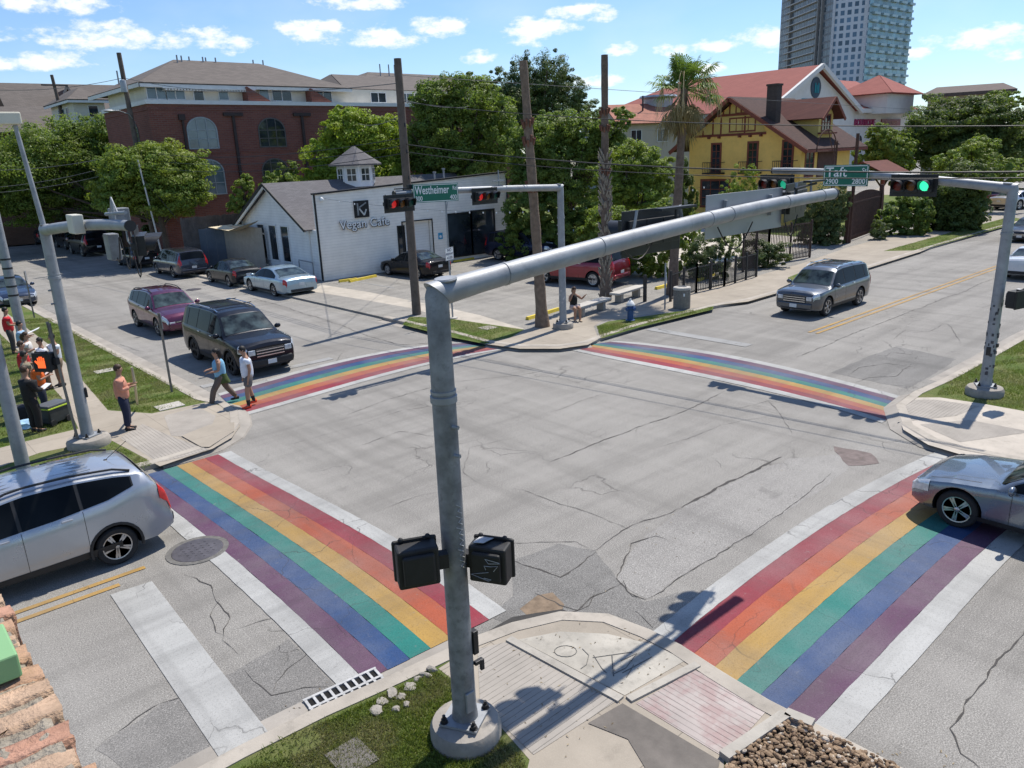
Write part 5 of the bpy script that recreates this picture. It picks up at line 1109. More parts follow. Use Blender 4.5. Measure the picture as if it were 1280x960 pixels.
def person(lab,px,face,ht=1.74,skinm=None,hair=None,top=('short',None),legs=('long',None),shoe=None,pose={},z=zs,cap=None,hairlen=.0,seat=None,grp=None,socks=None,apron=None):
    """local x = facing direction; figure built for 1.75 m and scaled"""
    skinm=skinm or skin; hair=hair or hairb; k=ht/1.75
    b=G(px[0],px[1],z); t=thing('person',lab,'person',(b.x,b.y,z),face,grp); t.scale=(k,k,k)
    V=Vector; P_=dict(lean=0,hip=.92,stride=0,la='down',ra='down',head=0,bend=0); P_.update(pose)
    hz=P_['hip']; ln=P_['lean']; st=P_['stride']
    hipc=V((0,0,hz)); 
    if seat: hipc=V((0,0,seat/k+.10)); 
    def up_(h,f=0): return hipc+V((math.sin(ln)*h+f,0,math.cos(ln)*h))
    waist=up_(.14); chest=up_(.36); sh=up_(.49); neck=up_(.56); hd0=up_(.63,.01); hd1=up_(.72,.025); hd2=up_(.79,.02)
    if P_['head']:
        hd1+=V((.04,0,-.02)); hd2+=V((.09,0,-.04)); hd0+=V((.015,0,0))
    verts=[];edges=[]
    def av(p,r,par=None):
        verts.append((tuple(p),r)); i=len(verts)-1
        if par is not None: edges.append((par,i))
        return i
    pel=av(hipc,(.098,.082)); wa=av(waist,(.100,.082),pel); ch=av(chest,(.125,.098),wa); s0=av(sh,(.10,.085),ch); ne=av(neck,.052,s0); h0=av(hd0,(.066,.075),ne); h1=av(hd1,(.08,.095),h0); h2=av(hd2,(.066,.08),h1)
    nose=av(hd1+V((.10,0,-.015)),.014,h1)
    J={}
    for sd_,nm in ((1,'l'),(-1,'r')):
        S_=sh+V((0,sd_*.165,-.03)); ar=P_[nm+'a']
        ax=V((math.sin(ln),0,math.cos(ln)))
        if ar=='down': E=S_+V((-.01,sd_*.06,-.27)); Hn=E+V((.07,-.0,-.24))
        elif ar=='back': E=S_+V((-.10,sd_*.06,-.25)); Hn=E+V((-.04,sd_*.02,-.24))
        elif ar=='hold': E=S_+V((.03,sd_*.06,-.27)); Hn=E+V((.22,-sd_*.07,.07))
        elif ar=='fore': E=S_+V((.04,sd_*.05,-.26)); Hn=E+V((.23,-sd_*.03,-.02))
        elif ar=='face': E=S_+V((.10,sd_*.08,-.22)); Hn=E+V((.06,-sd_*.10,.24))
        elif ar=='out': E=S_+V((.10,sd_*.16,-.16)); Hn=E+V((.12,sd_*.08,.14))
        a=av(S_,(.058,.055),s0); e=av(E,.040,a); w=av(Hn,.027,e); d=(Hn-E).normalized(); pm_=av(Hn+d*.055,(.032,.02),w)
        J[nm]=(S_,E,Hn,d)
        perp=d.cross(V((0,0,1))) if abs(d.z)<.9 else d.cross(V((1,0,0))); perp.normalize()
        for q in range(4):
            f0=Hn+d*.085+perp*((q-1.5)*.02); i0=av(f0,.0095,pm_); ln_=(.06,.075,.07,.055)[q]; i1=av(f0+d*ln_*.6+V((0,0,-.012)),.008,i0); av(f0+d*ln_*.85+V((0,0,-.035)),.007,i1)
        th=av(Hn+d*.04+perp*.04,.010,pm_); av(Hn+d*.08+perp*.055,.008,th)
    LG={}
    for sd_,nm in ((1,'l'),(-1,'r')):
        Hp=hipc+V((0,sd_*.095,-.04)); s_=st*sd_
        if seat: K=V((.42,sd_*.11,hipc.z-.02)); A=V((.40+.04*sd_,sd_*.10,.09)); 
        else:
            K=V((s_*.28+.03+abs(s_)*.05,sd_*.10,.50)); A=V((s_*.52-.0,sd_*.10,.085+(.03 if s_<0 else 0)))
            if st: A.z=.085+(.06 if s_<0 else 0)
        hp=av(Hp,(.074,.076),pel); kn=av(K,.058,hp); cf=av(K.lerp(A,.35),.056,kn); an=av(A,.038,cf); ft=av(A+V((.06,0,-.05)),(.038,.03),an); av(A+V((.155,0,-.06)),(.034,.022),ft)
        LG[nm]=(Hp,K,A)
    skinmesh('body',verts,edges,skinm,t)
    # clothes
    if top[0]!='none':
        v2=[];e2=[]
        def bv(p,r,par=None):
            v2.append((tuple(p),r)); i=len(v2)-1
            if par is not None: e2.append((par,i))
            return i
        p00=bv(hipc+V((0,0,-.10)),(.128,.115)); p0=bv(hipc+V((0,0,.0)),(.132,.118),p00); p1=bv(waist,(.142,.122),p0); p2=bv(chest,(.155,.128),p1); p3=bv(sh+V((0,0,.0)),(.115,.10),p2); bv(neck+V((0,0,-.045)),(.062,.062),p3)
        for nm in 'lr':
            S_,E,Hn,d=J[nm]
            a=bv(S_,(.080,.078),p3)
            if top[0]=='sleeveless': continue
            e=bv(S_.lerp(E,.62),.062,a)
            if top[0] in('long','coat'): e=bv(E,.055,e); bv(E.lerp(Hn,.9),.040,e)
        if top[0]=='sleeveless': v2=[x for x in v2[:6]]; e2=e2[:5]
        RK[0]=1.38; skinmesh('shirt',v2,e2,top[1],t); RK[0]=1.22
    v2=[];e2=[]
    p0=bv2=None
    def cv(p,r,par=None):
        v2.append((tuple(p),r)); i=len(v2)-1
        if par is not None: e2.append((par,i))
        return i
    p0=cv(hipc+V((0,0,.10)),(.125,.107)); p1=cv(hipc+V((0,0,-.03)),(.130,.115),p0)
    for nm in 'lr':
        Hp,K,A=LG[nm]; a=cv(Hp.lerp(K,.12),(.104,.104),p1)
        if legs[0]=='short': cv(Hp.lerp(K,.78),(.092,.092),a)
        else: b_=cv(K,.075,a); c_=cv(K.lerp(A,.5),.068,b_); cv(K.lerp(A,.95),.062,c_)
    RK[0]=1.32; skinmesh('trousers' if legs[0]=='long' else 'shorts',v2,e2,legs[1],t); RK[0]=1.22
    for nm in 'lr':
        Hp,K,A=LG[nm]; m=MB(); rs=[]; m.smooth=True
        for (x,w,h,z_) in ((-.07,.03,.06,.03),(-.055,.042,.11,.0),(.0,.044,.105,0),(.07,.048,.075,0),(.14,.045,.06,0),(.185,.025,.045,.005)):
            ring=[]
            for q in range(10):
                a=2*PI*q/10; ring.append(V((A.x+x+.0,A.y+w*math.cos(a),A.z-.085+z_+h/2+h/2*math.sin(a))))
            rs.append(ring)
        m.rings(rs); m.build('shoe',shoe or shoeb,t)
        if socks: m=MB(); m.tube([A+V((0,0,-.03)),A.lerp(K,.38)],[.045,.058],10); m.build('sock',socks,t)
    # hair: shell behind and above the face
    m=MB(); c=hd1+V((-.012,0,.03)); rs=[]; m.smooth=True
    for i in range(7):
        a=PI/2*(1-i/6)*1.0 if i<6 else 0; 
    N1=14
    for i in range(8):
        f=i/7; el=PI/2-f*(PI*.72+hairlen*.0)
        ring=[]
        for q in range(N1):
            az=2*PI*q/N1; fr=max(0,math.cos(az)); e2_=el if fr<.35 else max(el,.35-(.0)) 
            rr_=.103+.004*math.sin(q*3+i); ring.append(c+V((rr_*math.cos(e2_)*math.cos(az)*1.02,rr_*.86*math.cos(e2_)*math.sin(az),rr_*math.sin(e2_)*1.03)))
        rs.append(ring)
    m.rings(rs); hm=m.build('hair',hair,t)
    if hairlen: m=MB(); m.tube([c+V((-.07,0,.03)),c+V((-.10,0,-.12)),c+V((-.09,0,-.12-hairlen))],[.075,.08,.045],10); m.build('long_hair',hair,t)
    for sd_ in (1,-1): m=MB(); m.ball(tuple(hd1+V((.085,sd_*.032,.012))),(.012,.013,.009),6,4); m.build('eye',eyem,t); m=MB(); m.ball(tuple(hd1+V((-.0,sd_*.083,0))),(.018,.01,.03),6,4); m.build('ear',skinm,t)
    m=MB(); m.ball(tuple(hd1+V((.083,0,-.05))),(.008,.022,.006),6,4); m.build('mouth',P('lips',(.22,.07,.06),.5),t)
    if cap: m=MB(); m.lathe([(.001,.115),(.06,.105),(.105,.06),(.112,.0)],14,Matrix.Translation(hd1+V((-.01,0,.03)))); m.cb(tuple(hd1+V((.13,0,.045))),(.11,.13,.012)); m.build('cap',cap,t)
    if apron: 
        Hp=hipc; m=MB(); m.smooth=True; rs=[]
        for (zz,rx,ry) in ((.06,.15,.15),(-.1,.20,.17),(-.22,.25,.18),(-.24,.24,.17)): rs.append([Hp+V((rx*math.cos(2*PI*q/14)-.02,ry*math.sin(2*PI*q/14),zz+.02*math.sin(5*q))) for q in range(14)])
        m.rings(rs); m.build('tied_jacket',apron,t)
    return t,J,LG,k
def cloth(n,c,v=.12): return P(n,c,.85,0,v,7,.3,60)
def worldpt(t,p): return t.matrix_world@Vector(p)
def card(lab,t,J,k,w,h,mat,which='l',up=.1,tilt=.5,name='sign_card',cat='paper',off=.05):
    bpy.context.view_layer.update(); S_,E,Hn,d=J[which]; p=t.matrix_world@(Hn+d*.08)
    M=Matrix.Translation(p+Vector((0,0,up)))@Matrix.Rotation(t.rotation_euler.z,4,'Z')@Matrix.Rotation(tilt,4,'Y'); m=MB(); m.cb((0,0,0),(.008,w,h)); o=m.build(name,mat,None); o.matrix_world=M; tag(o,lab,cat); return o
paper=P('paper_white',(.75,.75,.73),.7,0,.05,5)
# walkers on the crossing
person('walking person in blue top with green jacket tied at the waist',(281,505),PI*.93,1.66,skin,hairb,('sleeveless',cloth('light_blue_cloth',(.20,.42,.60))),('long',cloth('taupe_cloth',(.13,.10,.08))),None,dict(stride=.75,la='fore',ra='fore',lean=.05),z=.01,hairlen=.10,apron=cloth('olive_cloth',(.055,.085,.025)))
person('person in white t-shirt, grey shorts and bright orange sneakers on the crossing',(315,508),PI*.97,1.80,skin,hairb,('short',cloth('white_cloth',(.62,.66,.74))),('short',cloth('grey_shorts',(.12,.11,.11))),P('orange_shoe',(.75,.07,.02),.6),dict(stride=.22,ra='down',la='down',head=1),z=.01,socks=shoeb)
t,J,LG,k=person('person in salmon shirt and navy trousers at the ramp holding a rolled banner',(161,537),-PI*.12,1.76,skin,hairbr,('long',cloth('salmon_cloth',(.55,.25,.17))),('long',cloth('navy_cloth',(.015,.02,.045))),None,dict(la='hold',ra='hold'))
bpy.context.view_layer.update(); p=t.matrix_world@(J['l'][2]+J['l'][3]*.08); q=G(173,512,zs)
m=MB(); m.tube([p+Vector((0,0,.42)),p,Vector((q.x,q.y,zs+.15))],[.03,.035,.03],8); tag(m.build('rolled_banner',P('tan_cloth_roll',(.45,.40,.27),.8),None),'pale rolled banner held by the person in the salmon shirt','banner')
gx='people standing on the left corner'
person('tall person in red shirt and dark grey trousers facing right at the left edge',(18,442),-PI*.05,1.78,skin,hairb,('short',cloth('red_cloth',(.50,.02,.03))),('long',cloth('charcoal_cloth',(.05,.045,.045))),None,dict(ra='fore',la='fore'),grp=gx)
t,J,LG,k=person('person in pale blue shirt reading a sheet beside the strapped grey pole',(36,462),-PI*.1,1.72,skin,hairb,('short',cloth('pale_blue_cloth',(.28,.42,.55))),('long',cloth('slate_cloth',(.08,.08,.09))),None,dict(ra='hold',la='hold'),grp=gx)
card('large white sheet held by the person in the pale blue shirt',t,J,k,.35,.5,paper,'l',.12,1.2)
person('person with curly hair and a white shirt behind the others on the left',(44,478),-PI*.15,1.68,skin,hairbr,('short',cloth('off_white_cloth',(.6,.58,.55))),('long',cloth('slate_cloth',(.08,.08,.09))),None,dict(ra='hold',la='fore'),hairlen=.08,grp=gx)
person('bearded looking person in red shirt second from the left edge',(40,497),-PI*.1,1.76,skin,hairbr,('short',cloth('red_cloth_b',(.52,.03,.035))),('long',cloth('tan_trousers',(.17,.13,.09))),None,dict(ra='fore',la='hold'),grp=gx)
person('person in khaki olive shirt left of the orange shirt',(44,510),-PI*.02,1.70,skind,hairb,('short',cloth('khaki_cloth',(.22,.19,.13))),('long',cloth('slate_cloth',(.08,.08,.09))),None,dict(ra='fore',la='down'),grp=gx)
t,J,LG,k=person('person in bright orange shirt and tan cap looking down at a paper',(58,520),-PI*.05,1.72,skin,hairb,('short',cloth('orange_cloth',(.70,.13,.02))),('long',cloth('dark_navy_cloth',(.02,.025,.04))),None,dict(ra='hold',la='hold',head=1),cap=cloth('tan_cap_cloth',(.40,.32,.24)),grp=gx)
card('white paper held by the person in the orange shirt',t,J,k,.22,.3,paper,'l',.06,1.0)
t,J,LG,k=person('person dressed all in black standing with back turned by the cooler',(47,540),PI*.16,1.80,skin,hairbr,('long',cloth('black_cloth',(.012,.012,.013))),('long',cloth('black_trousers',(.014,.013,.013))),None,dict(ra='fore',la='fore'),grp=gx)
card('small white notepad held by the person dressed in black',t,J,k,.2,.25,paper,'r',.05,1.2)
t,J,LG,k=person('person in white t-shirt and shorts left of the orange hand signal',(63,486),-PI*.95,1.66,skind,hairb,('short',cloth('white_tee',(.68,.69,.72))),('short',cloth('grey_shorts_b',(.09,.09,.10))),None,dict(ra='hold',la='hold'),grp=gx)
card('white placard held out by the person in the white t-shirt',t,J,k,.45,.5,paper,'l',.0,.9)
person('person in white shirt and shorts hidden behind the left signal mast',(78,482),-PI*.9,1.7,skin,hairb,('short',cloth('white_tee_b',(.66,.68,.72))),('short',cloth('tan_shorts',(.25,.18,.12))),None,dict(ra='fore',la='fore'),grp=gx)
person('person in black top seated on the concrete bench raising a hand',(717,400),-PI*.62,1.66,skin,hairbr,('sleeveless',cloth('black_top',(.014,.013,.014))),('short',cloth('pale_shorts',(.45,.36,.34))),P('light_sandals',(.4,.3,.2),.7),dict(ra='face',la='out',lean=.1),seat=.48,hairlen=.08)
# cooler, bag
b=G(70,528,zs); t=thing('wheeled_cooler','black wheeled cooler with a yellow green lid rim on the grass','cooler',(b.x,b.y,zs),.5); m=MB(); m.box(-.33,-.24,.06,.33,.24,.46); m.build('tub',P('cooler_black',(.03,.035,.035),.6,0,.15,8),t,bevel=.03)
m=MB(); m.box(-.35,-.26,.46,.35,.26,.50); m.build('rim',P('lime_plastic',(.45,.60,.04),.5),t,bevel=.01); m=MB(); m.box(-.34,-.25,.50,.34,.25,.57); m.build('lid',P('lid_grey',(.09,.10,.11),.5),t,bevel=.02)
for x in (-.28,.2): m=MB(); m.tube([(x,-.25,.09),(x,-.3,.09)],.09,14); m.build('wheel',rubber,t)
b=G(30,525,zs); o=MB(); o.box(-.4,-.25,0,.4,.25,.42); tag(o.build('duffel_box','' and None or P('fabric_black',(.015,.015,.018),.8,0,.3,8),None,(b.x,b.y,zs),bevel=.06),'black fabric crate on the grass left of the person in black','crate')
b=G(33,535,zs); lump('plastic_bag','crumpled pale blue plastic bag in front of the black crate','bag',(b.x,b.y,zs+.1),(.32,.22,.14),P('blue_plastic_film',(.35,.55,.72),.4,0,.25,9))
# ================================================================ BUILDINGS
def FM(face,off=0):
    """matrix: local u (right), v (out of wall), w (up) -> building local; outward = -y for 'f', -x for 'l'"""
    if face=='f': return Matrix.Translation((0,off,0))
    # left face: seen from outside, right is toward -y
    return Matrix.Translation((off,0,0))@Matrix(((0,1,0,0),(-1,0,0,0),(0,0,1,0),(0,0,0,1)))
bwin=glassmat('building_glass',(.03,.04,.05),.05,.8,.7,.5); bwin2=glassmat('pale_blue_glass',(.12,.17,.20),.06,.8,.4,.6)
def window(t,M,u,z,w,h,fm,gm=None,nx=1,nz=1,fr=.07,arch=0,proud=.05,name='window'):
    m=MB()
    for a in ((u-w/2-fr,z-fr,u-w/2,z+h+fr*(not arch)),(u+w/2,z-fr,u+w/2+fr,z+h+fr*(not arch))): m.box(a[0],-proud,a[1],a[2],.02,a[3],M)
    m.box(u-w/2-.0,-proud+.003,z-fr,u+w/2,.02,z,M)
    if not arch: m.box(u-w/2,-proud+.003,z+h,u+w/2,.02,z+h+fr,M)
    else:
        n=14; r0=w/2; pts=[]
        for i in range(n):
            a0=PI*i/n; a1=PI*(i+1)/n
            p0=(u-r0*math.cos(a0),z+h+arch*math.sin(a0)); p1=(u-r0*math.cos(a1),z+h+arch*math.sin(a1)); q0=(u-(r0+fr)*math.cos(a0),z+h+(arch+fr)*math.sin(a0)); q1=(u-(r0+fr)*math.cos(a1),z+h+(arch+fr)*math.sin(a1))
            vs=[M@Vector((p[0],d,p[1])) for d in (-proud,.02) for p in (p0,p1,q1,q0)]
            m.add(vs,[(0,1,2,3),(7,6,5,4),(0,4,5,1),(2,6,7,3)])
    for i in range(1,nx): x=u-w/2+w*i/nx; m.box(x-.03,-proud+.004,z,x+.03,.0,z+h+arch*math.sqrt(max(0,1-((x-u)/(w/2))**2)),M)
    for j in range(1,nz+(1 if arch else 0)): zz=z+h*j/nz; m.box(u-w/2,-proud+.006,zz-.03,u+w/2,.0,zz+.03,M)
    o=m.build(name,fm,t)
    m=MB()
    if arch:
        n=14; poly=[(u-w/2,z)]+[(u-w/2*math.cos(PI*i/n),z+h+arch*math.sin(PI*i/n)) for i in range(n+1)]+[(u+w/2,z)]
        vs=[M@Vector((x,-.012,y)) for x,y in poly]; m.add(vs,[tuple(range(len(vs)))])
    else: m.add([M@Vector(p) for p in ((u-w/2,-.012,z),(u+w/2,-.012,z),(u+w/2,-.012,z+h),(u-w/2,-.012,z+h))],[(0,1,2,3)])
    m.build('pane',gm or bwin,o,fix=False); return o
def slabpoly(m,pts,th):
    """extrude a planar polygon along its normal by th"""
    P3=[Vector(p) for p in pts]; nr=(P3[1]-P3[0]).cross(P3[2]-P3[0]).normalized(); n=len(P3)
    if nr.z<0: nr=-nr
    m.add(P3+[p+nr*th for p in P3],[tuple(range(n))[::-1],tuple(range(n,2*n))]+[(i,(i+1)%n,n+(i+1)%n,n+i) for i in range(n)])
# ---------------- café
side=sidingmat('white_siding',(.90,.855,.77),.165,.45); sideb=sidingmat('shade_toned_siding',(.80,.79,.76),.165,.45); shing=shingle('grey_shingles',(.105,.10,.105),(.15,.145,.15)); blk=P('black_trim',(.012,.012,.013),.6); whp=P('white_trim',(.68,.68,.66),.6,0,.06,2)  # gable siding: sky-lit shade put into its cooler, darker colour
t=thing('cafe_building','low white clapboard café with dark signs, grey gable roof and small cupola','building',(21.3,40.2,zs)); cafe=t; Fm=FM('f'); Lm=FM('l'); zz=lambda z:z-zs
xd0,xd1,zd=27.0-21.3,29.2-21.3,2.95-zs
def pp(m,x0,x1,z0,z1a,z1b,y0,y1): m.add([(x0,y0,z0),(x1,y0,z0),(x1,y0,z1b),(x0,y0,z1a),(x0,y1,z0),(x1,y1,z0),(x1,y1,z1b),(x0,y1,z1a)],[(0,1,2,3),(5,4,7,6),(0,4,5,1),(1,5,6,2),(2,6,7,3),(3,7,4,0)])
ztop=lambda x:4.82+(5.42-4.82)*x/14.3
m=MB(); pp(m,0,xd0,0,ztop(0),ztop(xd0),0,.3); pp(m,xd0,xd1,zd,ztop(xd0),ztop(xd1),0,.3); pp(m,xd1,14.3,0,ztop(xd1),ztop(14.3),0,.3); m.build('front_wall',side,t)
m=MB(); m.bar((-.05,.12,ztop(0)+.05),(14.35,.12,ztop(14.3)+.05),.42,.09); m.box(-.07,-.06,0,-.001,.06,ztop(0)); m.box(14.301,-.06,0,14.37,.06,ztop(14.3)); m.box(xd0-.07,-.04,0,xd0,-.001,zd); m.box(xd1,-.04,0,xd1+.07,-.001,zd+.02); m.box(xd0-.07,-.041,zd,xd1+.07,-.002,zd+.07); m.build('parapet_trim',blk,t)
m=MB(); m.box(xd0-.05,1.9,0,xd1+.05,2.0,zd+.1); m.box(xd1-.02,.3,0,xd1+.08,1.9,zd+.1); m.box(xd0-.1,.3,0,xd0,1.9,zd+.1); m.box(xd0,.3,zd,xd1,2,zd+.1); m.build('entry_recess',whp,t)
m=MB(); m.box(xd0+.1,1.84,0,xd0+1.0,1.9,2.3); o=m.build('door',blk,t); m=MB(); m.box(xd0+.2,1.825,.3,xd0+.9,1.838,2.15); m.build('pane',bwin,o)
M_=Matrix.Translation((xd1-.02,0,0))@Matrix(((0,1,0,0),(-1,0,0,0),(0,0,1,0),(0,0,0,1))); window(t,M_,-1.1,1.0,.7,1.5,blk)
window(t,Fm,31.4-21.3,.35,1.9,2.65,blk,bwin,1,1,.1,name='shop_window'); window(t,Fm,33.4-21.3,.35,1.9,2.7,blk,bwin,1,1,.1,name='shop_window')
window(t,Fm,.6+5.0-.55 if False else 5.55,.6,.4,2.0,blk,bwin)
# side (gable) part
y0,y1,ya=1.3,10.5,5.75; ze,za=3.05,5.4
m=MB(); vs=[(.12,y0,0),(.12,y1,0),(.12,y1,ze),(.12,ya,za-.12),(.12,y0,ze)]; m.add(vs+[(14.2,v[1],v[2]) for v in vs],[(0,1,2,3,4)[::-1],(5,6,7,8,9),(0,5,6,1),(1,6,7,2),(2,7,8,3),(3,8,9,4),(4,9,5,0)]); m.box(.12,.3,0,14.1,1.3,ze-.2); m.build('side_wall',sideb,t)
m=MB(); slabpoly(m,[(-.35,y0-.35,ze-.25),(14.4,y0-.35,ze-.25),(14.4,ya,za),(-.35,ya,za)],.08); slabpoly(m,[(-.35,ya,za),(14.4,ya,za),(14.4,y1+.5,ze-.28),(-.35,y1+.5,ze-.28)],.08); m.build('roof',shing,t)
m=MB(); m.bar((-.37,y0-.35,ze-.22),(-.37,ya,za+.02),.06,.16); m.bar((-.37,ya,za+.02),(-.37,y1+.5,ze-.25),.06,.16); m.bar((14.4,ya,za+.02),(14.4,y0,ze),.06,.14); m.build('rake_board',blk,t)
m=MB(); m.bar((-.28,y0-.3,ze-.36),(-.28,ya,za-.12),.1,.14); m.bar((-.28,ya,za-.12),(-.28,y1+.4,ze-.38),.1,.14); m.box(.04,y0-.05,0,.12,y0+.1,ze); m.box(.04,y1-.1,0,.12,y1+.03,ze); m.build('rake_soffit',whp,t)
Mg=Matrix.Translation((.12,0,0))@Lm
for yy_ in (7.75,6.1,4.45): window(t,Mg,-yy_,.80,.95,2.1,whp,bwin,1,1,.09)
m=MB(); m.bar((-.1,.9,1.0),(-.1,2.6,1.05),.05,.05); m.bar((-.1,.9,.0),(-.1,.9,1.0),.05,.05,(1,0,0)); m.bar((-.1,2.6,.0),(-.1,2.6,1.0),.05,.05,(1,0,0)); m.build('ramp_rail',galv,t)
# sign
m=MB(); m.box(2.42,-.1,3.42-.05,3.38,-.001,4.38-.05); sgn=m.build('sign_box',blk,t); m=MB(); sw=P('sign_letter_silver',(.55,.57,.58),.35,.3)
m.bar((2.62,-.11,3.5),(2.62,-.11,4.2),.03,.10,(1,0,0)); m.bar((2.72,-.112,3.95),(3.2,-.112,4.2),.03,.07,(0,0,1)); m.build('emblem_stroke',P('sign_letter_grey',(.22,.24,.25),.4),sgn); m=MB(); m.bar((2.72,-.112,3.88),(3.02,-.112,3.5),.03,.09,(1,0,0)); m.bar((3.02,-.114,3.5),(3.18,-.114,3.82),.03,.08,(1,0,0)); m.build('emblem_stroke',sw,sgn)
ang=0
MT=TF(0,0,0)
text('sign_letters_and_shadow','Vegan Cafe',.70,blk,t,TF(3.06,-.07,2.98),.05,'CENTER',1.0,1.05); text('sign_letters_and_shadow','Vegan Cafe',.70,signwhite,t,TF(3.02,-.125,3.015),.003,'CENTER',1.0,1.05)  # offset black copy stands for the letters' shadow, white copy the face
m=MB(); m.box(8.35,-.02,1.55,8.7,-.001,1.95); o=m.build('accessible_sign',P('sky_blue_sign',(.05,.30,.50),.5),t); m=MB(); m.lathe([(.001,-.0),(.09,0),(.09,.01),(.001,.01)],12,Matrix.Translation((8.52,-.02,1.72))@Matrix.Rotation(PI/2,4,'X')); m.build('symbol',signwhite,o)
m=MB(); m.ball((.35,-.12,4.55),(.12,.12,.14),10,6); m.build('flood_lamp',signwhite,t)
for x_,z_ in ((14.6-2.1,5.4),(11.7,5.2)): m=MB(); m.tube([(x_,4.5,4.6),(x_,4.5,z_+.35)],.07,8); m.tube([(x_,4.5,z_+.33),(x_,4.5,z_+.45)],.12,8); m.build('vent_pipe',galv,t)
# cupola
cx,cy=27.5-21.3,45.9-40.2; m=MB(); n=8
cz0,cz1=4.95,6.30
ring=lambda r,z,a0=PI/8: [Vector((cx+r*math.cos(a0+2*PI*k/n),cy+r*math.sin(a0+2*PI*k/n),z)) for k in range(n)]
m.rings([ring(1.22,cz0),ring(1.22,cz1)]); cup=m.build('cupola',P('cupola_white',(.68,.70,.72),.6,0,.05,2),t)
m=MB(); m.rings([ring(1.72,cz1-.03),ring(1.74,cz1+.06),ring(.05,7.5)]); m.build('cupola_roof',shing,cup)
for k in range(8):
    a=2*PI*k/8+PI/4*0+ PI/4; d=1.22*math.cos(PI/8); M=Matrix.Translation((cx+d*math.cos(a),cy+d*math.sin(a),0))@Matrix.Rotation(a+PI/2,4,'Z'); 
    if math.cos(a)<.3 and math.sin(a)<.6 or True:
        f=MB(); f.box(-.3,-.03,5.32,.3,-.002,6.1,M); wq=f.build('cupola_window',bwin,cup); f=MB(); f.box(-.34,-.05,5.28,-.28,-.001,6.14,M); f.box(.28,-.05,5.28,.34,-.001,6.14,M); f.box(-.28,-.045,5.28,.28,-.031,5.33,M); f.box(-.28,-.045,6.08,.28,-.031,6.14,M); f.box(-.28,-.04,5.68,.28,-.031,5.73,M); f.box(-.02,-.042,5.33,.02,-.0315,6.08,M); f.build('sash',whp,wq)
# ---------------- brick condominium
redb=brickmat('red_brick',(.23,.085,.062),(.17,.06,.048),(.19,.14,.12),.4,.13,.012); beige=P('beige_stucco',(.68,.63,.53),.85,0,.08,1.2,.2,20,grime=.15); roofg=shingle('brown_grey_shingles',(.105,.092,.082),(.15,.13,.115),.25,.5)
t=thing('brick_condominium','large dark red brick building with arched windows and a cream top floor','building',(19.62,60,zs)); brk=t
m=MB(); m.box(0,0,0,34,10.6,11.0); m.build('wall',redb,t)
m=MB(); m.box(-.12,-.12,11.001,34.1,10.7,11.28); m.build('coping',whp,t)
m=MB(); m.box(.4,1.2,11.281,33,10.2,12.45); m.build('upper_storey',beige,t)
m=MB(); ze=12.4; e0,e1,f0,f1=-.2,17.0,.5,13.5; zr=14.85; r0,r1,ry=5.1,12.3,7.6
for q in ([(e0,f0,ze),(e1,f0,ze),(r1,ry,zr),(r0,ry,zr)],[(e1,f0,ze),(e1,f1,ze),(r1,ry,zr)],[(e1,f1,ze),(e0,f1,ze),(r0,ry,zr),(r1,ry,zr)],[(e0,f1,ze),(e0,f0,ze),(r0,ry,zr)]): slabpoly(m,q,.1)
rf=m.build('roof',roofg,t)
m=MB(); m.box(e0,f0,ze-.22,e1,f0+.08,ze+.06); m.box(e0-.02,f0,ze-.22,e0+.06,f1,ze+.062); m.build('eaves_board',whp,t)
m=MB(); slabpoly(m,[(17.2,2,12.5),(33.4,2,12.5),(28,9,14.4),(20,9,14.4)],.1); slabpoly(m,[(17.2,2,12.5),(20,9,14.4),(17.2,13,12.5)],.1); m.build('roof',roofg,t)
for x,y in ((5.0,6.6),(5.5,7),(6.3,7.5),(7.3,7.2),(7.7,7.6),(8.4,7.3),(11.8,7.6),(12.6,7.4),(.9,8.5),(1.4,9.2)):
    zr_=13.9+.05*y if x>3 else 13.1; m=MB(); m.tube([(x,y,zr_-.4),(x,y,zr_+.95)],.06,7); m.build('vent_pipe',galv,rf)

for x in (7.6,13.0): m=MB(); m.add([(x,.2,11.29),(x+1.9,.2,11.29),(x,.2,12.35),(x,1.19,11.29),(x+1.9,1.19,11.29),(x,1.19,12.35)],[(0,1,2),(5,4,3),(0,3,4,1),(1,4,5,2),(2,5,3,0)]); m.build('party_wall',redb,t)
M2=Matrix.Translation((0,1.2,0))
for u,w in ((1.15,1.3),(2.5,1.3),(6.1,.7),(8.0+2.9,1.6),(14.6,1.5),(20,1.5),(23,1.5)): window(t,M2,u,11.45,w,.75,whp,bwin2 if u<7 else bwin,2 if w>1 else 1,1,.06)
window(t,M2,4.2,11.3,.7,1.0,whp,bwin); window(t,M2,9.4,11.3,.7,1.0,whp,bwin2)
dkf=P('dark_window_frame',(.10,.095,.09),.6)
for u,z,h,ar,f_,g_ in ((3.6,7.95,1.25,.85,P('grey_window_frame',(.30,.33,.34),.6),bwin2),(9.1,7.95,1.2,.85,dkf,bwin),(14.9,7.95,1.2,.85,dkf,bwin),(3.7,4.6,1.6,.85,MATS['grey_window_frame'],bwin2),(9.0,4.6,1.5,.85,dkf,bwin),(20.5,7.95,1.2,.85,dkf,bwin)):
    window(t,Fm,u,z,2.1,h,f_,g_,3,2,.09,ar)
for yy_ in (3.5,): window(t,Lm,-yy_,8,1.2,1.2,dkf,bwin,2,2,.08,.6)
for x in (6.1,11.8): m=MB(); m.box(x-.75,-.2,10.2,x+.75,-.001,10.45); m.box(x-.12,-.15,3,x+.08,-.001,10.2); m.build('downpipe',P('rust_dark_pipe',(.045,.03,.028),.7),t)
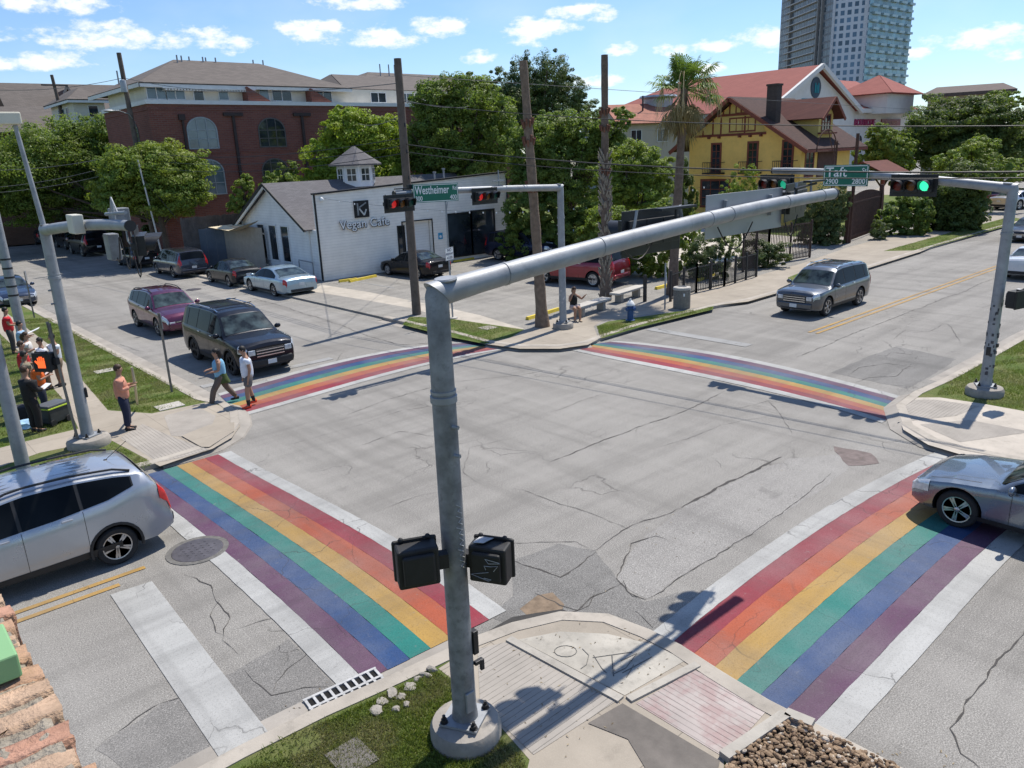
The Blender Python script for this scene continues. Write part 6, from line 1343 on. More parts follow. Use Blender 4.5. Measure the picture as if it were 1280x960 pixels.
for x in (2.2,): m=MB(); m.box(x-.2,-.2,9.9,x+.25,-.001,10.3); m.box(x,-.12,6,x+.14,-.001,9.9); m.build('downpipe',MATS['rust_dark_pipe'],t)
m=MB(); m.box(0,-.04,7.55,34,-.001,7.68); m.box(0,-.04,10.6,34,-.0012,10.72); m.box(-.04,0,10.6,-.001,10.6,10.72); m.build('string_course',redb,t)
m=MB(); 
for k in range(30): m.box(1.6+k*.22,-.0+.42,12.0,1.7+k*.22,1.19,12.08)
m.box(1.4,.42,12.1,8.4,.5,12.2); m.build('pergola',whp,t)
# ---------------- small white pavilion house, left
t=thing('white_pavilion','small cream pavilion storey over a brown base, left of the brick building','building',(19.8,80,zs)); m=MB(); m.box(0.05,0.5,0,12,14,10.5); m.build('base_wall',brickmat('brown_brick',(.15,.085,.06),(.11,.06,.045),(.12,.09,.07),.4,.14),t)
m=MB(); m.box(0,0,10.4,2.6,8,12.7); m.build('wall',beige,t); m=MB()
q=[(-.5,-.5,12.7),(3.2,-.5,12.7),(3.2,8.5,12.7),(-.5,8.5,12.7)]; a_=(1.3,2.2,13.9); b_=(1.3,6,13.9)
for s_ in ([q[0],q[1],a_],[q[1],q[2],b_,a_],[q[2],q[3],b_],[q[3],q[0],a_,b_]): slabpoly(m,s_,.1)
m.build('roof',roofg,t); m=MB(); m.box(-.5,-.5,12.5,3.2,-.42,12.72); m.box(-.5,-.42,12.5,-.42,8.5,12.72); m.build('eaves_board',whp,t)
window(t,Fm,1.6,11.3,.75,.95,whp,bwin); 
for yy_ in (2.2,3.6,5.0): window(t,Lm,-yy_,11.1,.8,1.1,whp,bwin2)
m=MB(); m.box(-1.2,-.4,10.1,.2,8,10.35); m.build('balcony_slab',whp,t)
# ---------------- brown gabled houses far left
def gablehouse(lab,loc,rz,w,d,he,hr,wm_,rm,cols=None,grp=None,name='gabled_house',win=True):
    """ridge along local x, length w, depth d"""
    t=thing(name,lab,'building',loc,rz,grp); m=MB(); vs=[(0,0,0),(0,d,0),(0,d,he),(0,d/2,hr-.15),(0,0,he)]; m.add(vs+[(w,v[1],v[2]) for v in vs],[(0,1,2,3,4)[::-1],(5,6,7,8,9),(0,5,6,1),(1,6,7,2),(2,7,8,3),(3,8,9,4),(4,9,5,0)]); m.build('wall',wm_,t)
    m=MB(); slabpoly(m,[(-.5,-.6,he-.25),(w+.5,-.6,he-.25),(w+.5,d/2,hr),(-.5,d/2,hr)],.12); slabpoly(m,[(-.5,d/2,hr),(w+.5,d/2,hr),(w+.5,d+.6,he-.25),(-.5,d+.6,he-.25)],.12); m.build('roof',rm,t)
    if win:
        for u in np.arange(2,w-1,3.2): window(t,Fm,float(u),he-2.2,1.2,1.3,whp,bwin,2,1)
    return t
p=OD(16,140,100); t=gablehouse('long brown shingled house roof at the far left with a front gable',(p.x,p.y,zs),-.05,14,12,12.6,16.2,MATS['brown_brick'],roofg)
m=MB(); m.add([(3,-1.5,10),(7.5,-1.5,10),(5.2,-1.5,15.2),(3,5,10),(7.5,5,10),(5.2,5,15.2)],[(0,1,2),(5,4,3),(0,3,4,1),(1,4,5,2),(2,5,3,0)]); m.build('front_gable',MATS['brown_brick'],t); m=MB(); m.bar((2.7,-1.6,9.8),(5.2,-1.6,15.4),.2,.3,(0,1,0)); m.bar((5.2,-1.6,15.4),(7.8,-1.6,9.8),.2,.3,(0,1,0)); m.build('gable_trim',P('tan_trim',(.30,.25,.2),.7),t)
p=OD(-60,150,90); gablehouse('lower grey brown house roof cut by the left edge of the frame',(p.x,p.y,zs),-.1,10,10,10.6,13,MATS['brown_brick'],roofg)
# ---------------- second condominium
t=thing('cream_condominium','cream condominium with hipped grey roof right of the brick building, half behind trees','building',(46.4,75,zs)); m=MB(); m.box(0,0,0,22,16,11.4); m.build('wall',redb,t); m=MB(); m.box(.3,.3,11.4,21.7,15.7,13.7); m.build('upper_storey',beige,t); m=MB()
ze=13.75; q=[(-.8,-.8,ze),(23,-.8,ze),(23,17,ze),(-.8,17,ze)]; a_=(6.2,8,16.4); b_=(17.5,8,16.4)
for s_ in ([q[0],q[1],b_,a_],[q[1],q[2],b_],[q[2],q[3],a_,b_],[q[3],q[0],a_]): slabpoly(m,s_,.12)
rf=m.build('roof',roofg,t); m=MB(); m.box(-.8,-.8,ze-.25,23,-.7,ze+.05); m.box(-.82,-.7,ze-.25,-.7,17,ze+.05); m.build('eaves_board',whp,t)
m=MB(); m.box(-.1,-.12,11.15,22.1,-.001,11.42); m.build('coping',whp,t)
M3=Matrix.Translation((0,.3,0))
for u,w in ((2.0,2.2),(5.6,1.0),(7.5,1.0),(11,1.4)): window(t,M3,u,11.7,w,1.5,whp,bwin,2 if w>1.5 else 1)
for y in (3.5,7): window(t,Matrix.Translation((.3,0,0))@Lm,-y,11.8,1.5,1.3,whp,bwin,2)
for x in (6.6,7.8,8.6): m=MB(); m.tube([(x,6,15.6),(x,6,17.2)],.07,7); m.build('vent_pipe',galv,rf)
# ---------------- yellow timbered house
yel=P('yellow_stucco',(.84,.54,.15),.85,0,.07,1.2,.25,18,grime=.2); yel2=P('pale_yellow_stucco',(.62,.46,.15),.85,0,.07,1.2,.2,18,grime=.1); redt=P('red_brown_trim',(.20,.055,.032),.7,0,.15,4); brs=shingle('brown_shingles',(.055,.032,.028),(.085,.048,.04),.2,.3); brs2=shingle('red_brown_shingles',(.15,.06,.048),(.11,.045,.038),.2,.3)
t=thing('yellow_house','yellow stucco house with red brown half timbering, brown roof and a chimney','building',(59.85,32,zs),0); yh=t
L_=8.3; y1=10.7; ze=6.5; ya=6.2; za=10.35
m=MB(); vs=[(0,0,0),(0,y1,0),(0,y1,7.2),(0,ya,za-.2),(0,0,ze)]; m.add(vs+[(L_,v[1],v[2]) for v in vs],[(0,1,2,3,4)[::-1],(5,6,7,8,9),(0,5,6,1),(1,6,7,2),(2,7,8,3),(3,8,9,4),(4,9,5,0)]); m.build('wall',yel,t)
m=MB(); s0=(za-ze)/(ya); s1=(za-7.2)/(y1-ya)
slabpoly(m,[(-1.0,-.9,ze-.55),(L_+1.2,-.9,ze-.55),(L_+1.2,ya,za),(-1.0,ya,za)],.14); slabpoly(m,[(-1.0,ya,za),(L_+1.2,ya,za),(L_+1.2,y1+1.4,6.2),(-1.0,y1+1.4,6.2)],.14); rf=m.build('roof',brs,t)
m=MB(); m.bar((-1.02,-.95,ze-.62),(-1.02,ya,za-.05),.12,.3); m.bar((-1.02,ya,za-.05),(-1.02,y1+1.45,6.13),.12,.3); m.box(-1,-.98,ze-.7,L_+1.2,-.905,ze-.48); m.build('bargeboard',redt,t)
# timbers on the gable
Mg=FM('l'); m=MB(); 
def tb(u0,z0,u1,z1): m.box(-u0,-.06,z0,-u1,-.001,z1,Mg)
tb(10.2,7.35,3.2,7.55)
for y in (9.3,8.3,7.5,5.2): tb(y+.07,7.55,y-.07,8.9 if y<9 else 7.9)
tb(8.4,8.95,4.2,9.15)
for y in (7.3,6.7,5.6,5.1): tb(y+.06,9.15,y-.06,9.9 if 5.4<y<7 else 9.5)
m.build('timber_framing',redt,t)
m=MB(); vs=[(-.02,10.1,7.56),(-.02,3.3,7.56),(-.02,3.6,8.4),(-.02,ya,9.95),(-.02,8.9,8.3)]
m.add(vs,[(0,1,2,3,4)]); m.build('gable_panel',yel2,t,fix=False)
for y in (8.6,7.6,5.6,4.6,3.6): m=MB(); m.box(-.3,y-.08,7.2,-.0,y+.08,7.36); m.build('corbel',redt,t)
for u in (39.9,36.35,33.2): 
    window(t,Mg,-(u-32),4.45,.75,2.25,redt,bwin,2,4,.16,name='balcony_door')
    m=MB(); uu=u-32
    m.box(-(uu+.9),-.75,4.25,-(uu-.9),-.001,4.38,Mg)
    for k in range(11): m.box(-(uu+.88)+k*.175,-.74,4.38,-(uu+.88)+k*.175+.03,-.71,5.2,Mg)
    m.box(-(uu+.9),-.76,5.2,-(uu-.9),-.69,5.26,Mg); m.box(-(uu+.9),-.7,5.2,-(uu+.86),0,5.25,Mg); m.box(-(uu-.86),-.7,5.2,-(uu-.9),0,5.25,Mg); m.build('balcony',P('dark_brown_iron',(.035,.022,.02),.6),t)
window(t,Mg,-5.45,7.75,2.3,.95,redt,bwin,4,1,.12); window(t,Mg,-5.65,9.2,.8,.5,redt,bwin,1,1,.1); window(t,Mg,-7.9,1.55,2.7,2.1,redt,bwin,3,3,.18)
window(t,Mg,-3.0,1.4,1.6,1.9,redt,bwin,2,3,.16)
for u in (1.3,3.4): window(t,Fm,u,4.0,1.2,1.9,redt,bwin,2,2,.14)
m=MB(); m.box(2.6,-.06,3.8,5.9,-.001,6.0); m.build('brown_wall_panel',P('brown_panel',(.10,.05,.04),.8),t)  # flat brown panel on the street-side wall
m=MB(); m.box(.1,2.5,7.6,.85,3.4,11.05); m.box(.04,2.44,11.05,.91,3.46,11.2); m.build('chimney',brickmat('chimney_brick',(.09,.07,.06),(.065,.05,.045),(.07,.06,.055),.22,.08),rf)
# dormer
dx0,dx1=3.2,5.6; m=MB(); m.box(dx0,.4,6.9,dx1,4.5,8.75); m.add([(dx0,.4,8.75),(dx1,.4,8.75),((dx0+dx1)/2,.4,9.9),(dx0,4,8.75),(dx1,4,8.75),((dx0+dx1)/2,4,9.9)],[(0,1,2),(5,4,3),(0,3,4,1),(1,4,5,2),(2,5,3,0)]); dm=m.build('dormer',yel2,rf)
m=MB(); xm=(dx0+dx1)/2; slabpoly(m,[(dx0-.7,-.3,8.35),(dx0-.7,5.6,8.35),(xm,5.6,10.0),(xm,-.3,10.0)],.1); slabpoly(m,[(xm,-.3,10.0),(xm,5.6,10.0),(dx1+.7,5.6,8.35),(dx1+.7,-.3,8.35)],.1); m.build('dormer_roof',brs2,dm)
m=MB(); m.bar((dx0-.72,-.33,8.3),(xm,-.33,9.97),.08,.24); m.bar((xm,-.33,9.97),(dx1+.72,-.33,8.3),.08,.24); m.box(dx0-.1,.0,7.2,dx1+.1,.39,7.32); m.build('dormer_trim',redt,dm)
window(t,Matrix.Translation((0,.4,0)),xm,7.5,1.3,1.15,redt,bwin,3,2,.12)
# porch roof beyond
t=thing('porch_roof','small red brown gabled porch roof right of the yellow house, above the street sign','porch',(69.5,29.5,zs)); m=MB(); slabpoly(m,[(0,-.2,3.6),(5,-.2,3.6),(5,2,4.7),(0,2,4.7)],.1); slabpoly(m,[(0,2,4.7),(5,2,4.7),(5,4.2,3.6),(0,4.2,3.6)],.1); m.build('roof',brs2,t)
for x in (.2,4.8): m=MB(); m.box(x-.1,0,0,x+.1,.2,3.6); m.build('post',redt,t)
# ---------------- red roofed mall
mw=P('mall_white_stucco',(.62,.61,.58),.8,0,.06,1,grime=.1); mblue=P('pale_blue_grey_wall',(.40,.45,.52),.8,0,.05,.6,grime=.1); redr=shingle('dull_red_tiles',(.25,.085,.07),(.30,.105,.085),.4,.6)
t=thing('shopping_centre','white shopping centre with broad dull red roofs and a round blue emblem','building',(110.4,65,zs)); W_=28.4
m=MB(); m.box(0,0,0,W_,38,11.7); m.add([(0,0,11.7),(W_,0,11.7),(W_/2,0,17.6),(0,.5,11.7),(W_,.5,11.7),(W_/2,.5,17.6)],[(0,1,2),(5,4,3),(0,3,4,1),(1,4,5,2),(2,5,3,0)]); m.build('wall',mw,t)
m=MB(); m.box(-.15,.2,0,-.001,38,11.6); m.build('side_wall',mblue,t)
m=MB(); ym=26; slabpoly(m,[(-.8,-.9,11.5),(-.8,38,11.5),(W_/2,ym,18.2),(W_/2,-.9,18.2)],.15); slabpoly(m,[(W_/2,-.9,18.2),(W_/2,ym,18.2),(W_+.8,38,11.5),(W_+.8,-.9,11.5)],.15); slabpoly(m,[(-.8,38,11.5),(W_+.8,38,11.5),(W_/2,ym,18.2)],.15)
slabpoly(m,[(W_,-.8,11.8),(54,-.8,11.8),(62,16,18.6),(W_/2+6,16,18.6)],.15); slabpoly(m,[(54,-.8,11.8),(66,16,11.8),(62,16,18.6)],.15); m.build('roof',redr,t)
m=MB(); m.bar((-.9,-1,11.35),(W_/2,-1,18.2),.5,.7); m.bar((W_/2,-1,18.2),(W_+.9,-1,11.35),.5,.7); m.box(W_,-1.1,11.2,54.4,-.85,11.9); m.build('gable_trim',mw,t)
m=MB(); m.box(W_,.2,0,54,14,11.7); m.build('wing_wall',mw,t)
m=MB(); m.box(33,-3.5,11,44,5,14.2); o=m.build('corner_tower',mw,t); m=MB(); q=[(31.8,-4.7,14.2),(45.2,-4.7,14.2),(45.2,6.2,14.2),(31.8,6.2,14.2)]
for k in range(4): slabpoly(m,[q[k],q[(k+1)%4],(38.5,.7,17.6)],.15)
m.build('tower_roof',redr,o)
teal=P('teal_sign',(.0,.22,.27),.5); magenta=P('magenta_sign_letters',(.30,.02,.10),.5); mrd=P('dark_red_sign',(.20,.03,.03),.5)
m=MB(); m.lathe([(1.35,0),(1.6,0),(1.6,.12),(1.35,.12)],28,Matrix.Translation((W_/2,-.0,15.0))@Matrix.Rotation(PI/2,4,'X')); m.build('emblem_ring',P('dark_blue_sign',(.01,.03,.06),.5),t)
m=MB(); 
for x in (-.5,.0,.5): m.box(W_/2+x-.13+.2,-.2,14.2,W_/2+x+.13+.2,-.01,15.7-(.3 if x==0 else 0))
m.build('emblem_letter',teal,t)
m=MB(); m.box(W_/2-4.2,-.12,11.75,W_/2+4.4,-.01,13.3); o=m.build('name_board',teal,t); text('lettering','DESIGN CENTER',.95,P('sign_navy',(.005,.03,.06),.5),o,TF(W_/2,-.14,12.5),.01)
text('lettering','BOUTIQUE',1.55,magenta,t,TF(W_+4.6,.1,9.6),.15,'CENTER',1.05); m=MB(); m.box(W_+11.3,.02,8.9,W_+19.5,.19,10.2); o=m.build('name_board',mrd,t); text('lettering','RESTAURANT',.95,P('sign_tan',(.4,.2,.15),.6),o,TF(W_+15.4,.0,9.5),.01)
Mw=Matrix.Translation((0,.2,0))
for u in (3.2,8.2,13,18): window(t,Mw,W_+u,4.5,2.2,2.0,mw,bwin,2,1,.15,1.0)
# ---------------- tile roofed house and tan block
p=OD(758,150,95); t=gablehouse('pale house with orange red clay tile roof seen above the trees',(p.x,p.y-2,zs),-.55,9.5,9,9.6,11.7,P('pale_stucco',(.46,.41,.34),.85,0,.06,1,grime=.1),P('orange_clay_tiles',(.30,.12,.08),.85,0,.25,1.5,.8,6,grime=.3),name='tile_roof_house')
m=MB(); m.lathe([(1.6,11.3),(1.8,12.3),(2.3,12.5),(2.2,12.7),(.01,12.7)],20,Matrix.Translation((6.5,5,0))); m.build('roof_drum',P('metal_drum',(.40,.45,.48),.5,.3),t); m=MB(); m.box(3.6,2.5,10.6,3.75,2.65,12.6); m.build('flue',dkmetal,t)
p=OD(1160,125,160); t=thing('tan_block','tan building with flat brown roof at the far right behind the trees','building',(p.x,p.y,zs),-1.25); m=MB(); m.box(0,0,0,12,8,13.3); m.build('wall',P('tan_stucco',(.38,.32,.22),.85,0,.06,1),t); m=MB(); m.box(-1,-1,13.3,13,9,13.7); slabpoly(m,[(-1,-1,13.7),(13,-1,13.7),(11,4,15),(1,4,15)],.1); m.build('roof',P('brown_roof',(.10,.075,.065),.85,0,.2,2),t)
# ---------------- glass tower
def towermat(name,wall,glass,nx,nz,fx,fz):
    n=NT(name); x,y,z=n.sep(); u=n.m('ADD',n.m('MULTIPLY',x,1.0),n.m('MULTIPLY',y,-1.0)); fu=n.m('FRACT',n.m('DIVIDE',u,nx)); fz_=n.m('FRACT',n.m('DIVIDE',z,nz))
    g=n.m('MULTIPLY',n.m('LESS_THAN',n.m('ABSOLUTE',n.m('SUBTRACT',fu,.5)),fx/2),n.m('LESS_THAN',n.m('ABSOLUTE',n.m('SUBTRACT',fz_,.5)),fz/2))
    cell=n.N.new('ShaderNodeTexWhiteNoise'); cell.noise_dimensions='3D'; n.L(n.comb(n.m('FLOOR',n.m('DIVIDE',u,nx)),n.m('FLOOR',n.m('DIVIDE',z,nz))),cell.inputs[0])
    gc=n.mix(cell.outputs[0],sc(glass,.6),sc(glass,1.5)); n.col(n.mix(g,wall,gc)); n.set(n.m('MULTIPLY_ADD',g,-.45,.6),0,.5); MATS[name]=n.mat; return n.mat
DT=450
def tp(px,D): v=OD(px,80,D); return Vector((v.x,v.y,0))
A,B_,C_,D_=tp(973,520),tp(1036,462),tp(1081,458),tp(1134,500)
t=thing('glass_tower','tall glass residential tower rising behind the red roofed shopping centre','tower',(0,0,0)); cen=(A+B_+C_+D_)/4; far=cen+(cen-Vector((0,0,0))).normalized()*45
def wallf(nm,a,b,z0,z1,mat): 
    """wall slab with its own frame: local x along a-b"""
    d=b-a; m=MB(); m.box(0,0,z0,d.length,3,z1); o=m.build(nm,mat,t); o.location=(a.x,a.y,0); o.rotation_euler=(0,0,math.atan2(d.y,d.x)); return o,d.length
f1=3.55; wL,lL=wallf('balcony_face',A,B_,0,150,towermat('tower_dark_glass',(.17,.18,.19),(.07,.095,.12),3.2,f1,.8,.7)); wM,lM=wallf('window_grid_face',B_,C_,0,165,towermat('tower_white_grid',(.55,.59,.64),(.07,.13,.20),3.3,f1,.58,.62)); wR,lR=wallf('glass_face',C_,D_,0,158,towermat('tower_teal_glass',(.28,.40,.43),(.16,.30,.34),4.4,f1,.9,.75))
m=MB()
for k in range(8,42): z=k*f1; m.box(lL*.14,-1.5,z,lL*.74,-.02,z+.45)
m.build('balcony_slabs',P('tower_slab',(.46,.46,.46),.7),wL)
m=MB(); 
for f in (.22,.76,.83): m.box(lL*f,-1.2,0,lL*f+1.0,-.03,150)
m.build('pier',P('tower_pier',(.26,.25,.235),.7),wL)
m=MB()
for k in range(8,44):
    z=k*f1
    for j in range(5): m.box(lR*(.03+.2*j)+(1.6 if k%2 else 0),-1.5,z,lR*(.03+.2*j)+lR*.13+(1.6 if k%2 else 0),-.02,z+1.1)
m.build('balcony_slabs',P('tower_balcony_glass',(.33,.45,.47),.25,0,.15,.2),wR)
m=MB(); m.box(lM-2.2,-.6,0,lM-.6,-.02,165); m.box(.2,-.6,0,1.4,-.02,165); m.build('pier',P('tower_white_pier',(.52,.54,.57),.6),wM)
m=MB(); m.prism([(A.x,A.y),(far.x-15,far.y+18),(far.x+12,far.y-18),(D_.x,D_.y),(C_.x+1,C_.y+1),(B_.x+1,B_.y+1)],0,148); m.build('core',P('tower_core',(.12,.13,.14),.6),t)
# ---------------- brick parapet of the viewpoint building
zp=5.73; t=thing('brick_parapet','rough orange brick parapet top with thick mortar cutting the lower left corner','wall',(.14,0,0))
brickc=[P('orange_brick_a',(.40,.25,.16),.9,0,.3,14,.9,40,bd=.02,grime=.45),P('orange_brick_b',(.46,.32,.22),.9,0,.3,14,.9,40,bd=.02,grime=.4),P('orange_brick_c',(.38,.21,.145),.9,0,.3,14,.9,40,bd=.02,grime=.5)]
def rough(o,a,cuts=3):
    bm=bmesh.new(); bm.from_mesh(o.data); bmesh.ops.subdivide_edges(bm,edges=bm.edges,cuts=cuts,use_grid_fill=True)
    for v in bm.verts: v.co+=Vector((random.gauss(0,a),random.gauss(0,a),random.gauss(0,a)))
    bm.to_mesh(o.data); bm.free()
    for p_ in o.data.polygons: p_.use_smooth=True
y=.2; k=0
while y<2.9:
    w=.074+random.uniform(-.006,.006); xx=.0+random.uniform(-.012,.014)
    for j in range(3):
        x1=xx-j*.215; m=MB(); m.box(x1-.20,y,zp-.1,x1,y+w-.026,zp+random.uniform(-.004,.004)); o=m.build('brick',brickc[random.randrange(3)],t); rough(o,.0022,4)
    y+=w; k+=1
m=MB(); m.box(-.66,.2,zp-.25,-.014,2.9,zp-.006); o=m.build('mortar',P('grey_mortar',(.30,.265,.21),.95,0,.3,20,1,60,bd=.02),t)
bm=bmesh.new(); bm.from_mesh(o.data); bmesh.ops.subdivide_edges(bm,edges=bm.edges,cuts=40,use_grid_fill=True)
for v in bm.verts: v.co+=Vector((random.gauss(0,.002),random.gauss(0,.002),random.gauss(0,.0022)))
bm.to_mesh(o.data); bm.free()
m=MB(); m.box(-1.2,.1,-.1,-.02,2.95,zp-.24); m.build('wall',brickmat('viewpoint_brick',(.33,.13,.08),(.26,.10,.06),(.3,.27,.22)),t)
p=G(4,800,zp+.06); m=MB(); m.box(-.6,-.06,.0,.0,.08,.05); o=m.build('green_ledge',P('mint_green_paint',(.20,.38,.18),.6,0,.06,6),None,(p.x+.012,p.y,zp+.005),bevel=.004); tag(o,'mint green painted wooden block lying on the brick parapet','block')
# ================================================================ TREES
def leaves(name,blobs,count,size,mat,parent,seed=0,shell=.55,updown=.25,aspect=.55,hollow=True):
    """blobs: (x,y,z,rx,ry,rz) ; leaf sized faces scattered in sub-clumps through the crown volume"""
    r=np.random.default_rng(seed); vol=np.array([b[3]*b[4]*b[5] for b in blobs])**.75; cnt=(count*vol/vol.sum()).astype(int); ALL=[]
    for b,c in zip(blobs,cnt):
        if c<4: continue
        nc=int(min(max(26,c/110),c/6+4)); 
        d=r.normal(size=(nc,3)); d/=np.linalg.norm(d,axis=1)[:,None]; rad=r.uniform(.35,1.0,nc)**.5
        cc=d*rad[:,None]*r.uniform(.7,1.2,nc)[:,None]; cr_=r.uniform(.09,.27,nc)
        idx=r.integers(0,nc,c); dd=r.normal(size=(c,3)); dd/=np.linalg.norm(dd,axis=1)[:,None]
        pos=cc[idx]+dd*(cr_[idx]*r.uniform(.3,1,c)**.4)[:,None]*np.array([1.15,1.15,.8]); nrm=dd*.7+pos*.5+np.array([0,0,.35]); 
        pos=pos*np.array(b[3:6])+np.array(b[:3]); nrm+=r.normal(size=(c,3))*.45; nrm/=np.linalg.norm(nrm,axis=1)[:,None]; ALL.append((pos,nrm))
    pos=np.concatenate([a for a,_ in ALL]); nrm=np.concatenate([b for _,b in ALL]); n=len(pos)
    t_=np.cross(nrm,r.normal(size=(n,3))); t_/=np.linalg.norm(t_,axis=1)[:,None]; b_=np.cross(nrm,t_); s=size*r.uniform(.55,1.35,n)[:,None]
    v=np.stack([pos-t_*s,pos-b_*s*aspect,pos+t_*s,pos+b_*s*aspect],1).reshape(-1,3)
    me=bpy.data.meshes.new(name); me.vertices.add(4*n); me.vertices.foreach_set('co',v.astype(np.float32).ravel()); me.loops.add(4*n); me.loops.foreach_set('vertex_index',np.arange(4*n,dtype=np.int32)); me.polygons.add(n); me.polygons.foreach_set('loop_start',np.arange(0,4*n,4,dtype=np.int32)); me.polygons.foreach_set('loop_total',np.full(n,4,dtype=np.int32)); me.update(calc_edges=True); me.materials.append(mat)
    o=bpy.data.objects.new(name,me); link(o,parent); return o
LM=dict(dark=leafmat('leaf_dark',(.085,.135,.04),.6,.45),mid=leafmat('leaf_mid',(.125,.20,.048),.6,.47),light=leafmat('leaf_light',(.155,.235,.048),.55,.42),lime=leafmat('leaf_lime',(.19,.29,.04),.5,.45),blue=leafmat('leaf_bluegreen',(.085,.13,.055),.5,.35),pine=leafmat('leaf_pine',(.075,.125,.04),.5,.3))
bark=P('bark',(.10,.078,.06),.95,0,.3,4,.8,12,grime=.3)
TREES=[]
q_rx=lambda b,k: b[3]/k
def tree(lab,D,blobs,col='mid',dens=1.0,leaf=.0,base=None,name='broadleaf_tree',cat='tree',trunk=True,grp=None,seed=1,depthk=.9,aspect=.55):
    """blobs in picture measure (px,py,rx,ry) at ground distance D from the viewpoint"""
    bl=[]
    for q in blobs:
        px,py,rx,ry=q[:4]; dd=q[4] if len(q)>4 else 0
        c=OD(px,py,D+dd); dep=(c-Vector((0,0,CH))).dot(fw); k=dep/F; bl.append((c.x,c.y,c.z,rx*k,rx*k*depthk,ry*k,k))
    cx=sum(b[0]*b[3]**2 for b in bl)/sum(b[3]**2 for b in bl); cy=sum(b[1]*b[3]**2 for b in bl)/sum(b[3]**2 for b in bl); k=bl[0][6]
    if base: cx,cy=base
    t=thing(name,lab,cat,(cx,cy,zs),0,grp)
    loc=[(b[0]-cx,b[1]-cy,b[2]-zs,b[3],b[4],b[5]) for b in bl]
    if not trunk and zs<10:
        for b in list(loc):
            if b[2]-b[5]*.7>.35 and b[2]<5:
                nz=(b[2]-b[5]*.6)*.5; loc.append((b[0],b[1],max(nz,.3),b[3]*.85,b[4]*.85,max(nz,.3)+.25)); blobs=list(blobs)+[(0,0,q_rx(b,k),q_rx(b,k)*.5)]
    area=sum(q[2]*q[3]*PI for q in blobs); size=leaf or k*1.5
    cnt=int(min(110000,area*.95*dens*4.4))
    leaves('crown',loc,cnt,size,LM[col],t,seed,aspect=aspect)
    if trunk:
        zt_=max(b[2] for b in loc); zl=min(b[2]-b[5] for b in loc); r0=max(.12,zt_*.03); rnd=random.Random(seed)
        m=MB(); top=max(1.6,zl+ (zt_-zl)*.25); m.tube([(0,0,-.1),(.1*r0,0,top*.35),(rnd.uniform(-.2,.2),rnd.uniform(-.2,.2),top),(rnd.uniform(-.4,.4),rnd.uniform(-.4,.4),zt_)],[r0*1.25,r0,r0*.75,r0*.2],10)
        tr=m.build('trunk',bark,t)
        for b in loc:
            for _ in range(3):
                d=Vector((rnd.uniform(-.7,.7)*b[3],rnd.uniform(-.7,.7)*b[4],rnd.uniform(-.1,.6)*b[5])); e=Vector(b[:3])+d; s=Vector((0,0,top*rnd.uniform(.55,1.0))); m=MB(); mid_=s.lerp(e,.5)+Vector((0,0,-.05*(e-s).length)); m.tube([s,mid_,e],[r0*.45,r0*.28,r0*.07],7); m.build('limb',bark,tr)
    return t
tree('wide dark street tree filling the left edge behind the parked cars',79,[(20,215,75,48),(70,190,60,42),(-30,225,60,45),(110,190,50,38,6),(40,255,50,25),(105,235,45,40)],'mid',.9,seed=1,base=(20.5,74))
tree('dark tree between the far left pole and the lamp bearing pole',80,[(135,178,45,34),(160,205,38,40),(120,215,40,40),(90,180,30,22)],'mid',.9,seed=2,base=(22,72))
tree('pale yellow green tree in front of the brick building, left of its arched windows',62,[(190,205,48,30),(225,215,38,30),(160,215,38,34),(205,240,52,30),(235,240,28,24),(150,245,36,24)],'light',1.0,seed=3)
tree('clipped lime hedge block on the far left above the silver SUV',104,[(52,278,22,15),(75,280,18,13)],'lime',1.4,trunk=False,name='hedge',cat='hedge',seed=4)
tree('dark shrubs under the left street trees behind the parked black SUV',80,[(110,280,34,18,4),(150,283,35,16),(20,272,40,12,26),(190,283,20,18,-14)],'dark',1.1,trunk=False,name='shrub',cat='shrub',seed=5)
tree('small light green tree just left of the café gable',56,[(304,240,14,19),(300,255,17,16),(308,228,8,12)],'light',1.2,seed=6,name='young_tree')
tree('small light green tree between the café gable and its cupola',57,[(357,222,17,17),(352,232,26,14),(366,210,8,12),(340,228,12,14)],'light',1.2,seed=7,name='young_tree')
tree('bright lime green tree directly behind the café cupola',60,[(445,170,42,32),(420,195,40,34),(475,185,35,40),(455,220,55,28),(400,222,28,22),(500,215,22,26),(430,155,26,18)],'lime',1.0,seed=8)
tree('large rounded dark tree right of the bare utility pole',60,[(560,160,50,46),(545,125,36,28),(590,120,42,28),(530,185,30,38),(575,205,52,30),(620,175,34,46),(560,230,40,18)],'mid',1.0,seed=9)
tree('tall feathery dark green tree behind the two bare trunks',68,[(625,110,24,24),(655,100,22,30),(690,98,26,32),(715,115,24,24),(640,140,44,34),(690,140,42,38),(735,140,20,14),(605,120,18,18),(665,120,28,36)],'pine',1.15,seed=10,aspect=.28)
tree('broad fresh green tree between the two bare palm trunks',52,[(690,170,42,32),(730,165,34,28),(660,195,30,34),(710,215,48,42),(755,165,24,20),(775,150,20,16),(760,190,30,30),(670,230,34,28)],'mid',1.05,seed=11)
tree('airy bright green tree left of the palm crown trunk, partly flowering red',46,[(790,200,34,24),(815,215,30,26),(775,235,34,30),(760,215,26,26),(805,245,34,26),(830,235,16,22)],'light',1.0,seed=12)
tree('leafy bright shrubs below the rough palm trunk beside the car park',42,[(760,275,32,22),(795,280,34,22),(825,270,28,18),(740,290,22,16),(850,285,20,14)],'light',1.0,trunk=False,name='shrub',cat='shrub',seed=13)
tree('dark garden shrubs behind the parked dark SUVs right of the café',50,[(650,265,26,30),(690,268,28,28),(715,285,30,20),(640,295,22,14),(740,260,26,24)],'mid',1.0,trunk=False,name='shrub',cat='shrub',seed=14)
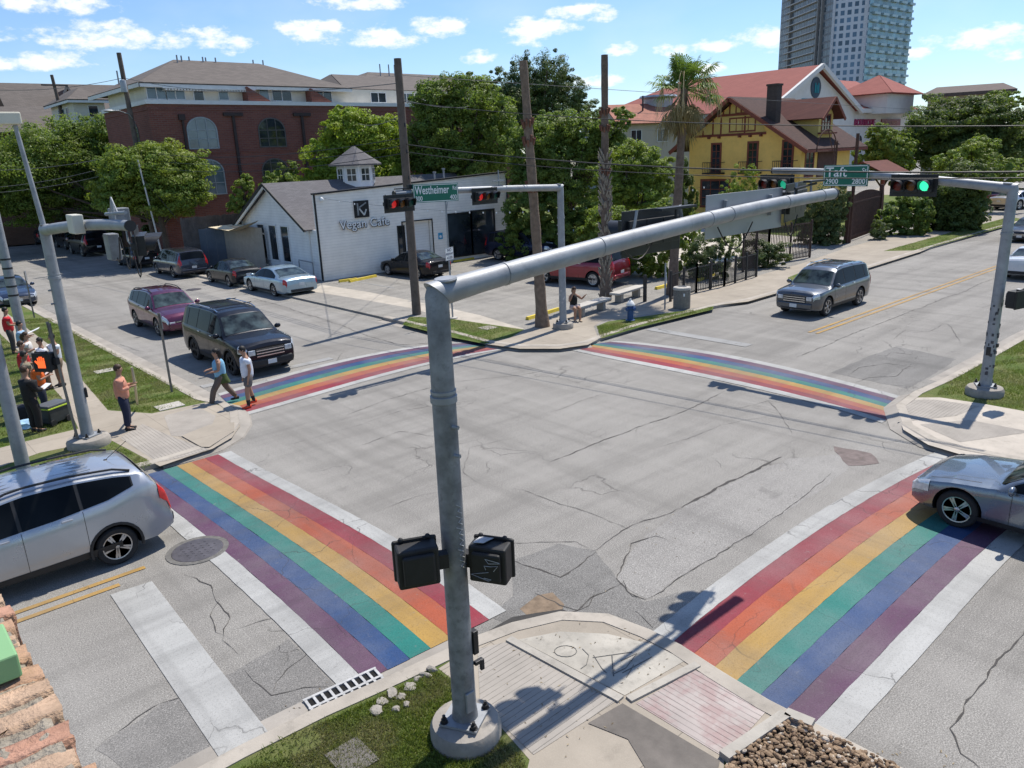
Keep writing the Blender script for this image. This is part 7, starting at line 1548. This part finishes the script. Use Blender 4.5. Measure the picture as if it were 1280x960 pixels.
tree('dark evergreen against the left wall of the yellow house',56,[(855,240,14,34),(848,225,12,20),(866,255,8,20)],'dark',1.2,trunk=False,name='shrub',cat='shrub',seed=15)
tree('oleander bush behind the low fence left of the blank sign back',41,[(880,310,22,20),(868,325,16,14),(905,300,14,16),(890,330,20,10)],'blue',1.2,trunk=False,name='oleander_bush',cat='bush',seed=16,aspect=.25)
tree('oleander bush behind the tall iron fence below the mast arm tip',45,[(945,315,24,18),(935,328,18,12),(960,322,16,14),(975,318,18,14)],'blue',1.2,trunk=False,name='oleander_bush',cat='bush',seed=17,aspect=.25)
tree('tall dark oleanders left of the rusty gate beneath the green signal',56,[(1035,258,24,26),(1015,270,22,24),(1030,280,24,18),(1050,245,16,18),(1000,265,14,22)],'blue',1.1,trunk=False,name='oleander_bush',cat='bush',seed=18,aspect=.3)
tree('light shrub against the front wall of the yellow house',50,[(925,225,16,18),(915,240,18,14),(940,215,12,12),(870,272,10,8)],'light',1.0,trunk=False,name='shrub',cat='shrub',seed=19,aspect=.3)
tree('clipped dark ivy hedge right of the rusty gate',62,[(1118,268,18,18),(1140,262,20,22),(1155,268,14,18),(1105,275,12,14)],'mid',1.3,trunk=False,name='hedge',cat='hedge',seed=20)
tree('pale spiky bush at the foot of the rusty gate',59,[(1101,284,12,11),(1095,290,10,6)],'blue',1.5,trunk=False,name='shrub',cat='shrub',seed=21,aspect=.2)
tree('big dense round bush reaching the pavement under the right signal head',66,[(1195,245,34,36),(1210,225,34,26),(1180,265,24,26),(1215,255,22,22),(1170,240,20,26),(1192,285,16,14)],'dark',1.2,trunk=False,name='large_bush',cat='bush',seed=22)
tree('light green tree right behind the yellow house dormer',84,[(1105,185,28,28),(1085,200,22,24),(1120,205,24,26),(1100,165,16,12),(1130,185,18,20)],'light',1.0,seed=23)
tree('huge dark tree crown at the upper right in front of the tan block',96,[(1175,155,46,30),(1220,150,44,28),(1150,180,34,30),(1200,185,50,30),(1260,165,36,32),(1245,195,40,24)],'dark',1.0,seed=24)
tree('dark tree cut by the right edge of the frame',104,[(1290,165,36,30),(1310,190,40,34),(1280,200,22,22)],'dark',1.0,seed=25)
tree('pale light green tree in front of the huge dark crown on the right',82,[(1215,200,36,22),(1240,212,28,20),(1190,208,24,18),(1265,215,24,16),(1222,185,22,14)],'light',1.0,seed=26)
tree('low hedge at the end of the right-hand road beside the red SUV',100,[(1265,242,18,6),(1285,240,14,6)],'mid',1.2,trunk=False,name='hedge',cat='hedge',seed=27)
tree('distant line of low trees along the right horizon',150,[(1250,120,20,8),(1275,125,18,9)],'mid',1.0,trunk=False,name='tree_line',cat='trees',seed=28)
# ---- bare trunks and palm
def trunk(lab,base,h,r0,r1,lean,mat,boots=0,name='bare_palm_trunk'):
    t=thing(name,lab,'palm trunk',(base.x,base.y,zs)); m=MB(); n=26; pts=[];rad=[]
    for i in range(n+1):
        f=i/n; pts.append((lean[0]*f**1.1,lean[1]*f**1.1,h*f)); rad.append((r0+(r1-r0)*f)*(1+.5*math.exp(-f*14))*random.uniform(.93,1.07))
    m.tube(pts,rad,14); m.build('trunk',mat,t)
    m=MB(); rnd=random.Random(3)
    for i in range(boots):
        f=rnd.uniform(.0,1)**1.0*.62; a=rnd.uniform(0,2*PI); z=h*f; r=(r0+(r1-r0)*f); b=Vector((lean[0]*f+r*math.cos(a)*.9,lean[1]*f+r*math.sin(a)*.9,z)); d=Vector((math.cos(a)*.16,math.sin(a)*.16,.26)); m.tube([b,b+d],[.055,.02],4)
    if boots: o=m.build('frond_stubs',P('stub_grey',(.26,.23,.19),.9,0,.3,8),t); o['kind']='stuff'
    m=MB()
    for z in (.55,.72,.78):
        a=MB(); f=z; r=(r0+(r1-r0)*f)*1.15
        for q in range(10): an=2*PI*q/10; m.box(-.05,-.03,-.12,.05,.03,.12,Matrix.Translation((lean[0]*f+r*math.cos(an),lean[1]*f+r*math.sin(an),h*f+random.uniform(-.1,.1)))@Matrix.Rotation(an,4,'Z')@Matrix.Rotation(.3,4,'Y'))
    o=m.build('ragged_bark',P('red_brown_fibre',(.16,.075,.05),.95,0,.3,6),t); o['kind']='stuff'
    return t
pb=P('palm_bark',(.20,.145,.105),.95,0,.3,5,.9,14,bd=.03,grime=.3); pb2=P('palm_bark_dark',(.15,.11,.085),.95,0,.3,5,.9,14,bd=.03,grime=.4)
p=G(678,408,zs); trunk('smooth headless palm trunk leaning slightly left behind the far signal mast',p,9.75,.21,.15,tuple((-rt*.42).to_2d()),pb)
p=G(757,375,zs); trunk('straight headless palm trunk with rough diamond stubs on its lower half',p,10.4,.20,.14,(0,.0),pb2,230)
pbse=G(840,368,zs); t=thing('fan_palm','fan palm with green crown and a skirt of dead fronds left of the yellow house','palm tree',(pbse.x,pbse.y,zs)); cz=OD(850,112,36.6); hh=cz.z-zs; off=(rt*.35).to_2d()
m=MB(); n=24; m.tube([(off.x*(i/n),off.y*(i/n),hh*i/n) for i in range(n+1)],[(.205-.04*i/n)*(1+.5*math.exp(-i/n*14))*random.uniform(.92,1.08) for i in range(n+1)],12); m.build('trunk',pb2,t)
top=Vector((off.x,off.y,hh))
def frond(m,az,el,ln,fan,droop,w=.03):
    d=Vector((math.cos(az)*math.cos(el),math.sin(az)*math.cos(el),math.sin(el))); side_=d.cross(Vector((0,0,1))); side_.normalize(); upv=side_.cross(d); a=top+d*.1; b=a+d*ln+Vector((0,0,-droop*.3*ln)); m.tube([a,a.lerp(b,.5)+Vector((0,0,.03)),b],[.022,.018,.012],4)
    nf=22
    for i in range(nf):
        th=(i/(nf-1)-.5)*PI*1.35; dd=(d*math.cos(th)+side_*math.sin(th)).normalized(); L2=fan*(1-.25*abs(th)/1.8)*random.uniform(.85,1.1); p0=b; p1=b+dd*L2*.6+upv*random.uniform(-.03,.05); p2=b+dd*L2+Vector((0,0,-droop*L2*random.uniform(.5,1.1))); wv=dd.cross(upv)*w
        k=len(m.v); m.add([p0,p1-wv,p1+wv,p2],[(0,1,2),(1,3,2)])
gm_=MB(); 
for i in range(44): frond(gm_,random.uniform(0,2*PI),random.uniform(-.35,1.4),random.uniform(.5,1.25),random.uniform(.6,.9),random.uniform(.25,.6))
gm_.build('green_fronds',leafmat('palm_green',(.11,.19,.045),.4,.3),t,fix=False)
dm_=MB()
for i in range(30): frond(dm_,random.uniform(0,2*PI),random.uniform(-1.35,-.75),random.uniform(.6,1.3),random.uniform(.6,.9),random.uniform(.5,1.0))
dm_.build('dead_fronds',leafmat('palm_dead',(.20,.185,.10),.35,.2),t,fix=False)
fm_=MB()
for i in range(9):
    az=random.uniform(0,2*PI); pts=[top];  
    for k in range(1,8): f=k/7; pts.append(top+Vector((math.cos(az)*1.6*f,math.sin(az)*1.6*f,.9*math.sin(f*PI*.9)-.9*f*f)))
    fm_.tube(pts,[.02]*4+[.012]*4,4)
    for k in range(14): e=pts[-1].lerp(pts[-3],random.random()); fm_.tube([e,e+Vector((random.uniform(-.1,.1),random.uniform(-.1,.1),-random.uniform(.3,.8)))],.008,3)
fm_.build('flower_stalks',P('dry_stalk',(.45,.36,.2),.9,0,.15,5),t)
